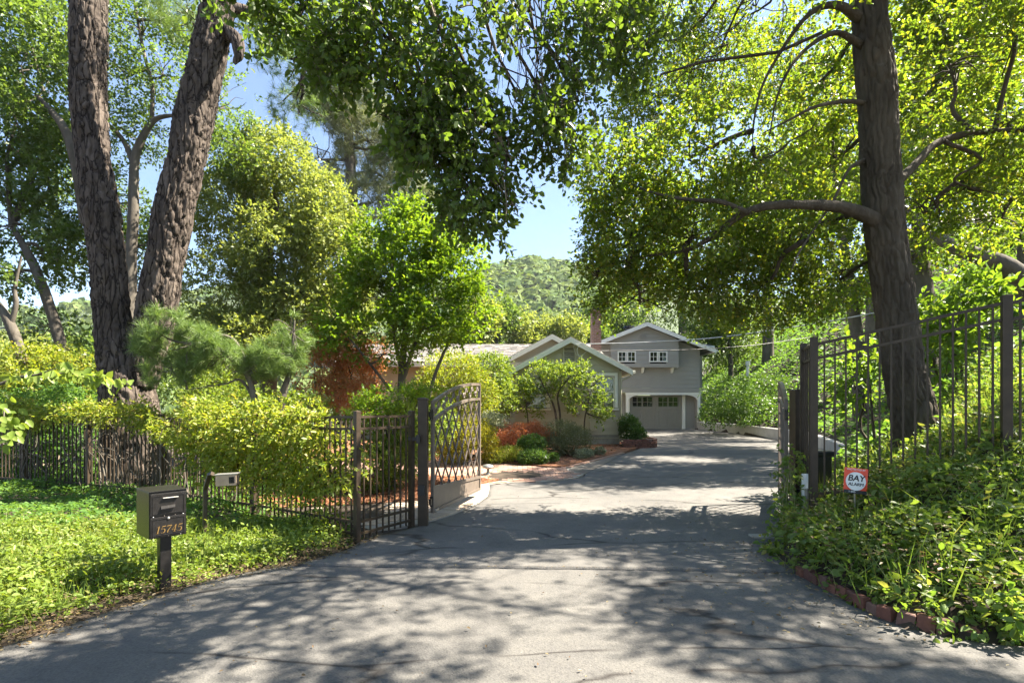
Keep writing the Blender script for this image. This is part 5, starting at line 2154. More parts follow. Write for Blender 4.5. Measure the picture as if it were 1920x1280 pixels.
# ================================================================== trees
def px_path(pts):
    return [at(x, y, Z) for x, y, Z in pts]


def make_tree(name, label, base, limbs, blobs, n_twigs, leaf_len, mat, bark, tl=0.3, k=6, shape='rhomb', width=0.55, droop=0.25, outw=0.7,
              up=0.8, shell=0.45, gap=0.25, gf=1.0, seed=1, per=6, br0=0.035, twigs=0.0, group=None, cat='tree', anchors=None, fold=0.12, crown_name='crown', jit=0.6):
    """limbs: list of (points, radii, rings, segs, bark amplitude)."""
    r = np.random.default_rng(seed)
    root = thing(name, base, label, cat, group)
    g = Geo()
    anc = []
    for (pts, rad, rings, segs, amp) in limbs:
        g.add(trunk_geo(pts, rad, rings, segs, amp=amp, seed=seed, scale=17.0, stretch=0.10, lump=0.03))
        anc += list(catmull(pts, 14))
    if limbs:
        g.build('trunk', bark, root)
    if anchors is not None:
        anc = list(anchors) + anc
    if per:
        b = Geo()
        branches_into(b, blobs, anc, r, per=per, r0=br0, r1=0.005)
        b.build('branches', bark, root)['kind'] = 'stuff'
    P, out = crown_pts(blobs, n_twigs, r, shell, gap, gf, seed)
    LP, LD, LN, d, L = sprays(P, out, r, tl, k, droop, outw, up, jit)
    ll = leaf_len * r.uniform(0.65, 1.3, len(LP))
    leaf_obj(crown_name, LP, LD, LN, ll, mat, root, shape, width, fold, seed=seed)
    if twigs > 0:
        m = r.random(len(P)) < 0.4
        b = Geo()
        b.add(twig_geo(P[m], d[m], L[m], twigs))
        b.build('twigs', bark, root, smooth=False)['kind'] = 'stuff'
    return root


def dup_tree(root, loc, rz, s, label, group=None):
    o = root.copy()
    COL.objects.link(o)
    o.location = loc
    o.rotation_euler = (0, 0, rz)
    o.scale = (s, s, s)
    o['label'] = label
    if group:
        o['group'] = group
    for ch in root.children:
        c = ch.copy()
        COL.objects.link(c)
        c.parent = o
    return o


# ------------------------------------------------------------------ the oak on the right
OZ = 6.7
trunk_pts = px_path([(1735, 850, OZ), (1712, 770, OZ), (1694, 690, OZ), (1682, 600, OZ), (1668, 500, OZ), (1655, 400, OZ), (1650, 300, OZ), (1646, 200, OZ), (1636, 90, OZ), (1628, 0, OZ), (1618, -150, OZ), (1612, -330, OZ)])
trunk_pts[0][2] -= 0.35
oak_limbs = [
    (trunk_pts, [0.29, 0.245, 0.222, 0.212, 0.210, 0.214, 0.210, 0.206, 0.20, 0.19, 0.17, 0.12], 320, 124, 0.034),
    (px_path([(1665, 430, OZ), (1625, 405, 6.6), (1575, 388, 6.4), (1510, 384, 6.3), (1440, 386, 6.3), (1385, 405, 6.5), (1335, 445, 6.7), (1280, 470, 7.0), (1200, 482, 7.4), (1130, 500, 7.7)]), [0.12, 0.09, 0.068, 0.058, 0.05, 0.042, 0.034, 0.026, 0.016, 0.008], 90, 22, 0.008),
    (px_path([(1400, 398, 6.4), (1350, 378, 6.4), (1290, 374, 6.6), (1220, 360, 6.9), (1150, 330, 7.2)]), [0.034, 0.028, 0.022, 0.016, 0.006], 44, 12, 0.002),
    (px_path([(1620, 40, OZ), (1570, 10, 6.5), (1520, 25, 6.4), (1475, 80, 6.4), (1430, 160, 6.5), (1412, 240, 6.6), (1415, 310, 6.7)]), [0.075, 0.045, 0.03, 0.022, 0.015, 0.01, 0.004], 50, 14, 0.005),
    (px_path([(1622, 90, OZ), (1570, 62, 6.5), (1520, 85, 6.3), (1480, 130, 6.2), (1455, 190, 6.2), (1440, 270, 6.2)]), [0.05, 0.032, 0.023, 0.017, 0.012, 0.005], 44, 12, 0.004),
    (px_path([(1628, 195, OZ), (1590, 190, 6.5), (1530, 200, 6.3), (1480, 225, 6.3), (1430, 250, 6.4)]), [0.035, 0.026, 0.02, 0.014, 0.006], 30, 9, 0),
    (px_path([(1620, 300, OZ), (1590, 320, 6.5), (1560, 380, 6.4), (1500, 470, 6.3), (1480, 520, 6.3)]), [0.03, 0.02, 0.016, 0.012, 0.005], 30, 8, 0),
    (px_path([(1672, 350, 6.75), (1710, 315, 7.0), (1755, 270, 7.2), (1820, 250, 7.3), (1930, 240, 7.2), (2100, 190, 7.0)]), [0.065, 0.055, 0.046, 0.042, 0.038, 0.02], 50, 16, 0.006),
    (px_path([(1770, 265, 7.2), (1840, 300, 7.3), (1790, 340, 7.4), (1900, 370, 7.6)]), [0.03, 0.022, 0.016, 0.008], 24, 8, 0),
    # high limbs over the drive, out of the top of the frame
    (px_path([(1618, -150, OZ), (1450, -230, 5.6), (1250, -260, 4.6), (1050, -240, 3.9), (860, -190, 3.5), (650, -150, 3.35)]), [0.07, 0.04, 0.03, 0.024, 0.018, 0.01], 60, 10, 0.006),
    (px_path([(1614, -260, OZ), (1800, -420, 6.2), (2100, -520, 5.4), (2500, -560, 4.6)]), [0.08, 0.04, 0.025, 0.012], 40, 10, 0.005),
    (px_path([(1612, -330, OZ), (1500, -600, 6.0), (1450, -900, 5.2)]), [0.13, 0.09, 0.04], 30, 12, 0.005),
]
oak_blobs = [
    blob(1140, 330, 7.6, 50, 95, 0.8), blob(1185, 430, 7.7, 90, 85, 0.9), blob(1120, 520, 7.8, 55, 48, 0.6), blob(1200, 570, 8.0, 85, 50, 0.7),
    blob(1290, 300, 7.4, 95, 110, 1.0), blob(1300, 440, 7.4, 110, 80, 1.0), blob(1310, 560, 7.9, 100, 62, 0.9, 1.1), blob(1420, 540, 7.7, 100, 70, 0.9, 1.1),
    blob(1240, 200, 10.8, 90, 75, 1.0), blob(1200, 80, 11.2, 110, 75, 1.2), blob(1340, 120, 11.0, 95, 85, 1.1, 0.9), blob(1440, 300, 7.3, 90, 110, 0.9, 0.8),
    blob(1480, 440, 7.3, 90, 70, 0.8), blob(1540, 520, 7.8, 80, 70, 0.8), blob(1540, 150, 7.6, 60, 110, 0.7, 0.8), blob(1560, 300, 7.8, 50, 90, 0.7, 0.8), blob(1400, 30, 11.0, 120, 60, 1.0, 0.9),
    blob(1780, 120, 7.6, 100, 110, 0.8, 0.9), blob(1880, 230, 7.4, 80, 120, 0.8, 0.8), blob(1800, 340, 7.7, 90, 70, 0.7, 0.8), blob(1730, 400, 7.9, 50, 40, 0.5, 0.6), blob(1890, 60, 7.2, 80, 90, 0.8, 0.8), blob(1860, 420, 8.0, 80, 35, 0.6, 0.7),
]
oak = make_tree('oak_tree', 'large oak with thick bare trunk behind the right fence, limbs arching over the driveway', (trunk_pts[0][0], trunk_pts[0][1], 0.9), oak_limbs, oak_blobs,
                11500, 0.066, M['oak_leaf'], M['bark_dark'], tl=0.26, k=7, droop=0.3, gap=0.42, gf=1.3, seed=21, per=10, br0=0.026, twigs=0.0035, shell=0.35, width=0.62)


def add_crown(root, name, blobs, n, leaf_len, mat, seed, **kw):
    r = np.random.default_rng(seed)
    P, out = crown_pts(blobs, n, r, kw.get('shell', 0.3), kw.get('gap', 0.3), kw.get('gf', 1.2), seed)
    LP, LD, LN, d, L = sprays(P, out, r, kw.get('tl', 0.3), kw.get('k', 7), kw.get('droop', 0.4), kw.get('outw', 0.4), kw.get('up', 0.6), kw.get('jit', 0.6))
    leaf_obj(name, LP, LD, LN, leaf_len * r.uniform(0.65, 1.25, len(LP)), mat, root, kw.get('shape', 'rhomb'), kw.get('width', 0.6), 0.12, seed=seed)
    if kw.get('twigs'):
        g = Geo()
        g.add(twig_geo(P, d, L, kw['twigs']))
        g.build('twigs', kw.get('bark', M['bark_oak']), root, smooth=False)['kind'] = 'stuff'
    return P


# boughs hanging close to the camera at the top of the picture
hb = [
    blob(560, 40, 3.27, 120, 75, 0.39), blob(480, -40, 3.27, 110, 60, 0.39), blob(700, 60, 3.27, 100, 100, 0.39), blob(800, 170, 3.27, 80, 80, 0.35), blob(810, 280, 3.27, 62, 60, 0.31, 1.2), blob(880, 250, 3.34, 85, 80, 0.35, 1.1),
    blob(880, 370, 3.34, 62, 52, 0.27, 1.2), blob(945, 405, 3.34, 38, 42, 0.22, 1.1), blob(960, 300, 3.34, 45, 70, 0.27, 0.9), blob(990, 215, 3.42, 65, 55, 0.31), blob(1065, 275, 3.42, 30, 45, 0.22, 0.9), blob(1085, 190, 3.50, 40, 50, 0.27, 0.9),
    blob(880, 60, 3.27, 100, 95, 0.39, 0.7), blob(1110, 60, 3.57, 80, 70, 0.39, 0.8), blob(1000, 20, 3.42, 70, 60, 0.39, 0.4), blob(640, 130, 3.27, 55, 40, 0.27, 0.8), blob(770, 235, 3.27, 40, 45, 0.23),
    blob(1170, 20, 3.8, 70, 50, 0.35, 0.8), blob(1260, -10, 4.0, 80, 45, 0.4, 0.7), blob(1200, 110, 3.8, 45, 40, 0.3, 0.6), blob(1010, 120, 3.5, 60, 50, 0.3, 0.6),
]
P_h = add_crown(oak, 'hanging_foliage', hb, 2350, 0.046, M['near_leaf'], 31, tl=0.17, k=8, droop=0.6, shape='oval', width=0.62, gap=0.38, gf=3.4, twigs=0.0026, shell=0.25, up=0.5)
g = Geo()
r = np.random.default_rng(6)
anc = catmull(oak_limbs[9][0], 30)
branches_into(g, hb, anc, r, per=4, r0=0.012, r1=0.003, segs=5)
# bare hanging shoots in the gap
for k in range(26):
    x0 = r.uniform(960, 1080)
    a = at(x0, r.uniform(-90, 0), 3.45)
    b = at(x0 + r.normal() * 50, r.uniform(140, 330), 3.45 + r.normal() * 0.12)
    g.add(limb_geo(a, b, 0.0045, 0.0012, r, bend=0.05, rings=9, segs=4))
g.build('hanging_branches', M['bark_oak'], oak)['kind'] = 'stuff'
# unseen crown clumps above the frame, placed to shade the road and drive
top = [(1.2, 4.1, 5.6, 0.9, 0.6, 0.45, 1.2), (2.2, 4.5, 6.3, 1.0, 0.7, 0.5, 1.2), (3.0, 4.9, 7.0, 0.9, 0.6, 0.5, 1.1), (1.6, 3.5, 6.1, 0.9, 0.4, 0.4, 1.1), (4.4, 6.5, 7.8, 1.1, 0.6, 0.7, 0.8),
       (3.7, 4.2, 6.6, 0.8, 0.5, 0.4, 1.1), (4.4, 3.9, 7.1, 0.7, 0.4, 0.4, 1.1), (3.6, 5.6, 6.6, 0.9, 0.4, 0.4, 1.0),
       (7.9, 3.4, 7.2, 1.2, 0.6, 0.5, 1.2), (9.0, 3.1, 7.7, 1.2, 0.6, 0.5, 1.2), (6.7, 4.9, 7.0, 0.6, 0.5, 0.4, 1.0), (5.4, 6.5, 8.0, 0.9, 0.33, 0.5, 1.0), (6.8, 6.7, 8.2, 0.9, 0.33, 0.5, 1.0), (7.9, 6.8, 8.3, 0.8, 0.33, 0.5, 1.0),
       (7.6, 4.6, 7.2, 1.2, 1.0, 0.9, 1.2), (8.8, 5.6, 7.8, 1.5, 1.1, 1.0, 1.2), (9.6, 6.9, 8.2, 1.3, 0.9, 0.9, 1.2), (8.7, 3.9, 7.5, 1.3, 0.8, 0.8, 1.2), (8.5, 4.6, 6.7, 1.1, 0.7, 0.4, 1.5), (7.2, 5.9, 7.7, 0.9, 0.7, 0.8, 1.0), (5.6, 5.0, 8.2, 1.0, 0.6, 0.6, 0.5), (6.6, 7.0, 8.4, 1.0, 0.5, 0.7, 0.8), (7.0, 3.0, 6.6, 1.0, 0.5, 0.7, 1.0)]
add_crown(oak, 'upper_shade_foliage', top, 5200, 0.08, M['oak_leaf'], 35, tl=0.30, k=7, droop=0.25, gap=0.34, gf=0.9, shell=0.2)

over = [(-2.4, 1.2, 7.4, 1.5, 1.2, 0.7, 1), (0.2, 0.2, 7.8, 1.6, 1.2, 0.7, 1), (2.4, 1.0, 7.4, 1.4, 1.0, 0.7, 1), (4.6, 0.6, 7.8, 1.6, 1.0, 0.8, 1), (-1.0, -2.4, 8.0, 1.8, 1.4, 0.8, 1), (2.4, -2.2, 8.2, 1.8, 1.4, 0.8, 1), (6.0, -1.0, 8.0, 1.6, 1.4, 0.8, 1), (-4.4, -1.0, 7.6, 1.6, 1.4, 0.8, 1)]  # unseen clumps over the camera, added to block sky light on the road
add_crown(oak, 'overhead_shade_foliage', over, 1700, 0.13, M['oak_leaf'], 36, tl=0.45, k=7, droop=0.25, gap=0.25, gf=0.6, shell=0.2)
g = Geo()
r = np.random.default_rng(16)
for B in over:
    g.add(limb_geo(catmull(oak_limbs[10][0], 20)[6], B[:3], 0.02, 0.006, r, bend=0.05, rings=10, segs=6))
for B in top:
    ac = np.concatenate([catmull(oak_limbs[k][0], 14) for k in (9, 10, 11)])
    g.add(limb_geo(ac[np.argmin(np.linalg.norm(ac - np.array(B[:3]), axis=1))], B[:3], 0.010, 0.004, r, bend=0.08, rings=8, segs=5))
g.build('upper_branches', M['bark_dark'], oak)['kind'] = 'stuff'

# ------------------------------------------------------------------ hillside trees on the right
def hill_tree(label, px, py_top, Z, base_y, spread_px, h_px, n, seed, mat, leaf=0.13, group='trees on the wooded bank', lean=0.0, rad=0.22, trunk_top=0.55, tl=0.55, k=6, tx=None, gap=0.3):
    x = (px - 960) / FPX * Z
    if tx is not None:
        x = tx
    zb = float(terrain(x, Z))
    top = at(px, py_top, Z)
    zt = top[2]
    r = np.random.default_rng(seed)
    bl = []
    zc0 = zt - h_px * Z / FPX
    S = spread_px * Z / FPX
    for kk in range(9):
        u = r.random()
        c = np.array([top[0] + r.uniform(-1, 1) * S * 0.75, Z + r.uniform(-0.6, 0.6) * S * 0.7, zc0 + (zt - zc0) * u])
        bl.append((c[0], c[1], c[2], S * 0.42 * r.uniform(0.7, 1.2), S * 0.4, S * 0.34 * r.uniform(0.7, 1.2), 1.0))
    tp = [np.array([x, Z, zb - 0.3]), np.array([x + lean * 0.4, Z, zb + (zt - zb) * 0.22]), np.array([x + lean, Z + 0.2, zb + (zt - zb) * 0.45]), np.array([(top[0] + x + lean) / 2, Z, zb + (zt - zb) * 0.8])]
    return make_tree('bank_tree', label, (x, Z, zb), [(tp, [rad * 1.25, rad, rad * 0.8, rad * 0.3], 60, 20, 0.01)], bl, n, leaf, mat, M['bark_grey'], tl=tl, k=k, gap=gap, gf=0.5, seed=seed, per=5, br0=0.05, group=group, shell=0.5)


hill_tree('leaning grey trunked tree left of the oak trunk on the bank', 1520, 120, 17, 600, 200, 420, 4100, 51, M['oak_leaf'], lean=-0.4, tx=11.6, rad=0.2)
hill_tree('tree with pale trunk just right of the oak on the bank', 1760, 20, 14, 590, 220, 440, 4100, 52, M['oak_leaf'], tx=11.3, rad=0.24)
hill_tree('dense green tree rising behind the garage roof', 1280, 330, 45, 640, 190, 330, 4100, 53, M['live_oak'], leaf=0.24, tl=1.0, rad=0.35)
hill_tree('tall tree behind the oak crown in the upper right', 1640, -60, 22, 500, 260, 420, 4300, 54, M['oak_leaf'], leaf=0.15, tl=0.7, rad=0.3)
hill_tree('sunlit tree at the top of the ivy bank', 1440, 250, 34, 610, 230, 360, 4300, 55, M['oak_leaf'], leaf=0.2, tl=0.9, rad=0.3)
hill_tree('dark tree at the far right edge of the bank', 1930, 180, 17, 500, 180, 330, 3300, 56, M['live_oak'], leaf=0.13, rad=0.3)
hill_tree('small dark tree beside the garage eave', 1370, 560, 36, 650, 90, 110, 2200, 57, M['live_oak'], leaf=0.18, tl=0.6, rad=0.15)
# limb of a leaning bank tree low on the right
lt = make_tree('leaning_tree', 'grey leaning trunk low behind the right fence', at(1960, 560, 11), [(px_path([(1990, 640, 11.5), (1930, 540, 11.2), (1885, 500, 11), (1830, 478, 11), (1780, 458, 11.1), (1740, 430, 11.3), (1690, 380, 11.8)]), [0.26, 0.23, 0.2, 0.16, 0.12, 0.08, 0.03], 60, 18, 0.01)],
               [blob(1700, 350, 11.8, 120, 60, 0.8), blob(1830, 300, 12, 120, 60, 0.9)], 1500, 0.10, M['oak_leaf'], M['bark_grey'], tl=0.4, k=6, seed=58, per=5, br0=0.03)

# understory on the bank behind the right fence: broad leaved shrubs
def shrub(name, label, blobs, n, leaf_len, mat, seed, tl=0.16, k=6, shape='rhomb', width=0.55, gap=0.15, shell=0.6, group=None, stem=None, droop=0.1, outw=0.9, up=0.7, per=3, cat='shrub', base=None, crown='foliage', fold=0.12):
    B = np.array(blobs, float)
    zb = float((B[:, 2] - B[:, 5]).min())
    base = base if base is not None else (float(B[:, 0].mean()), float(B[:, 1].mean()), zb)
    limbs = []
    if stem:
        limbs = stem
    return make_tree(name, label, base, limbs, blobs, n, leaf_len, mat, M['bark_dark'], tl=tl, k=k, shape=shape, width=width, gap=gap, gf=2.0, shell=shell, seed=seed, per=per, br0=0.02, group=group, cat=cat,
                     anchors=[np.array(base)], droop=droop, outw=outw, up=up, crown_name=crown, fold=fold)


M['bright_leaf'] = leaf_mat('bright_sapling_leaf', [(0.08, 0.15, 0.02), (0.11, 0.19, 0.025), (0.14, 0.21, 0.03)], 0.45, (2.2, 2.0, 0.8))
shrub('sapling', 'bright green broad leaved sapling right of the oak trunk behind the fence', [blob(1780, 600, 8.4, 55, 50, 0.4), blob(1830, 560, 8.6, 50, 35, 0.4), blob(1750, 670, 8.3, 30, 30, 0.3)], 210, 0.15, M['bright_leaf'], 61, tl=0.3, k=6, shape='oval', width=0.45, base=(7.3, 8.4, float(terrain(7.3, 8.4))))
shrub('sapling', 'bright green sapling left of the oak trunk behind the fence', [blob(1622, 660, 9.0, 30, 30, 0.3), blob(1600, 720, 9.0, 26, 30, 0.3)], 90, 0.13, M['bright_leaf'], 62, tl=0.28, k=6, shape='oval', width=0.45, base=(6.4, 9.0, float(terrain(6.4, 9.0))))
shrub('shrub', 'dense green shrub on the bank at the far right behind the fence', [blob(1880, 700, 8.4, 60, 40, 0.5), blob(1910, 760, 7.4, 60, 40, 0.5), blob(1830, 740, 7.8, 40, 30, 0.4)], 700, 0.07, M['bed_leaf'], 63, k=6, base=(7.3, 7.8, float(terrain(7.3, 7.8))))
shrub('shrub', 'dark glossy shrub spilling over the wall right of the garage', [blob(1365, 745, 25, 45, 38, 1.4), blob(1400, 765, 25, 50, 28, 1.2), blob(1345, 775, 26, 28, 22, 1.0), blob(1440, 740, 27, 50, 40, 1.5)], 2600, 0.11, M['box_leaf'], 64, tl=0.3, k=6)

# ------------------------------------------------------------------ twin trunked pine on the left
PZ = 10.0
pine_pts = px_path([(258, 925, PZ), (250, 830, PZ), (238, 720, PZ), (214, 620, PZ), (203, 500, PZ), (190, 400, PZ), (176, 300, PZ), (166, 200, PZ), (166, 100, PZ), (166, 0, PZ), (160, -150, PZ), (158, -400, PZ)])
pine_pts[0][2] -= 0.3
p2 = px_path([(262, 720, PZ), (285, 620, PZ), (303, 520, PZ), (325, 400, PZ), (348, 300, PZ), (370, 200, PZ), (392, 100, PZ), (408, 20, PZ), (420, -80, PZ), (440, -300, PZ)])
pine_limbs = [
    (pine_pts, [0.54, 0.49, 0.42, 0.305, 0.28, 0.285, 0.275, 0.275, 0.275, 0.275, 0.26, 0.2], 350, 120, 0.05),
    (p2, [0.28, 0.325, 0.325, 0.32, 0.31, 0.305, 0.30, 0.28, 0.25, 0.18], 310, 112, 0.046),
    (px_path([(405, 55, PZ), (440, 70, 9.9), (448, 100, 9.85), (440, 120, 9.85)]), [0.20, 0.12, 0.09, 0.03], 30, 30, 0.02),
    (px_path([(410, 10, PZ), (520, 40, 10.5), (575, 90, 11), (600, 105, 11.2), (640, 60, 11.6)]), [0.12, 0.09, 0.07, 0.05, 0.02], 40, 14, 0.01),
    (px_path([(585, 95, 11), (570, 135, 11), (560, 160, 11), (530, 190, 11.2)]), [0.05, 0.04, 0.03, 0.01], 24, 10, 0.005),
]
rp_ = np.random.default_rng(12)


def needle_tufts(root, name, centers, n_needles, length, mat, seed, wd=0.02):
    r = np.random.default_rng(seed)
    C = np.asarray(centers)
    m = len(C)
    axis_ = nrm(r.normal(size=(m, 3)) + np.array([0, 0, 0.6]))
    d = nrm(axis_[:, None, :] * 0.75 + r.normal(size=(m, n_needles, 3)) * 0.75)
    P = C[:, None, :] + axis_[:, None, :] * r.uniform(-0.4, 0.3, (m, n_needles, 1)) * length
    L = length * r.uniform(0.7, 1.15, (m, n_needles))
    N = r.normal(size=(m, n_needles, 3))
    return leaf_obj(name, P.reshape(-1, 3), d.reshape(-1, 3), N.reshape(-1, 3), L.ravel(), mat, root, 'needle', wd, seed=seed)


pine = thing('pine_tree', (pine_pts[0][0], PZ, 0.0), 'huge twin trunked pine with furrowed dark bark on the left', 'tree')
g = Geo()
for i, (pts, rad, rings, segs, amp) in enumerate(pine_limbs):
    g.add(trunk_geo(pts, rad, rings, segs, amp=amp, scale=10.0, stretch=0.16, lump=0.05, seed=71 + i, flare=(2.0, 0.16) if i == 0 else None, warp=0.10,
                    knots=((0.585, 4.2, 0.012, 0.10), (0.45, 3.6, 0.012, 0.09), (0.66, 4.5, 0.01, 0.06)) if i == 0 else ((0.52, 0.4, 0.02, 0.07), (0.30, 2.0, 0.02, 0.05)) if i == 1 else ()))
g.build('trunk', M['bark_pine'], pine)
pb_ = [blob(540, 110, 11, 60, 50, 0.7), blob(600, 150, 11.3, 50, 60, 0.7), blob(560, 200, 11.3, 60, 30, 0.6), blob(500, 60, 10.8, 50, 40, 0.6), blob(640, 60, 11.6, 60, 50, 0.7), blob(330, 20, 10.6, 50, 50, 0.6)]
g = Geo()
branches_into(g, pb_, [pine_limbs[3][0][k] for k in range(1, 5)], rp_, per=7, r0=0.03, r1=0.006)
g.build('branches', M['bark_pine'], pine)['kind'] = 'stuff'
P, _o = crown_pts(pb_, 620, rp_, 0.4, 0.25, 1.5, 3)
needle_tufts(pine, 'needles', P, 34, 0.20, M['needle'], 73, 0.035)

# second pine far behind, pale needles
bp_root = thing('pine_tree', at(640, 800, 26), 'pale distant pine with wispy needles above the maple', 'tree')
g = Geo()
tp = px_path([(640, 800, 26), (650, 600, 26), (660, 400, 26), (650, 200, 26), (640, 40, 26)])
g.add(trunk_geo(tp, [0.4, 0.36, 0.3, 0.2, 0.06], 60, 18, 0.015, seed=5))
bb = [blob(600, 300, 26, 70, 50, 2), blob(690, 260, 26, 80, 60, 2), blob(650, 180, 26, 80, 55, 2), blob(740, 330, 26, 70, 45, 2), blob(700, 380, 26, 80, 45, 2), blob(610, 210, 26, 60, 40, 2), blob(770, 270, 26, 45, 50, 2), blob(800, 400, 26, 50, 50, 2)]
branches_into(g, bb, list(catmull(tp, 30)), rp_, per=7, r0=0.06, r1=0.015)
g.build('trunk', M['bark_grey'], bp_root)
P, _o = crown_pts(bb, 2300, rp_, 0.4, 0.25, 0.5, 5)
needle_tufts(bp_root, 'needles', P, 26, 0.48, M['needle_far'], 75, 0.045)

# ------------------------------------------------------------------ left background trees
make_tree('live_oak', 'dark leaved oak filling the far left behind the pine', (at(70, 800, 14)[0], 14, 0.0),
          [(px_path([(165, 800, 13), (130, 700, 13), (95, 580, 13), (60, 490, 13), (20, 420, 13)]), [0.15, 0.135, 0.12, 0.1, 0.05], 60, 16, 0.01),
           (px_path([(60, 800, 12), (45, 690, 12), (15, 600, 12), (-30, 540, 12)]), [0.14, 0.12, 0.1, 0.06], 40, 14, 0.01),
           (px_path([(20, 610, 12), (30, 570, 12), (28, 540, 12), (40, 480, 12)]), [0.06, 0.05, 0.04, 0.02], 24, 10, 0.0)],
          [blob(60, 90, 13, 110, 90, 1.3), blob(30, 230, 13, 100, 80, 1.2), blob(90, 330, 13.5, 90, 80, 1.2), blob(40, 420, 13, 100, 70, 1.2), blob(110, 470, 13.5, 70, 60, 1.1), blob(10, 510, 12.5, 60, 45, 1.0), blob(100, 180, 14, 80, 70, 1.2), blob(110, 20, 14, 60, 60, 1.2), blob(90, 620, 14, 50, 40, 1, 0.5)],
          6000, 0.11, M['live_oak'], M['bark_grey'], tl=0.34, k=6, gap=0.3, gf=0.9, seed=81, per=7, br0=0.035, shell=0.4)
make_tree('live_oak', 'slender forked oak seen between the two pine trunks', (at(250, 800, 13)[0], 13, 0.0),
          [(px_path([(248, 720, 13), (245, 560, 13), (246, 480, 13), (250, 400, 13), (252, 310, 13), (262, 270, 13), (290, 225, 13), (335, 215, 13)]), [0.16, 0.14, 0.13, 0.12, 0.10, 0.09, 0.06, 0.03], 60, 16, 0.008),
           (px_path([(252, 310, 13), (235, 270, 13), (210, 240, 13), (150, 190, 13)]), [0.08, 0.06, 0.05, 0.02], 30, 10, 0),
           (px_path([(285, 228, 13), (285, 160, 13), (270, 100, 13), (255, 20, 13), (240, -60, 13)]), [0.05, 0.045, 0.04, 0.03, 0.02], 40, 10, 0),
           (px_path([(70, 180, 12.5), (120, 240, 12.6), (145, 320, 12.7), (160, 420, 13)]), [0.05, 0.1, 0.12, 0.12], 30, 12, 0)],
          [blob(270, 60, 13, 70, 50, 0.9), blob(230, 150, 13, 40, 60, 0.8, 0.7), blob(310, 140, 13, 50, 50, 0.8, 0.7), blob(250, 250, 13.4, 60, 40, 0.8, 0.6), blob(240, 380, 14, 60, 70, 1), blob(270, 470, 14.4, 60, 60, 1), blob(320, 30, 13, 40, 40, 0.8), blob(420, 200, 14, 60, 70, 1), blob(455, 290, 14, 50, 50, 1)],
          3800, 0.09, M['live_oak'], M['bark_grey'], tl=0.34, k=6, gap=0.33, gf=1.1, seed=82, per=7, br0=0.03, shell=0.4)
make_tree('bay_tree', 'large rounded pale green tree behind the pine, left of the maple', (at(520, 800, 15)[0], 15, 0.0),
          [(px_path([(500, 800, 15), (505, 640, 15), (500, 500, 15), (520, 380, 15)]), [0.25, 0.22, 0.17, 0.06], 50, 16, 0.01),
           (px_path([(503, 650, 15), (560, 560, 15), (600, 450, 15)]), [0.14, 0.1, 0.04], 30, 12, 0)],
          [blob(520, 330, 15, 70, 85, 1.2), blob(440, 400, 15, 70, 80, 1.2), blob(580, 400, 15, 80, 80, 1.2), blob(630, 470, 15, 60, 90, 1.2), blob(510, 470, 14.5, 90, 80, 1.2), blob(430, 540, 14.6, 80, 80, 1.2), blob(560, 570, 14.8, 90, 70, 1.2), blob(480, 640, 14.2, 90, 55, 1.1), blob(640, 580, 15, 50, 60, 1.1), blob(390, 620, 14, 50, 60, 1)],
          11500, 0.11, M['pale_leaf'], M['bark_grey'], tl=0.36, k=7, gap=0.2, gf=1.1, seed=83, per=8, br0=0.035, shell=0.55, width=0.5)
maple_limbs = [(px_path([(752, 800, 12.5), (753, 720, 12.5), (758, 640, 12.5), (765, 560, 12.5), (770, 480, 12.5)]), [0.11, 0.095, 0.075, 0.05, 0.02], 50, 14, 0.004),
               (px_path([(754, 720, 12.5), (780, 640, 12.3), (820, 570, 12.2), (860, 520, 12.2)]), [0.06, 0.045, 0.03, 0.01], 30, 10, 0),
               (px_path([(753, 700, 12.5), (735, 600, 12.6), (735, 500, 12.8), (730, 430, 12.9)]), [0.05, 0.04, 0.03, 0.01], 30, 10, 0),
               (px_path([(735, 735, 12.4), (700, 690, 12.2), (660, 640, 12.0), (620, 600, 11.9)]), [0.04, 0.03, 0.02, 0.008], 30, 8, 0),
               (px_path([(800, 760, 12.3), (820, 690, 12.2), (850, 630, 12.2), (890, 590, 12.2)]), [0.05, 0.04, 0.028, 0.01], 30, 8, 0)]
make_tree('maple_tree', 'vivid green maple with slim trunks in the middle of the garden', (at(752, 800, 12.5)[0], 12.5, 0.1), maple_limbs,
          [blob(740, 420, 12.8, 61, 27, 0.7), blob(790, 460, 12.6, 78, 31, 0.8), blob(700, 460, 12.9, 50, 27, 0.7), blob(840, 440, 12.6, 39, 24, 0.5, 0.8), blob(840, 530, 12.3, 72, 27, 0.8), blob(890, 560, 12.2, 47, 23, 0.6), blob(760, 550, 12.3, 89, 34, 0.9), blob(690, 560, 12.6, 67, 31, 0.8), blob(800, 620, 12.0, 100, 21, 0.8, 0.8), blob(870, 620, 12, 61, 16, 0.6, 0.7), blob(680, 620, 12, 78, 21, 0.7, 0.7), blob(620, 640, 11.8, 56, 14, 0.5, 0.7), blob(750, 500, 12.5, 70, 24, 0.8), blob(850, 480, 12.4, 60, 22, 0.6), blob(700, 510, 12.7, 60, 22, 0.7), blob(800, 580, 12.1, 80, 20, 0.8), blob(640, 590, 12.2, 50, 20, 0.5), blob(770, 400, 12.8, 40, 22, 0.5), blob(720, 660, 12, 67, 14, 0.6, 0.5)],
          5200, 0.085, M['maple_leaf'], M['bark_grey'], tl=0.3, k=7, droop=0.05, up=1.6, gap=0.33, gf=1.6, seed=84, per=8, br0=0.02, shell=0.4, width=0.75)
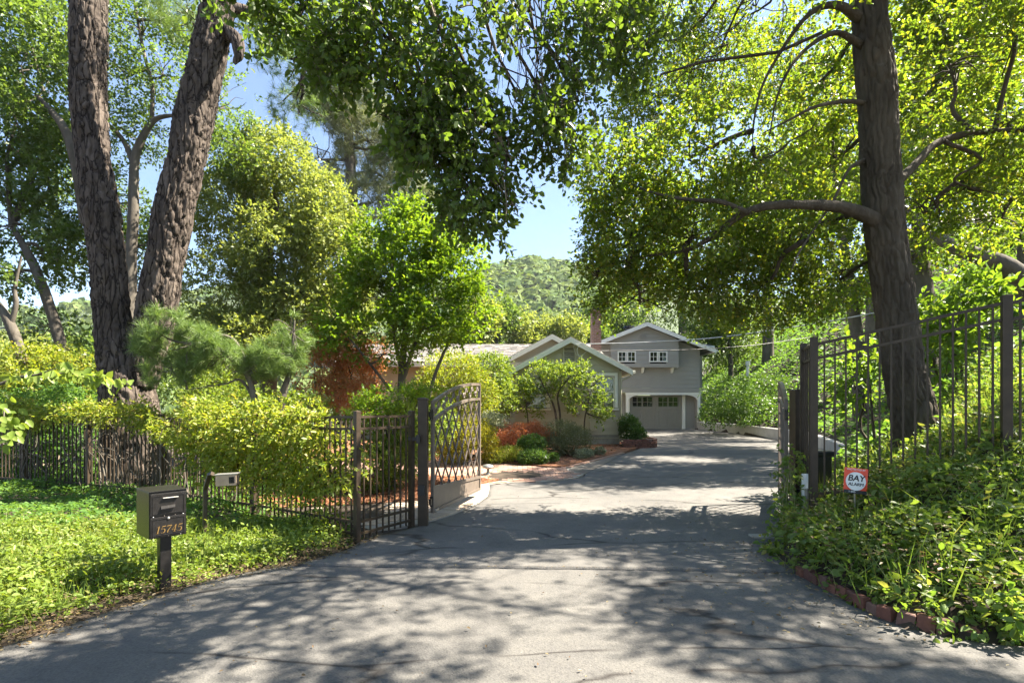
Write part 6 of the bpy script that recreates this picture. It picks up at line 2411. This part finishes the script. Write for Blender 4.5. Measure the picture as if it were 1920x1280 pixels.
shrub('red_maple', 'rust red laceleaf maple under the green maple', [blob(630, 690, 12.5, 60, 40, 0.8), blob(680, 700, 12.7, 45, 40, 0.7), blob(600, 730, 12.2, 60, 30, 0.7), blob(660, 740, 12.2, 50, 26, 0.6), blob(700, 660, 13, 30, 30, 0.5), blob(640, 650, 12.9, 50, 28, 0.6), blob(590, 690, 12.4, 40, 28, 0.5)], 3000, 0.06, M['red_leaf'], 85, tl=0.22, k=6, droop=0.4, base=(-4.2, 12.4, 0.1), cat='tree', gap=0.3)
shrub('maple_sapling', 'pale green layered sapling beside the gate post behind the fence', [blob(740, 750, 9.6, 70, 18, 0.5), blob(700, 770, 9.4, 50, 16, 0.4), blob(790, 740, 9.8, 45, 14, 0.4)], 700, 0.065, M['maple_leaf'], 86, tl=0.2, k=6, droop=0.1, up=1.6, base=(-2.3, 9.6, 0.05))
# foliage screen beside the house: pale broad shrubs left of the wing
shrub('shrub', 'tall yellow green shrub beside the taupe wing, left end', [blob(850, 700, 16.5, 55, 40, 0.9), blob(820, 740, 16, 45, 40, 0.8), blob(890, 740, 16.5, 40, 45, 0.8)], 2000, 0.08, M['vine_leaf'], 87, tl=0.25, base=(-1.7, 16.4, 0.2))
shrub('shrub', 'leafy shrub against the wall between the maple and the wing', [blob(920, 700, 18, 40, 35, 0.8), blob(930, 745, 18, 40, 35, 0.8)], 1400, 0.085, M['camellia_leaf'], 88, tl=0.25, base=(-0.6, 18, 0.25), stem=[(px_path([(925, 822, 18), (930, 780, 18), (922, 730, 18)]), [0.05, 0.04, 0.02], 20, 8, 0)])
# camellias trained in front of the wing
shrub('camellia', 'multi stemmed camellia in front of the left wing window', [blob(1010, 705, 18.4, 42, 25, 0.55), blob(1060, 715, 18.4, 45, 28, 0.5), blob(975, 730, 18.5, 25, 25, 0.45), blob(1080, 700, 18.5, 30, 20, 0.4, 0.8), blob(1000, 755, 18.4, 22, 25, 0.4, 0.5)], 900, 0.09, M['camellia_leaf'], 89, tl=0.26, gap=0.3, shape='oval',
      stem=[(px_path([(1046, 832, 18.4), (1044, 790, 18.4), (1036, 755, 18.4), (1020, 725, 18.4)]), [0.05, 0.045, 0.035, 0.015], 24, 8, 0.0), (px_path([(1047, 832, 18.4), (1050, 780, 18.3), (1046, 740, 18.3), (1062, 715, 18.3)]), [0.05, 0.04, 0.03, 0.012], 24, 8, 0), (px_path([(992, 832, 18.4), (990, 790, 18.4), (985, 740, 18.4)]), [0.03, 0.025, 0.015], 20, 8, 0)], base=(1.6, 18.4, 0.25))
shrub('camellia', 'open camellia reaching across the right wing window', [blob(1105, 735, 18.3, 28, 22, 0.4), blob(1125, 760, 18.3, 22, 20, 0.4), blob(1085, 755, 18.3, 25, 14, 0.35), blob(1135, 785, 18.3, 18, 12, 0.3, 0.7), blob(1115, 715, 18.4, 18, 14, 0.3, 0.7)], 330, 0.09, M['camellia_leaf'], 90, tl=0.24, gap=0.3, shape='oval',
      stem=[(px_path([(1098, 835, 18.3), (1096, 790, 18.3), (1104, 750, 18.3), (1110, 725, 18.3)]), [0.03, 0.026, 0.02, 0.008], 24, 8, 0)], base=(2.6, 18.3, 0.25))
# bed shrubs
shrub('shrub', 'golden yellow rounded shrub seen through the open gate', [blob(880, 820, 13.6, 48, 36, 0.7), blob(850, 835, 13.4, 35, 28, 0.5), blob(910, 835, 13.6, 25, 25, 0.4)], 2400, 0.05, M['yellow_leaf'], 91, tl=0.14)
shrub('shrub', 'pale variegated shrub below the wing, left of the orange maple', [blob(918, 792, 15.5, 32, 16, 0.5), blob(890, 800, 15.3, 20, 14, 0.4)], 900, 0.06, M['white_leaf'], 92, tl=0.14)
shrub('laceleaf_maple', 'low orange laceleaf maple in the mulch bed', [blob(975, 812, 15.2, 50, 16, 0.7), blob(940, 825, 15.0, 30, 14, 0.5), blob(1010, 805, 15.4, 30, 12, 0.5)], 2000, 0.06, M['orange_leaf'], 93, tl=0.2, droop=0.6, width=0.3)
shrub('clipped_bush', 'dark green clipped bush, upper of two, in the mulch bed', [blob(998, 829, 14.2, 25, 15, 0.35), blob(985, 834, 14.2, 14, 13, 0.25), blob(1010, 833, 14.2, 14, 12, 0.25)], 1500, 0.035, M['box_leaf'], 94, tl=0.07, gap=0, shell=0.85)
shrub('clipped_bush', 'bright green clipped bush, lower of two, at the front of the bed', [blob(1000, 855, 13.5, 26, 13, 0.33), blob(985, 858, 13.4, 14, 10, 0.25), blob(1015, 858, 13.4, 14, 9, 0.25)], 1400, 0.035, M['box_leaf'], 95, tl=0.07, gap=0, shell=0.85)
shrub('shrub', 'low spreading pale green shrub left of the clipped bushes', [blob(945, 850, 13.9, 38, 10, 0.45), blob(925, 856, 13.7, 22, 8, 0.35), blob(962, 846, 14, 20, 9, 0.35)], 1500, 0.035, M['vine_leaf'], 96, tl=0.1)
shrub('shrub', 'large grey green shrub in front of the wing corner', [blob(1052, 820, 15.6, 34, 30, 0.7), blob(1080, 828, 15.7, 30, 26, 0.6), blob(1035, 835, 15.2, 22, 18, 0.5), blob(1100, 838, 16, 18, 16, 0.4)], 2800, 0.05, M['grey_leaf'], 97, tl=0.18, width=0.35)
shrub('shrub', 'small silver leaved plant at the bed edge under the grey green shrub', [blob(1085, 852, 14.8, 15, 6, 0.25), blob(1100, 849, 15, 10, 5, 0.2)], 420, 0.04, M['white_leaf'], 98, tl=0.08)
shrub('shrub', 'tiny silver tuft nearest the wing corner', [blob(1125, 845, 15.8, 8, 7, 0.14)], 200, 0.04, M['white_leaf'], 99, tl=0.08)
shrub('shrub', 'tiny green tuft right of the lower clipped bush', [blob(1038, 857, 13.6, 9, 6, 0.14)], 240, 0.035, M['box_leaf'], 100, tl=0.07)
shrub('shrub', 'dark rounded shrub in the brick planter at the wing corner', [blob(1182, 805, 19.0, 18, 22, 0.4), blob(1192, 815, 18.9, 16, 16, 0.35), blob(1175, 790, 19, 10, 12, 0.25)], 1500, 0.06, M['box_leaf'], 101, tl=0.14, gap=0)
shrub('shrub', 'pale variegated edging plant along the brick planter', [blob(1183, 831, 18.7, 18, 4, 0.18), blob(1198, 830, 18.8, 9, 4, 0.15)], 420, 0.045, M['white_leaf'], 102, tl=0.08)
shrub('shrub', 'leafy green shrub just behind the short fence panel', [blob(700, 870, 9.2, 40, 45, 0.4), blob(740, 860, 9.6, 45, 45, 0.45), blob(720, 815, 9.6, 50, 30, 0.4)], 1500, 0.055, M['cover_leaf'], 103, tl=0.14)
shrub('shrub', 'loose green shrub between the fence and the yellow shrub', [blob(800, 790, 11.5, 50, 40, 0.6), blob(770, 830, 11, 40, 35, 0.5)], 1500, 0.07, M['camellia_leaf'], 104, tl=0.2)
# shrubs behind the left fence
shrub('shrub', 'yellow green shrub behind the fence at the far left', [blob(60, 690, 12, 75, 40, 0.8), blob(130, 700, 12.5, 60, 45, 0.8), blob(20, 740, 11.5, 60, 40, 0.7)], 2000, 0.075, M['vine_leaf'], 105, tl=0.25)
shrub('shrub', 'dark shadowy shrub behind the fence left of the pine', [blob(100, 770, 11.2, 90, 45, 0.6), blob(40, 820, 10.9, 60, 55, 0.5), blob(150, 840, 10.8, 60, 60, 0.5)], 2200, 0.08, M['ivy_leaf'], 106, tl=0.25)
shrub('shrub', 'mid green shrub right of the pine base behind the fence', [blob(400, 800, 10.5, 70, 50, 0.6), blob(470, 780, 11, 80, 55, 0.7), blob(560, 790, 11, 80, 50, 0.7), blob(400, 730, 12, 60, 40, 0.7)], 3000, 0.07, M['cover_leaf'], 107, tl=0.24)

# young pine with bright tufts
yp = thing('young_pine', at(500, 900, 9.3), 'young pine spreading bright green needle tufts right of the big pine', 'tree')
g = Geo()
yp_l = [px_path([(520, 830, 9.3), (530, 740, 9.3), (545, 690, 9.3), (552, 600, 9.3)]), px_path([(500, 830, 9.2), (470, 720, 9.1), (450, 690, 9.0), (400, 650, 8.9), (330, 640, 8.8), (290, 620, 8.8)]), px_path([(490, 780, 9.2), (455, 715, 9.1), (420, 720, 9), (350, 730, 8.9)]),
        px_path([(480, 720, 9.2), (440, 640, 9.1), (400, 630, 9.0), (370, 640, 8.9)])]
for p_, w_ in zip(yp_l, (0.085, 0.05, 0.03, 0.04)):
    g.add(trunk_geo(p_, [w_, w_ * 0.8, w_ * 0.4, w_ * 0.2], 40, 12, 0.006, seed=9))
yb = [blob(310, 610, 8.8, 45, 35, 0.4), blob(360, 650, 8.8, 60, 40, 0.45), blob(320, 690, 8.8, 50, 35, 0.4), blob(420, 670, 9, 60, 30, 0.4), blob(550, 620, 9.3, 35, 45, 0.4), blob(520, 670, 9.2, 50, 35, 0.4), blob(280, 640, 8.7, 25, 25, 0.3), blob(470, 690, 9, 50, 25, 0.4)]
branches_into(g, yb, np.concatenate([catmull(p_, 14) for p_ in yp_l]), rp_, per=8, r0=0.014, r1=0.005)
g.build('trunk', M['bark_grey'], yp)
P, _o = crown_pts(yb, 480, rp_, 0.5, 0.45, 2.2, 6)
needle_tufts(yp, 'needles', P, 70, 0.19, M['needle'], 76, 0.036)

# dogwood reaching in from the left edge
dw = thing('dogwood_tree', (-6.6, 5.2, 0.05), 'dogwood branches with big bright leaves reaching in from the left edge', 'tree')
g = Geo()
g.add(trunk_geo([np.array([-6.6, 5.2, -0.2]), np.array([-6.5, 5.2, 1.0]), np.array([-6.3, 5.2, 1.7])], [0.09, 0.07, 0.04], 30, 12, 0.004, seed=3))
dl = [[np.array([-6.4, 5.2, 1.4]), at(0, 720, 5.4), at(50, 705, 5.4), at(120, 700, 5.4), at(180, 706, 5.4), at(232, 720, 5.4)], [np.array([-6.5, 5.2, 1.2]), at(-20, 760, 5.1), at(10, 790, 5.0), at(35, 830, 5.0)], [at(60, 705, 5.4), at(110, 690, 5.3), at(150, 688, 5.3)]]
for p_, w_ in zip(dl, (0.022, 0.014, 0.008)):
    g.add(trunk_geo(p_, [w_, w_ * 0.7, w_ * 0.35, w_ * 0.15], 40, 8, 0, seed=3))
g.build('trunk', M['bark_grey'], dw)
r = np.random.default_rng(14)
PP = []
for p_, a0, n in ((dl[0], 0.28, 100), (dl[1], 0.3, 62), (dl[2], 0.1, 22)):
    c_ = catmull(p_, 120)
    t = (a0 + (1 - a0) * r.random(n))
    PP.append(c_[(t * 119).astype(int)] + r.normal(size=(n, 3)) * np.array([0.05, 0.09, 0.035]))
PP = np.concatenate(PP)
D = nrm(r.normal(size=(len(PP), 3)) * 0.7 + np.array([0.3, -0.2, -0.9]))
N = nrm(r.normal(size=(len(PP), 3)) * 0.5 + np.array([0.3, -0.6, 0.7]))
leaf_obj('foliage', PP, D, N, 0.10 * r.uniform(0.7, 1.25, len(PP)), M['dogwood_leaf'], dw, 'oval', 0.62, 0.08, 0.1)

# ------------------------------------------------------------------ trees behind the house
for i, (px, py, Z, sp, hp, mt, lab) in enumerate([
        (930, 585, 48, 55, 70, 'live_oak', 'rounded green tree left of the chimney beyond the roofs'), (1020, 590, 52, 60, 60, 'pale_leaf', 'pale green tree directly behind the double gables'),
        (1090, 600, 56, 45, 60, 'live_oak', 'dark tree behind the brick chimney'), (870, 590, 40, 50, 80, 'pale_leaf', 'pale tree behind the maple top'), (1160, 575, 60, 60, 70, 'live_oak', 'green tree between the chimney and the garage roof')]):
    x = (px - 960) / FPX * Z
    c = at(px, py, Z)
    r = np.random.default_rng(200 + i)
    S = sp * Z / FPX
    bl = [(c[0] + r.uniform(-.8, .8) * S, Z + r.uniform(-.5, .5) * S, c[2] - r.random() * hp * Z / FPX, S * 0.5, S * 0.5, S * 0.42, 1) for _ in range(8)]
    make_tree('broadleaf_tree', lab, (x, Z, 0.5), [([np.array([x, Z, 0.3]), np.array([x + 0.2, Z, 3.0]), np.array([x, Z, c[2] - 0.5 * S])], [0.35, 0.28, 0.08], 24, 10, 0)], bl, 1500, 0.34, M[mt], M['bark_grey'], tl=0.9, k=6, seed=200 + i, per=3, br0=0.06, gap=0.15, gf=0.4, group='trees beyond the roofs', shell=0.6)

# low trees closing the view far left and far right
for i, (px, py, Z, sp, hp, mt, lab) in enumerate([(60, 655, 40, 90, 45, 'pale_leaf', 'pale distant tree low at the far left edge'), (230, 610, 30, 90, 120, 'live_oak', 'dark tree between the pine trunks far behind'),
                                                 (420, 600, 28, 90, 150, 'pale_leaf', 'pale tree far behind the young pine'), (690, 600, 34, 90, 120, 'live_oak', 'dark tree hidden behind the maple trunks')]):
    x = (px - 960) / FPX * Z
    c = at(px, py, Z)
    r = np.random.default_rng(240 + i)
    S = sp * Z / FPX
    bl = [(c[0] + r.uniform(-.8, .8) * S, Z + r.uniform(-.5, .5) * S, c[2] - r.random() * hp * Z / FPX, S * 0.5, S * 0.5, S * 0.42, 1) for _ in range(8)]
    make_tree('broadleaf_tree', lab, (x, Z, -1.0), [([np.array([x, Z, -1.5]), np.array([x + 0.2, Z, 1.5]), np.array([x, Z, c[2] - 0.5 * S])], [0.3, 0.24, 0.08], 24, 10, 0)], bl, 1700, 0.2, M[mt], M['bark_grey'], tl=0.6, k=6, seed=240 + i, per=3, br0=0.05, gap=0.15, gf=0.5, group='distant trees behind the garden', shell=0.6)

# ------------------------------------------------------------------ vine over the left fence
vr = np.random.default_rng(19)
vine = thing('fence_vine', (-3.7, 7.25, 0), 'yellow green creeper heaped over the top of the left fence', 'vine')
vb = []
fp = np.array([(-1.95, 6.05), (-3.67, 7.28), (-5.95, 8.68), (-7.78, 9.38), (-9.44, 9.88)])
fs_ = np.concatenate([[0], np.cumsum(np.linalg.norm(np.diff(fp, axis=0), axis=1))])
for s in np.arange(0.1, 5.4, 0.22):                   # thick part near the gate
    x, y = np.interp(s, fs_, fp[:, 0]), np.interp(s, fs_, fp[:, 1])
    thick = np.interp(s, [0, 0.8, 2.5, 4.2, 5.4], [0.42, 0.60, 0.56, 0.36, 0.2])
    zc = np.interp(s, [0, 0.8, 2.5, 4.2, 5.4], [0.95, 1.1, 1.18, 1.38, 1.5])
    vb.append((x, y - 0.06, zc, 0.26, 0.24, thick, 1.0))
for s in np.arange(5.4, 10.5, 0.3):                   # thin crest further left
    x, y = np.interp(s, fs_, fp[:, 0]), np.interp(s, fs_, fp[:, 1])
    vb.append((x, y - 0.05, 1.5 + 0.08 * math.sin(s * 2.1), 0.30, 0.2, 0.13 + 0.06 * math.sin(s * 3.3), 0.9))
P, out = crown_pts(vb, 3300, vr, 0.5, 0.2, 2.5, 7)
LP, LD, LN, d, L = sprays(P, out, vr, 0.18, 6, 0.35, 0.6, 0.7)
leaf_obj('foliage', LP, LD, LN, 0.062 * vr.uniform(0.6, 1.3, len(LP)), M['vine_leaf'], vine, 'oval', 0.5, 0.1, 0.08, seed=3)
g = Geo()
for k in range(60):
    s = vr.uniform(2.8, 9.0)
    x, y = np.interp(s, fs_, fp[:, 0]), np.interp(s, fs_, fp[:, 1])
    a = np.array([x + vr.normal() * 0.1, y + vr.normal() * 0.05, 0.05])
    b = np.array([x + vr.normal() * 0.25, y + vr.normal() * 0.06, 1.45])
    g.add(limb_geo(a, b, vr.uniform(0.006, 0.016), 0.004, vr, bend=0.09, rings=14, segs=5))
for k in range(9):
    a0 = vr.uniform(0, 6.28)
    s = vr.uniform(5.2, 8.5)
    x, y = np.interp(s, fs_, fp[:, 0]), np.interp(s, fs_, fp[:, 1])
    zc, rr_ = vr.uniform(0.5, 1.0), vr.uniform(0.15, 0.35)
    pts = [np.array([x + rr_ * math.cos(a0 + t), y + 0.05 * math.sin(t), zc + rr_ * math.sin(a0 + t)]) for t in np.linspace(0, 3.8, 7)]
    g.add(trunk_geo(pts, [0.011, 0.009, 0.005], 24, 5))
g.build('stems', M['bark_grey'], vine)['kind'] = 'stuff'
# climbing strands lower on the near fence bays
P, out = crown_pts([(-2.4, 6.38, 0.55, 0.35, 0.2, 0.45, 1), (-3.1, 6.9, 0.7, 0.4, 0.2, 0.5, 1), (-3.9, 7.35, 0.6, 0.5, 0.2, 0.5, 1), (-4.7, 7.85, 0.7, 0.4, 0.2, 0.4, .6)], 420, vr, 0.3, 0.3, 2.5, 8)
LP, LD, LN, d, L = sprays(P, out, vr, 0.2, 6, 0.3, 0.6, 0.7)
leaf_obj('low_foliage', LP, LD, LN, 0.06 * vr.uniform(0.6, 1.3, len(LP)), M['vine_leaf'], vine, 'oval', 0.5, 0.1, 0.08, seed=4)

# ------------------------------------------------------------------ ground covers (uncountable)
def cover(name, label, xy, hmax, leaf_len, mat, seed, width=0.65, shape='rhomb', tilt=0.55, lump=1.6, zfun=None, big=1.6):
    r = np.random.default_rng(seed)
    n = len(xy)
    z0 = terrain(xy[:, 0], xy[:, 1]) if zfun is None else zfun(xy)
    P3 = np.stack([xy[:, 0], xy[:, 1], 0 * z0], -1)
    lumpy = fbm(P3, lump, seed, 3)
    h = hmax * np.clip((lumpy - 0.25) * 2.0, 0.15, 1.2)
    u = r.random(n) ** 0.6
    P = np.stack([xy[:, 0], xy[:, 1], z0 + 0.01 + h * u], -1)
    a = r.random(n) * 6.283
    D = np.stack([np.cos(a), np.sin(a), r.normal(size=n) * 0.35 + 0.1], -1)
    N = nrm(r.normal(size=(n, 3)) * tilt + np.array([0, 0, 1]))
    tone = np.clip(0.25 + 0.75 * r.random(n) * (0.4 + fbm(P3, lump * 0.5, seed + 5, 2)), 0, 1)
    o = leaf_obj(name, P, D, N, leaf_len * r.uniform(0.5, 1.15, n) * np.where(r.random(n) < 0.07, big, 1.0), mat, None, shape, width, 0.1, 0.06, rnd=tone)
    return tag(o, label, 'ground cover', kind='stuff')


r = np.random.default_rng(41)


def sample_region(n, x0, x1, y0, y1, test, bias=1.0):
    out = np.zeros((0, 2))
    while len(out) < n:
        q = np.c_[r.uniform(x0, x1, n * 2), y0 + (y1 - y0) * r.random(n * 2) ** bias]
        out = np.concatenate([out, q[test(q[:, 0], q[:, 1])]])
    return out[:n]


def fence_y(x):
    return np.interp(-x, -fp[:, 0], fp[:, 1])


def fray(x, y, s, amp=0.14):
    return amp * (fbm(np.stack([x, y, 0 * x], -1), 3.0, s, 3) - 0.5) * 2


left_near = sample_region(33000, -7.5, -1.75, 2.6, 6.6, lambda x, y: (x < XL(y) - 0.10 + fray(x, y, 2)) & (r.random(len(x)) < np.clip((XL(y) - x) / 0.75, 0.12, 1)) & (y < fence_y(np.minimum(x, -1.95)) + 0.1) & (np.abs(x) < y * 1.08 + 0.4))
cover('ground_cover', 'bright trailing ground cover on the verge around the mailbox', left_near, 0.20, 0.045, M['cover_leaf'], 301, shape='oval', lump=2.2)
left_far = sample_region(34000, -13, -2.0, 6.0, 12.5, lambda x, y: (x < XL(y) - 0.25) & (y > 6.2) & (np.abs(x) < y * 1.08) & ~inside(x, y, bed_isle) & ~inside(x, y, path_low) & ~inside(x, y, path_main), 0.8)
cover('ivy', 'dark ivy carpeting the ground along and behind the left fence', left_far, 0.22, 0.065, M['ivy_leaf'], 302, shape='rhomb')
right_bed = sample_region(33000, 2.6, 7.4, 3.3, 8.2, lambda x, y: (x > XR(y) - 0.03 + fray(x, y, 4, 0.08)) & (x < y * 1.08 + 0.9) & (r.random(len(x)) < np.clip((y - 3.3) / 0.5, 0.45, 1) * np.clip((x - XR(y) + 0.2) / 0.25, 0.5, 1)), 0.9)
cover('bed_creeper', 'leafy tangled creeper filling the raised bed beside the right gate post', right_bed, 0.34, 0.055, M['bed_leaf'], 303, shape='oval', tilt=0.75, lump=1.8, big=2.1)
bank = sample_region(50000, 4.5, 34, 8, 52, lambda x, y: (x > XR(y) + 0.1) & (x < y * 1.05), 1.0)
cover('bank_ivy', 'green ivy blanketing the bank above the retaining wall', bank, 0.22, 0.18, M['ivy_leaf'], 304, width=0.75, lump=0.5, tilt=0.5)

# upright shoots and grassy stems in the bed and the verge
def shoots(name, label, xy, hgt, leaf, mat, seed):
    r = np.random.default_rng(seed)
    z0 = terrain(xy[:, 0], xy[:, 1])
    B = np.stack([xy[:, 0], xy[:, 1], z0 + 0.05], -1)
    out = nrm(r.normal(size=B.shape) * 0.5 + np.array([0, 0, 1.0]))
    LP, LD, LN, d, L = sprays(B, out, r, hgt, 7, -0.1, 1.0, 0.6, 0.25)
    o = leaf_obj(name, LP, LD, LN, leaf * r.uniform(0.6, 1.3, len(LP)), mat, None, 'oval', 0.5, 0.1, 0.1)
    return tag(o, label, 'ground cover', kind='stuff')


shoots('verge_shoots', 'upright leafy shoots standing out of the sunny verge', left_near[:650], 0.22, 0.045, M['cover_leaf'], 305)
shoots('bed_shoots', 'arching leafy shoots standing out of the right bed', right_bed[:800], 0.28, 0.065, M['bed_leaf'], 306)
def blades(name, label, xy, hgt, mat, seed):
    r = np.random.default_rng(seed)
    z0 = terrain(xy[:, 0], xy[:, 1])
    B = np.stack([xy[:, 0], xy[:, 1], z0 + 0.02], -1)
    D = nrm(r.normal(size=B.shape) * 0.45 + np.array([0, 0, 1.0]))
    o = leaf_obj(name, B, D, r.normal(size=B.shape), hgt * r.uniform(0.5, 1.2, len(B)), mat, None, 'needle', 0.035)
    return tag(o, label, 'grass', kind='stuff')


blades('verge_grass', 'thin grass blades poking through the verge ground cover', left_near[2000:8000], 0.24, M['cover_leaf'], 307)
blades('bed_grass', 'thin grass blades poking through the right bed', right_bed[2000:5500], 0.38, M['bed_leaf'], 308)
# long pale stems in the right bed
g = Geo()
for k in range(130):
    x, y = right_bed[k * 7]
    z = float(terrain(x, y)) + 0.12
    a = np.array([x, y, z])
    b = a + np.array([r.normal() * 0.28, r.normal() * 0.2 - 0.1, r.uniform(0.02, 0.22)])
    g.add(limb_geo(a, b, 0.0028, 0.0012, r, sag=0.25, bend=0.05, rings=7, segs=4))
M['stem'] = paint_mat('pale_stem', (0.22, 0.22, 0.08), rough=0.7)
tag(g.build('bed_stems', M['stem']), 'thin pale stems tangled through the right bed', 'ground cover', kind='stuff')

# creeper spilling over the front edge of the bed
eb = [(x_, 3.43 + 0.02 * math.sin(x_ * 9), 0.17, 0.16, 0.10, 0.15, 1.0) for x_ in np.arange(3.05, 5.2, 0.14)] + [(2.88, 3.75, 0.16, 0.1, 0.14, 0.1, 0.6), (2.84, 4.2, 0.16, 0.08, 0.2, 0.08, 0.5), (2.82, 4.7, 0.16, 0.08, 0.2, 0.08, 0.5)]
P, out = crown_pts(eb, 520, r, 0.6, 0.1, 3, 9)
LP, LD, LN, d, L = sprays(P, out, r, 0.13, 6, 0.35, 0.7, 0.7)
LP[:, 2] = np.maximum(LP[:, 2], 0.03)
tag(leaf_obj('edge_creeper', LP, LD, LN, 0.055 * r.uniform(0.5, 1.5, len(LP)), M['bed_leaf'], None, 'oval', 0.55, 0.1, 0.08, seed=12), 'creeper spilling over the front edge of the right bed', 'ground cover', kind='stuff')

# vine trailing over the edge beside the right gate post
tv = thing('trailing_vine', (3.35, 6.2, 0.3), 'vine trailing down beside the right gate post onto the asphalt', 'vine')
bl = [(3.42, 6.28, 0.75, 0.10, 0.12, 0.35, 1), (3.25, 6.1, 0.35, 0.16, 0.15, 0.28, 1), (3.0, 5.75, 0.14, 0.16, 0.2, 0.14, 1), (2.85, 5.4, 0.08, 0.12, 0.25, 0.08, .8), (2.68, 4.95, 0.05, 0.10, 0.2, 0.05, .6)]
P, out = crown_pts(bl, 240, r, 0.4, 0.2, 3, 9)
LP, LD, LN, d, L = sprays(P, out, r, 0.15, 5, 0.4, 0.6, 0.5)
LP[:, 2] = np.maximum(LP[:, 2], 0.035)
leaf_obj('foliage', LP, LD, LN, 0.06 * r.uniform(0.6, 1.3, len(LP)), M['bed_leaf'], tv, 'oval', 0.6, 0.1, 0.08)
g = Geo()
for k in range(7):
    g.add(trunk_geo([np.array([3.42 + r.normal() * 0.04, 6.28, 0.9]), np.array([3.25 + r.normal() * 0.06, 6.0, 0.4]), np.array([2.95 + r.normal() * 0.06, 5.55, 0.08]), np.array([2.68 + r.normal() * 0.08, 4.95 + r.normal() * 0.1, 0.04])], [0.005, 0.004, 0.002], 24, 5))
g.build('stems', M['stem'], tv)['kind'] = 'stuff'

# fallen leaves on the asphalt and leaf litter at its edges
q1 = sample_region(330, 0.8, 5.0, 2.4, 6.2, lambda x, y: (x < XR(y) + 0.05) & (x > XR(y) - 0.25 - r.exponential(0.6, len(x))))
q2 = sample_region(260, -3.5, 4.5, 2.4, 9.0, lambda x, y: (x < XR(y)) & (x > XL(y)))
q3 = sample_region(1000, -4.2, -1.6, 2.6, 6.3, lambda x, y: (x > XL(y) - 0.25) & (x < XL(y) + np.abs(r.normal(size=len(x))) * 0.10))
sx_ = r.uniform(-2.0, 2.8, 350)
q4 = np.c_[sx_, seam(sx_) - 0.02 + r.normal(size=350) * 0.02]
q5 = sample_region(1500, -5.2, -1.8, 2.6, 6.3, lambda x, y: (x < XL(y) + 0.02) & (x > XL(y) - 0.05 - r.exponential(0.35, len(x))))
q6 = sample_region(800, 2.7, 5.5, 3.3, 7.0, lambda x, y: (x > XR(y)) & (x < XR(y) + 0.1 + r.exponential(0.8, len(x))))
q = np.concatenate([q1, q2, q3, q4, q5, q6])
small = np.concatenate([np.ones(len(q1)), np.ones(len(q2)) * 0.8, np.ones(len(q3)), np.ones(len(q4)) * 0.3, np.ones(len(q5)) * 0.85, np.ones(len(q6)) * 1.5])
z = np.maximum(terrain(q[:, 0], q[:, 1]) + 0.03, drive_z(q[:, 1]) + 0.03)
z = z + np.concatenate([np.zeros(len(q1) + len(q2) + len(q3) + len(q4)), r.random(len(q5)) * 0.08, r.random(len(q6)) ** 0.5 * 0.28])
a = r.random(len(q)) * 6.28
D = np.stack([np.cos(a), np.sin(a), r.normal(size=len(q)) * 0.15], -1)
N = nrm(r.normal(size=(len(q), 3)) * 0.3 + np.array([0, 0, 1]))
tag(leaf_obj('leaf_litter', np.c_[q, z], D, N, small * r.uniform(0.015, 0.042, len(q)), M['dry_leaf'], None, 'oval', 0.5, 0.12, 0.1), 'dry fallen leaves scattered over the asphalt and its edges', 'leaf litter', kind='stuff')

# ------------------------------------------------------------------ thin summer haze
mb = MB()
mb.box((0, 150, 76), (2300, 1100, 172))
hz = mb.build('haze', None)
tag(hz, 'pale summer haze over the valley', 'haze', kind='stuff')
m, nt, out = mat_new('haze_air')
pv = nd(nt, 'ShaderNodeVolumePrincipled')
pv.inputs['Color'].default_value = (0.86, 0.92, 1.0, 1)
pv.inputs['Density'].default_value = 0.00016
pv.inputs['Anisotropy'].default_value = 0.2
nt.links.new(pv.outputs[0], out.inputs['Volume'])
hz.data.materials.clear()
hz.data.materials.append(m)
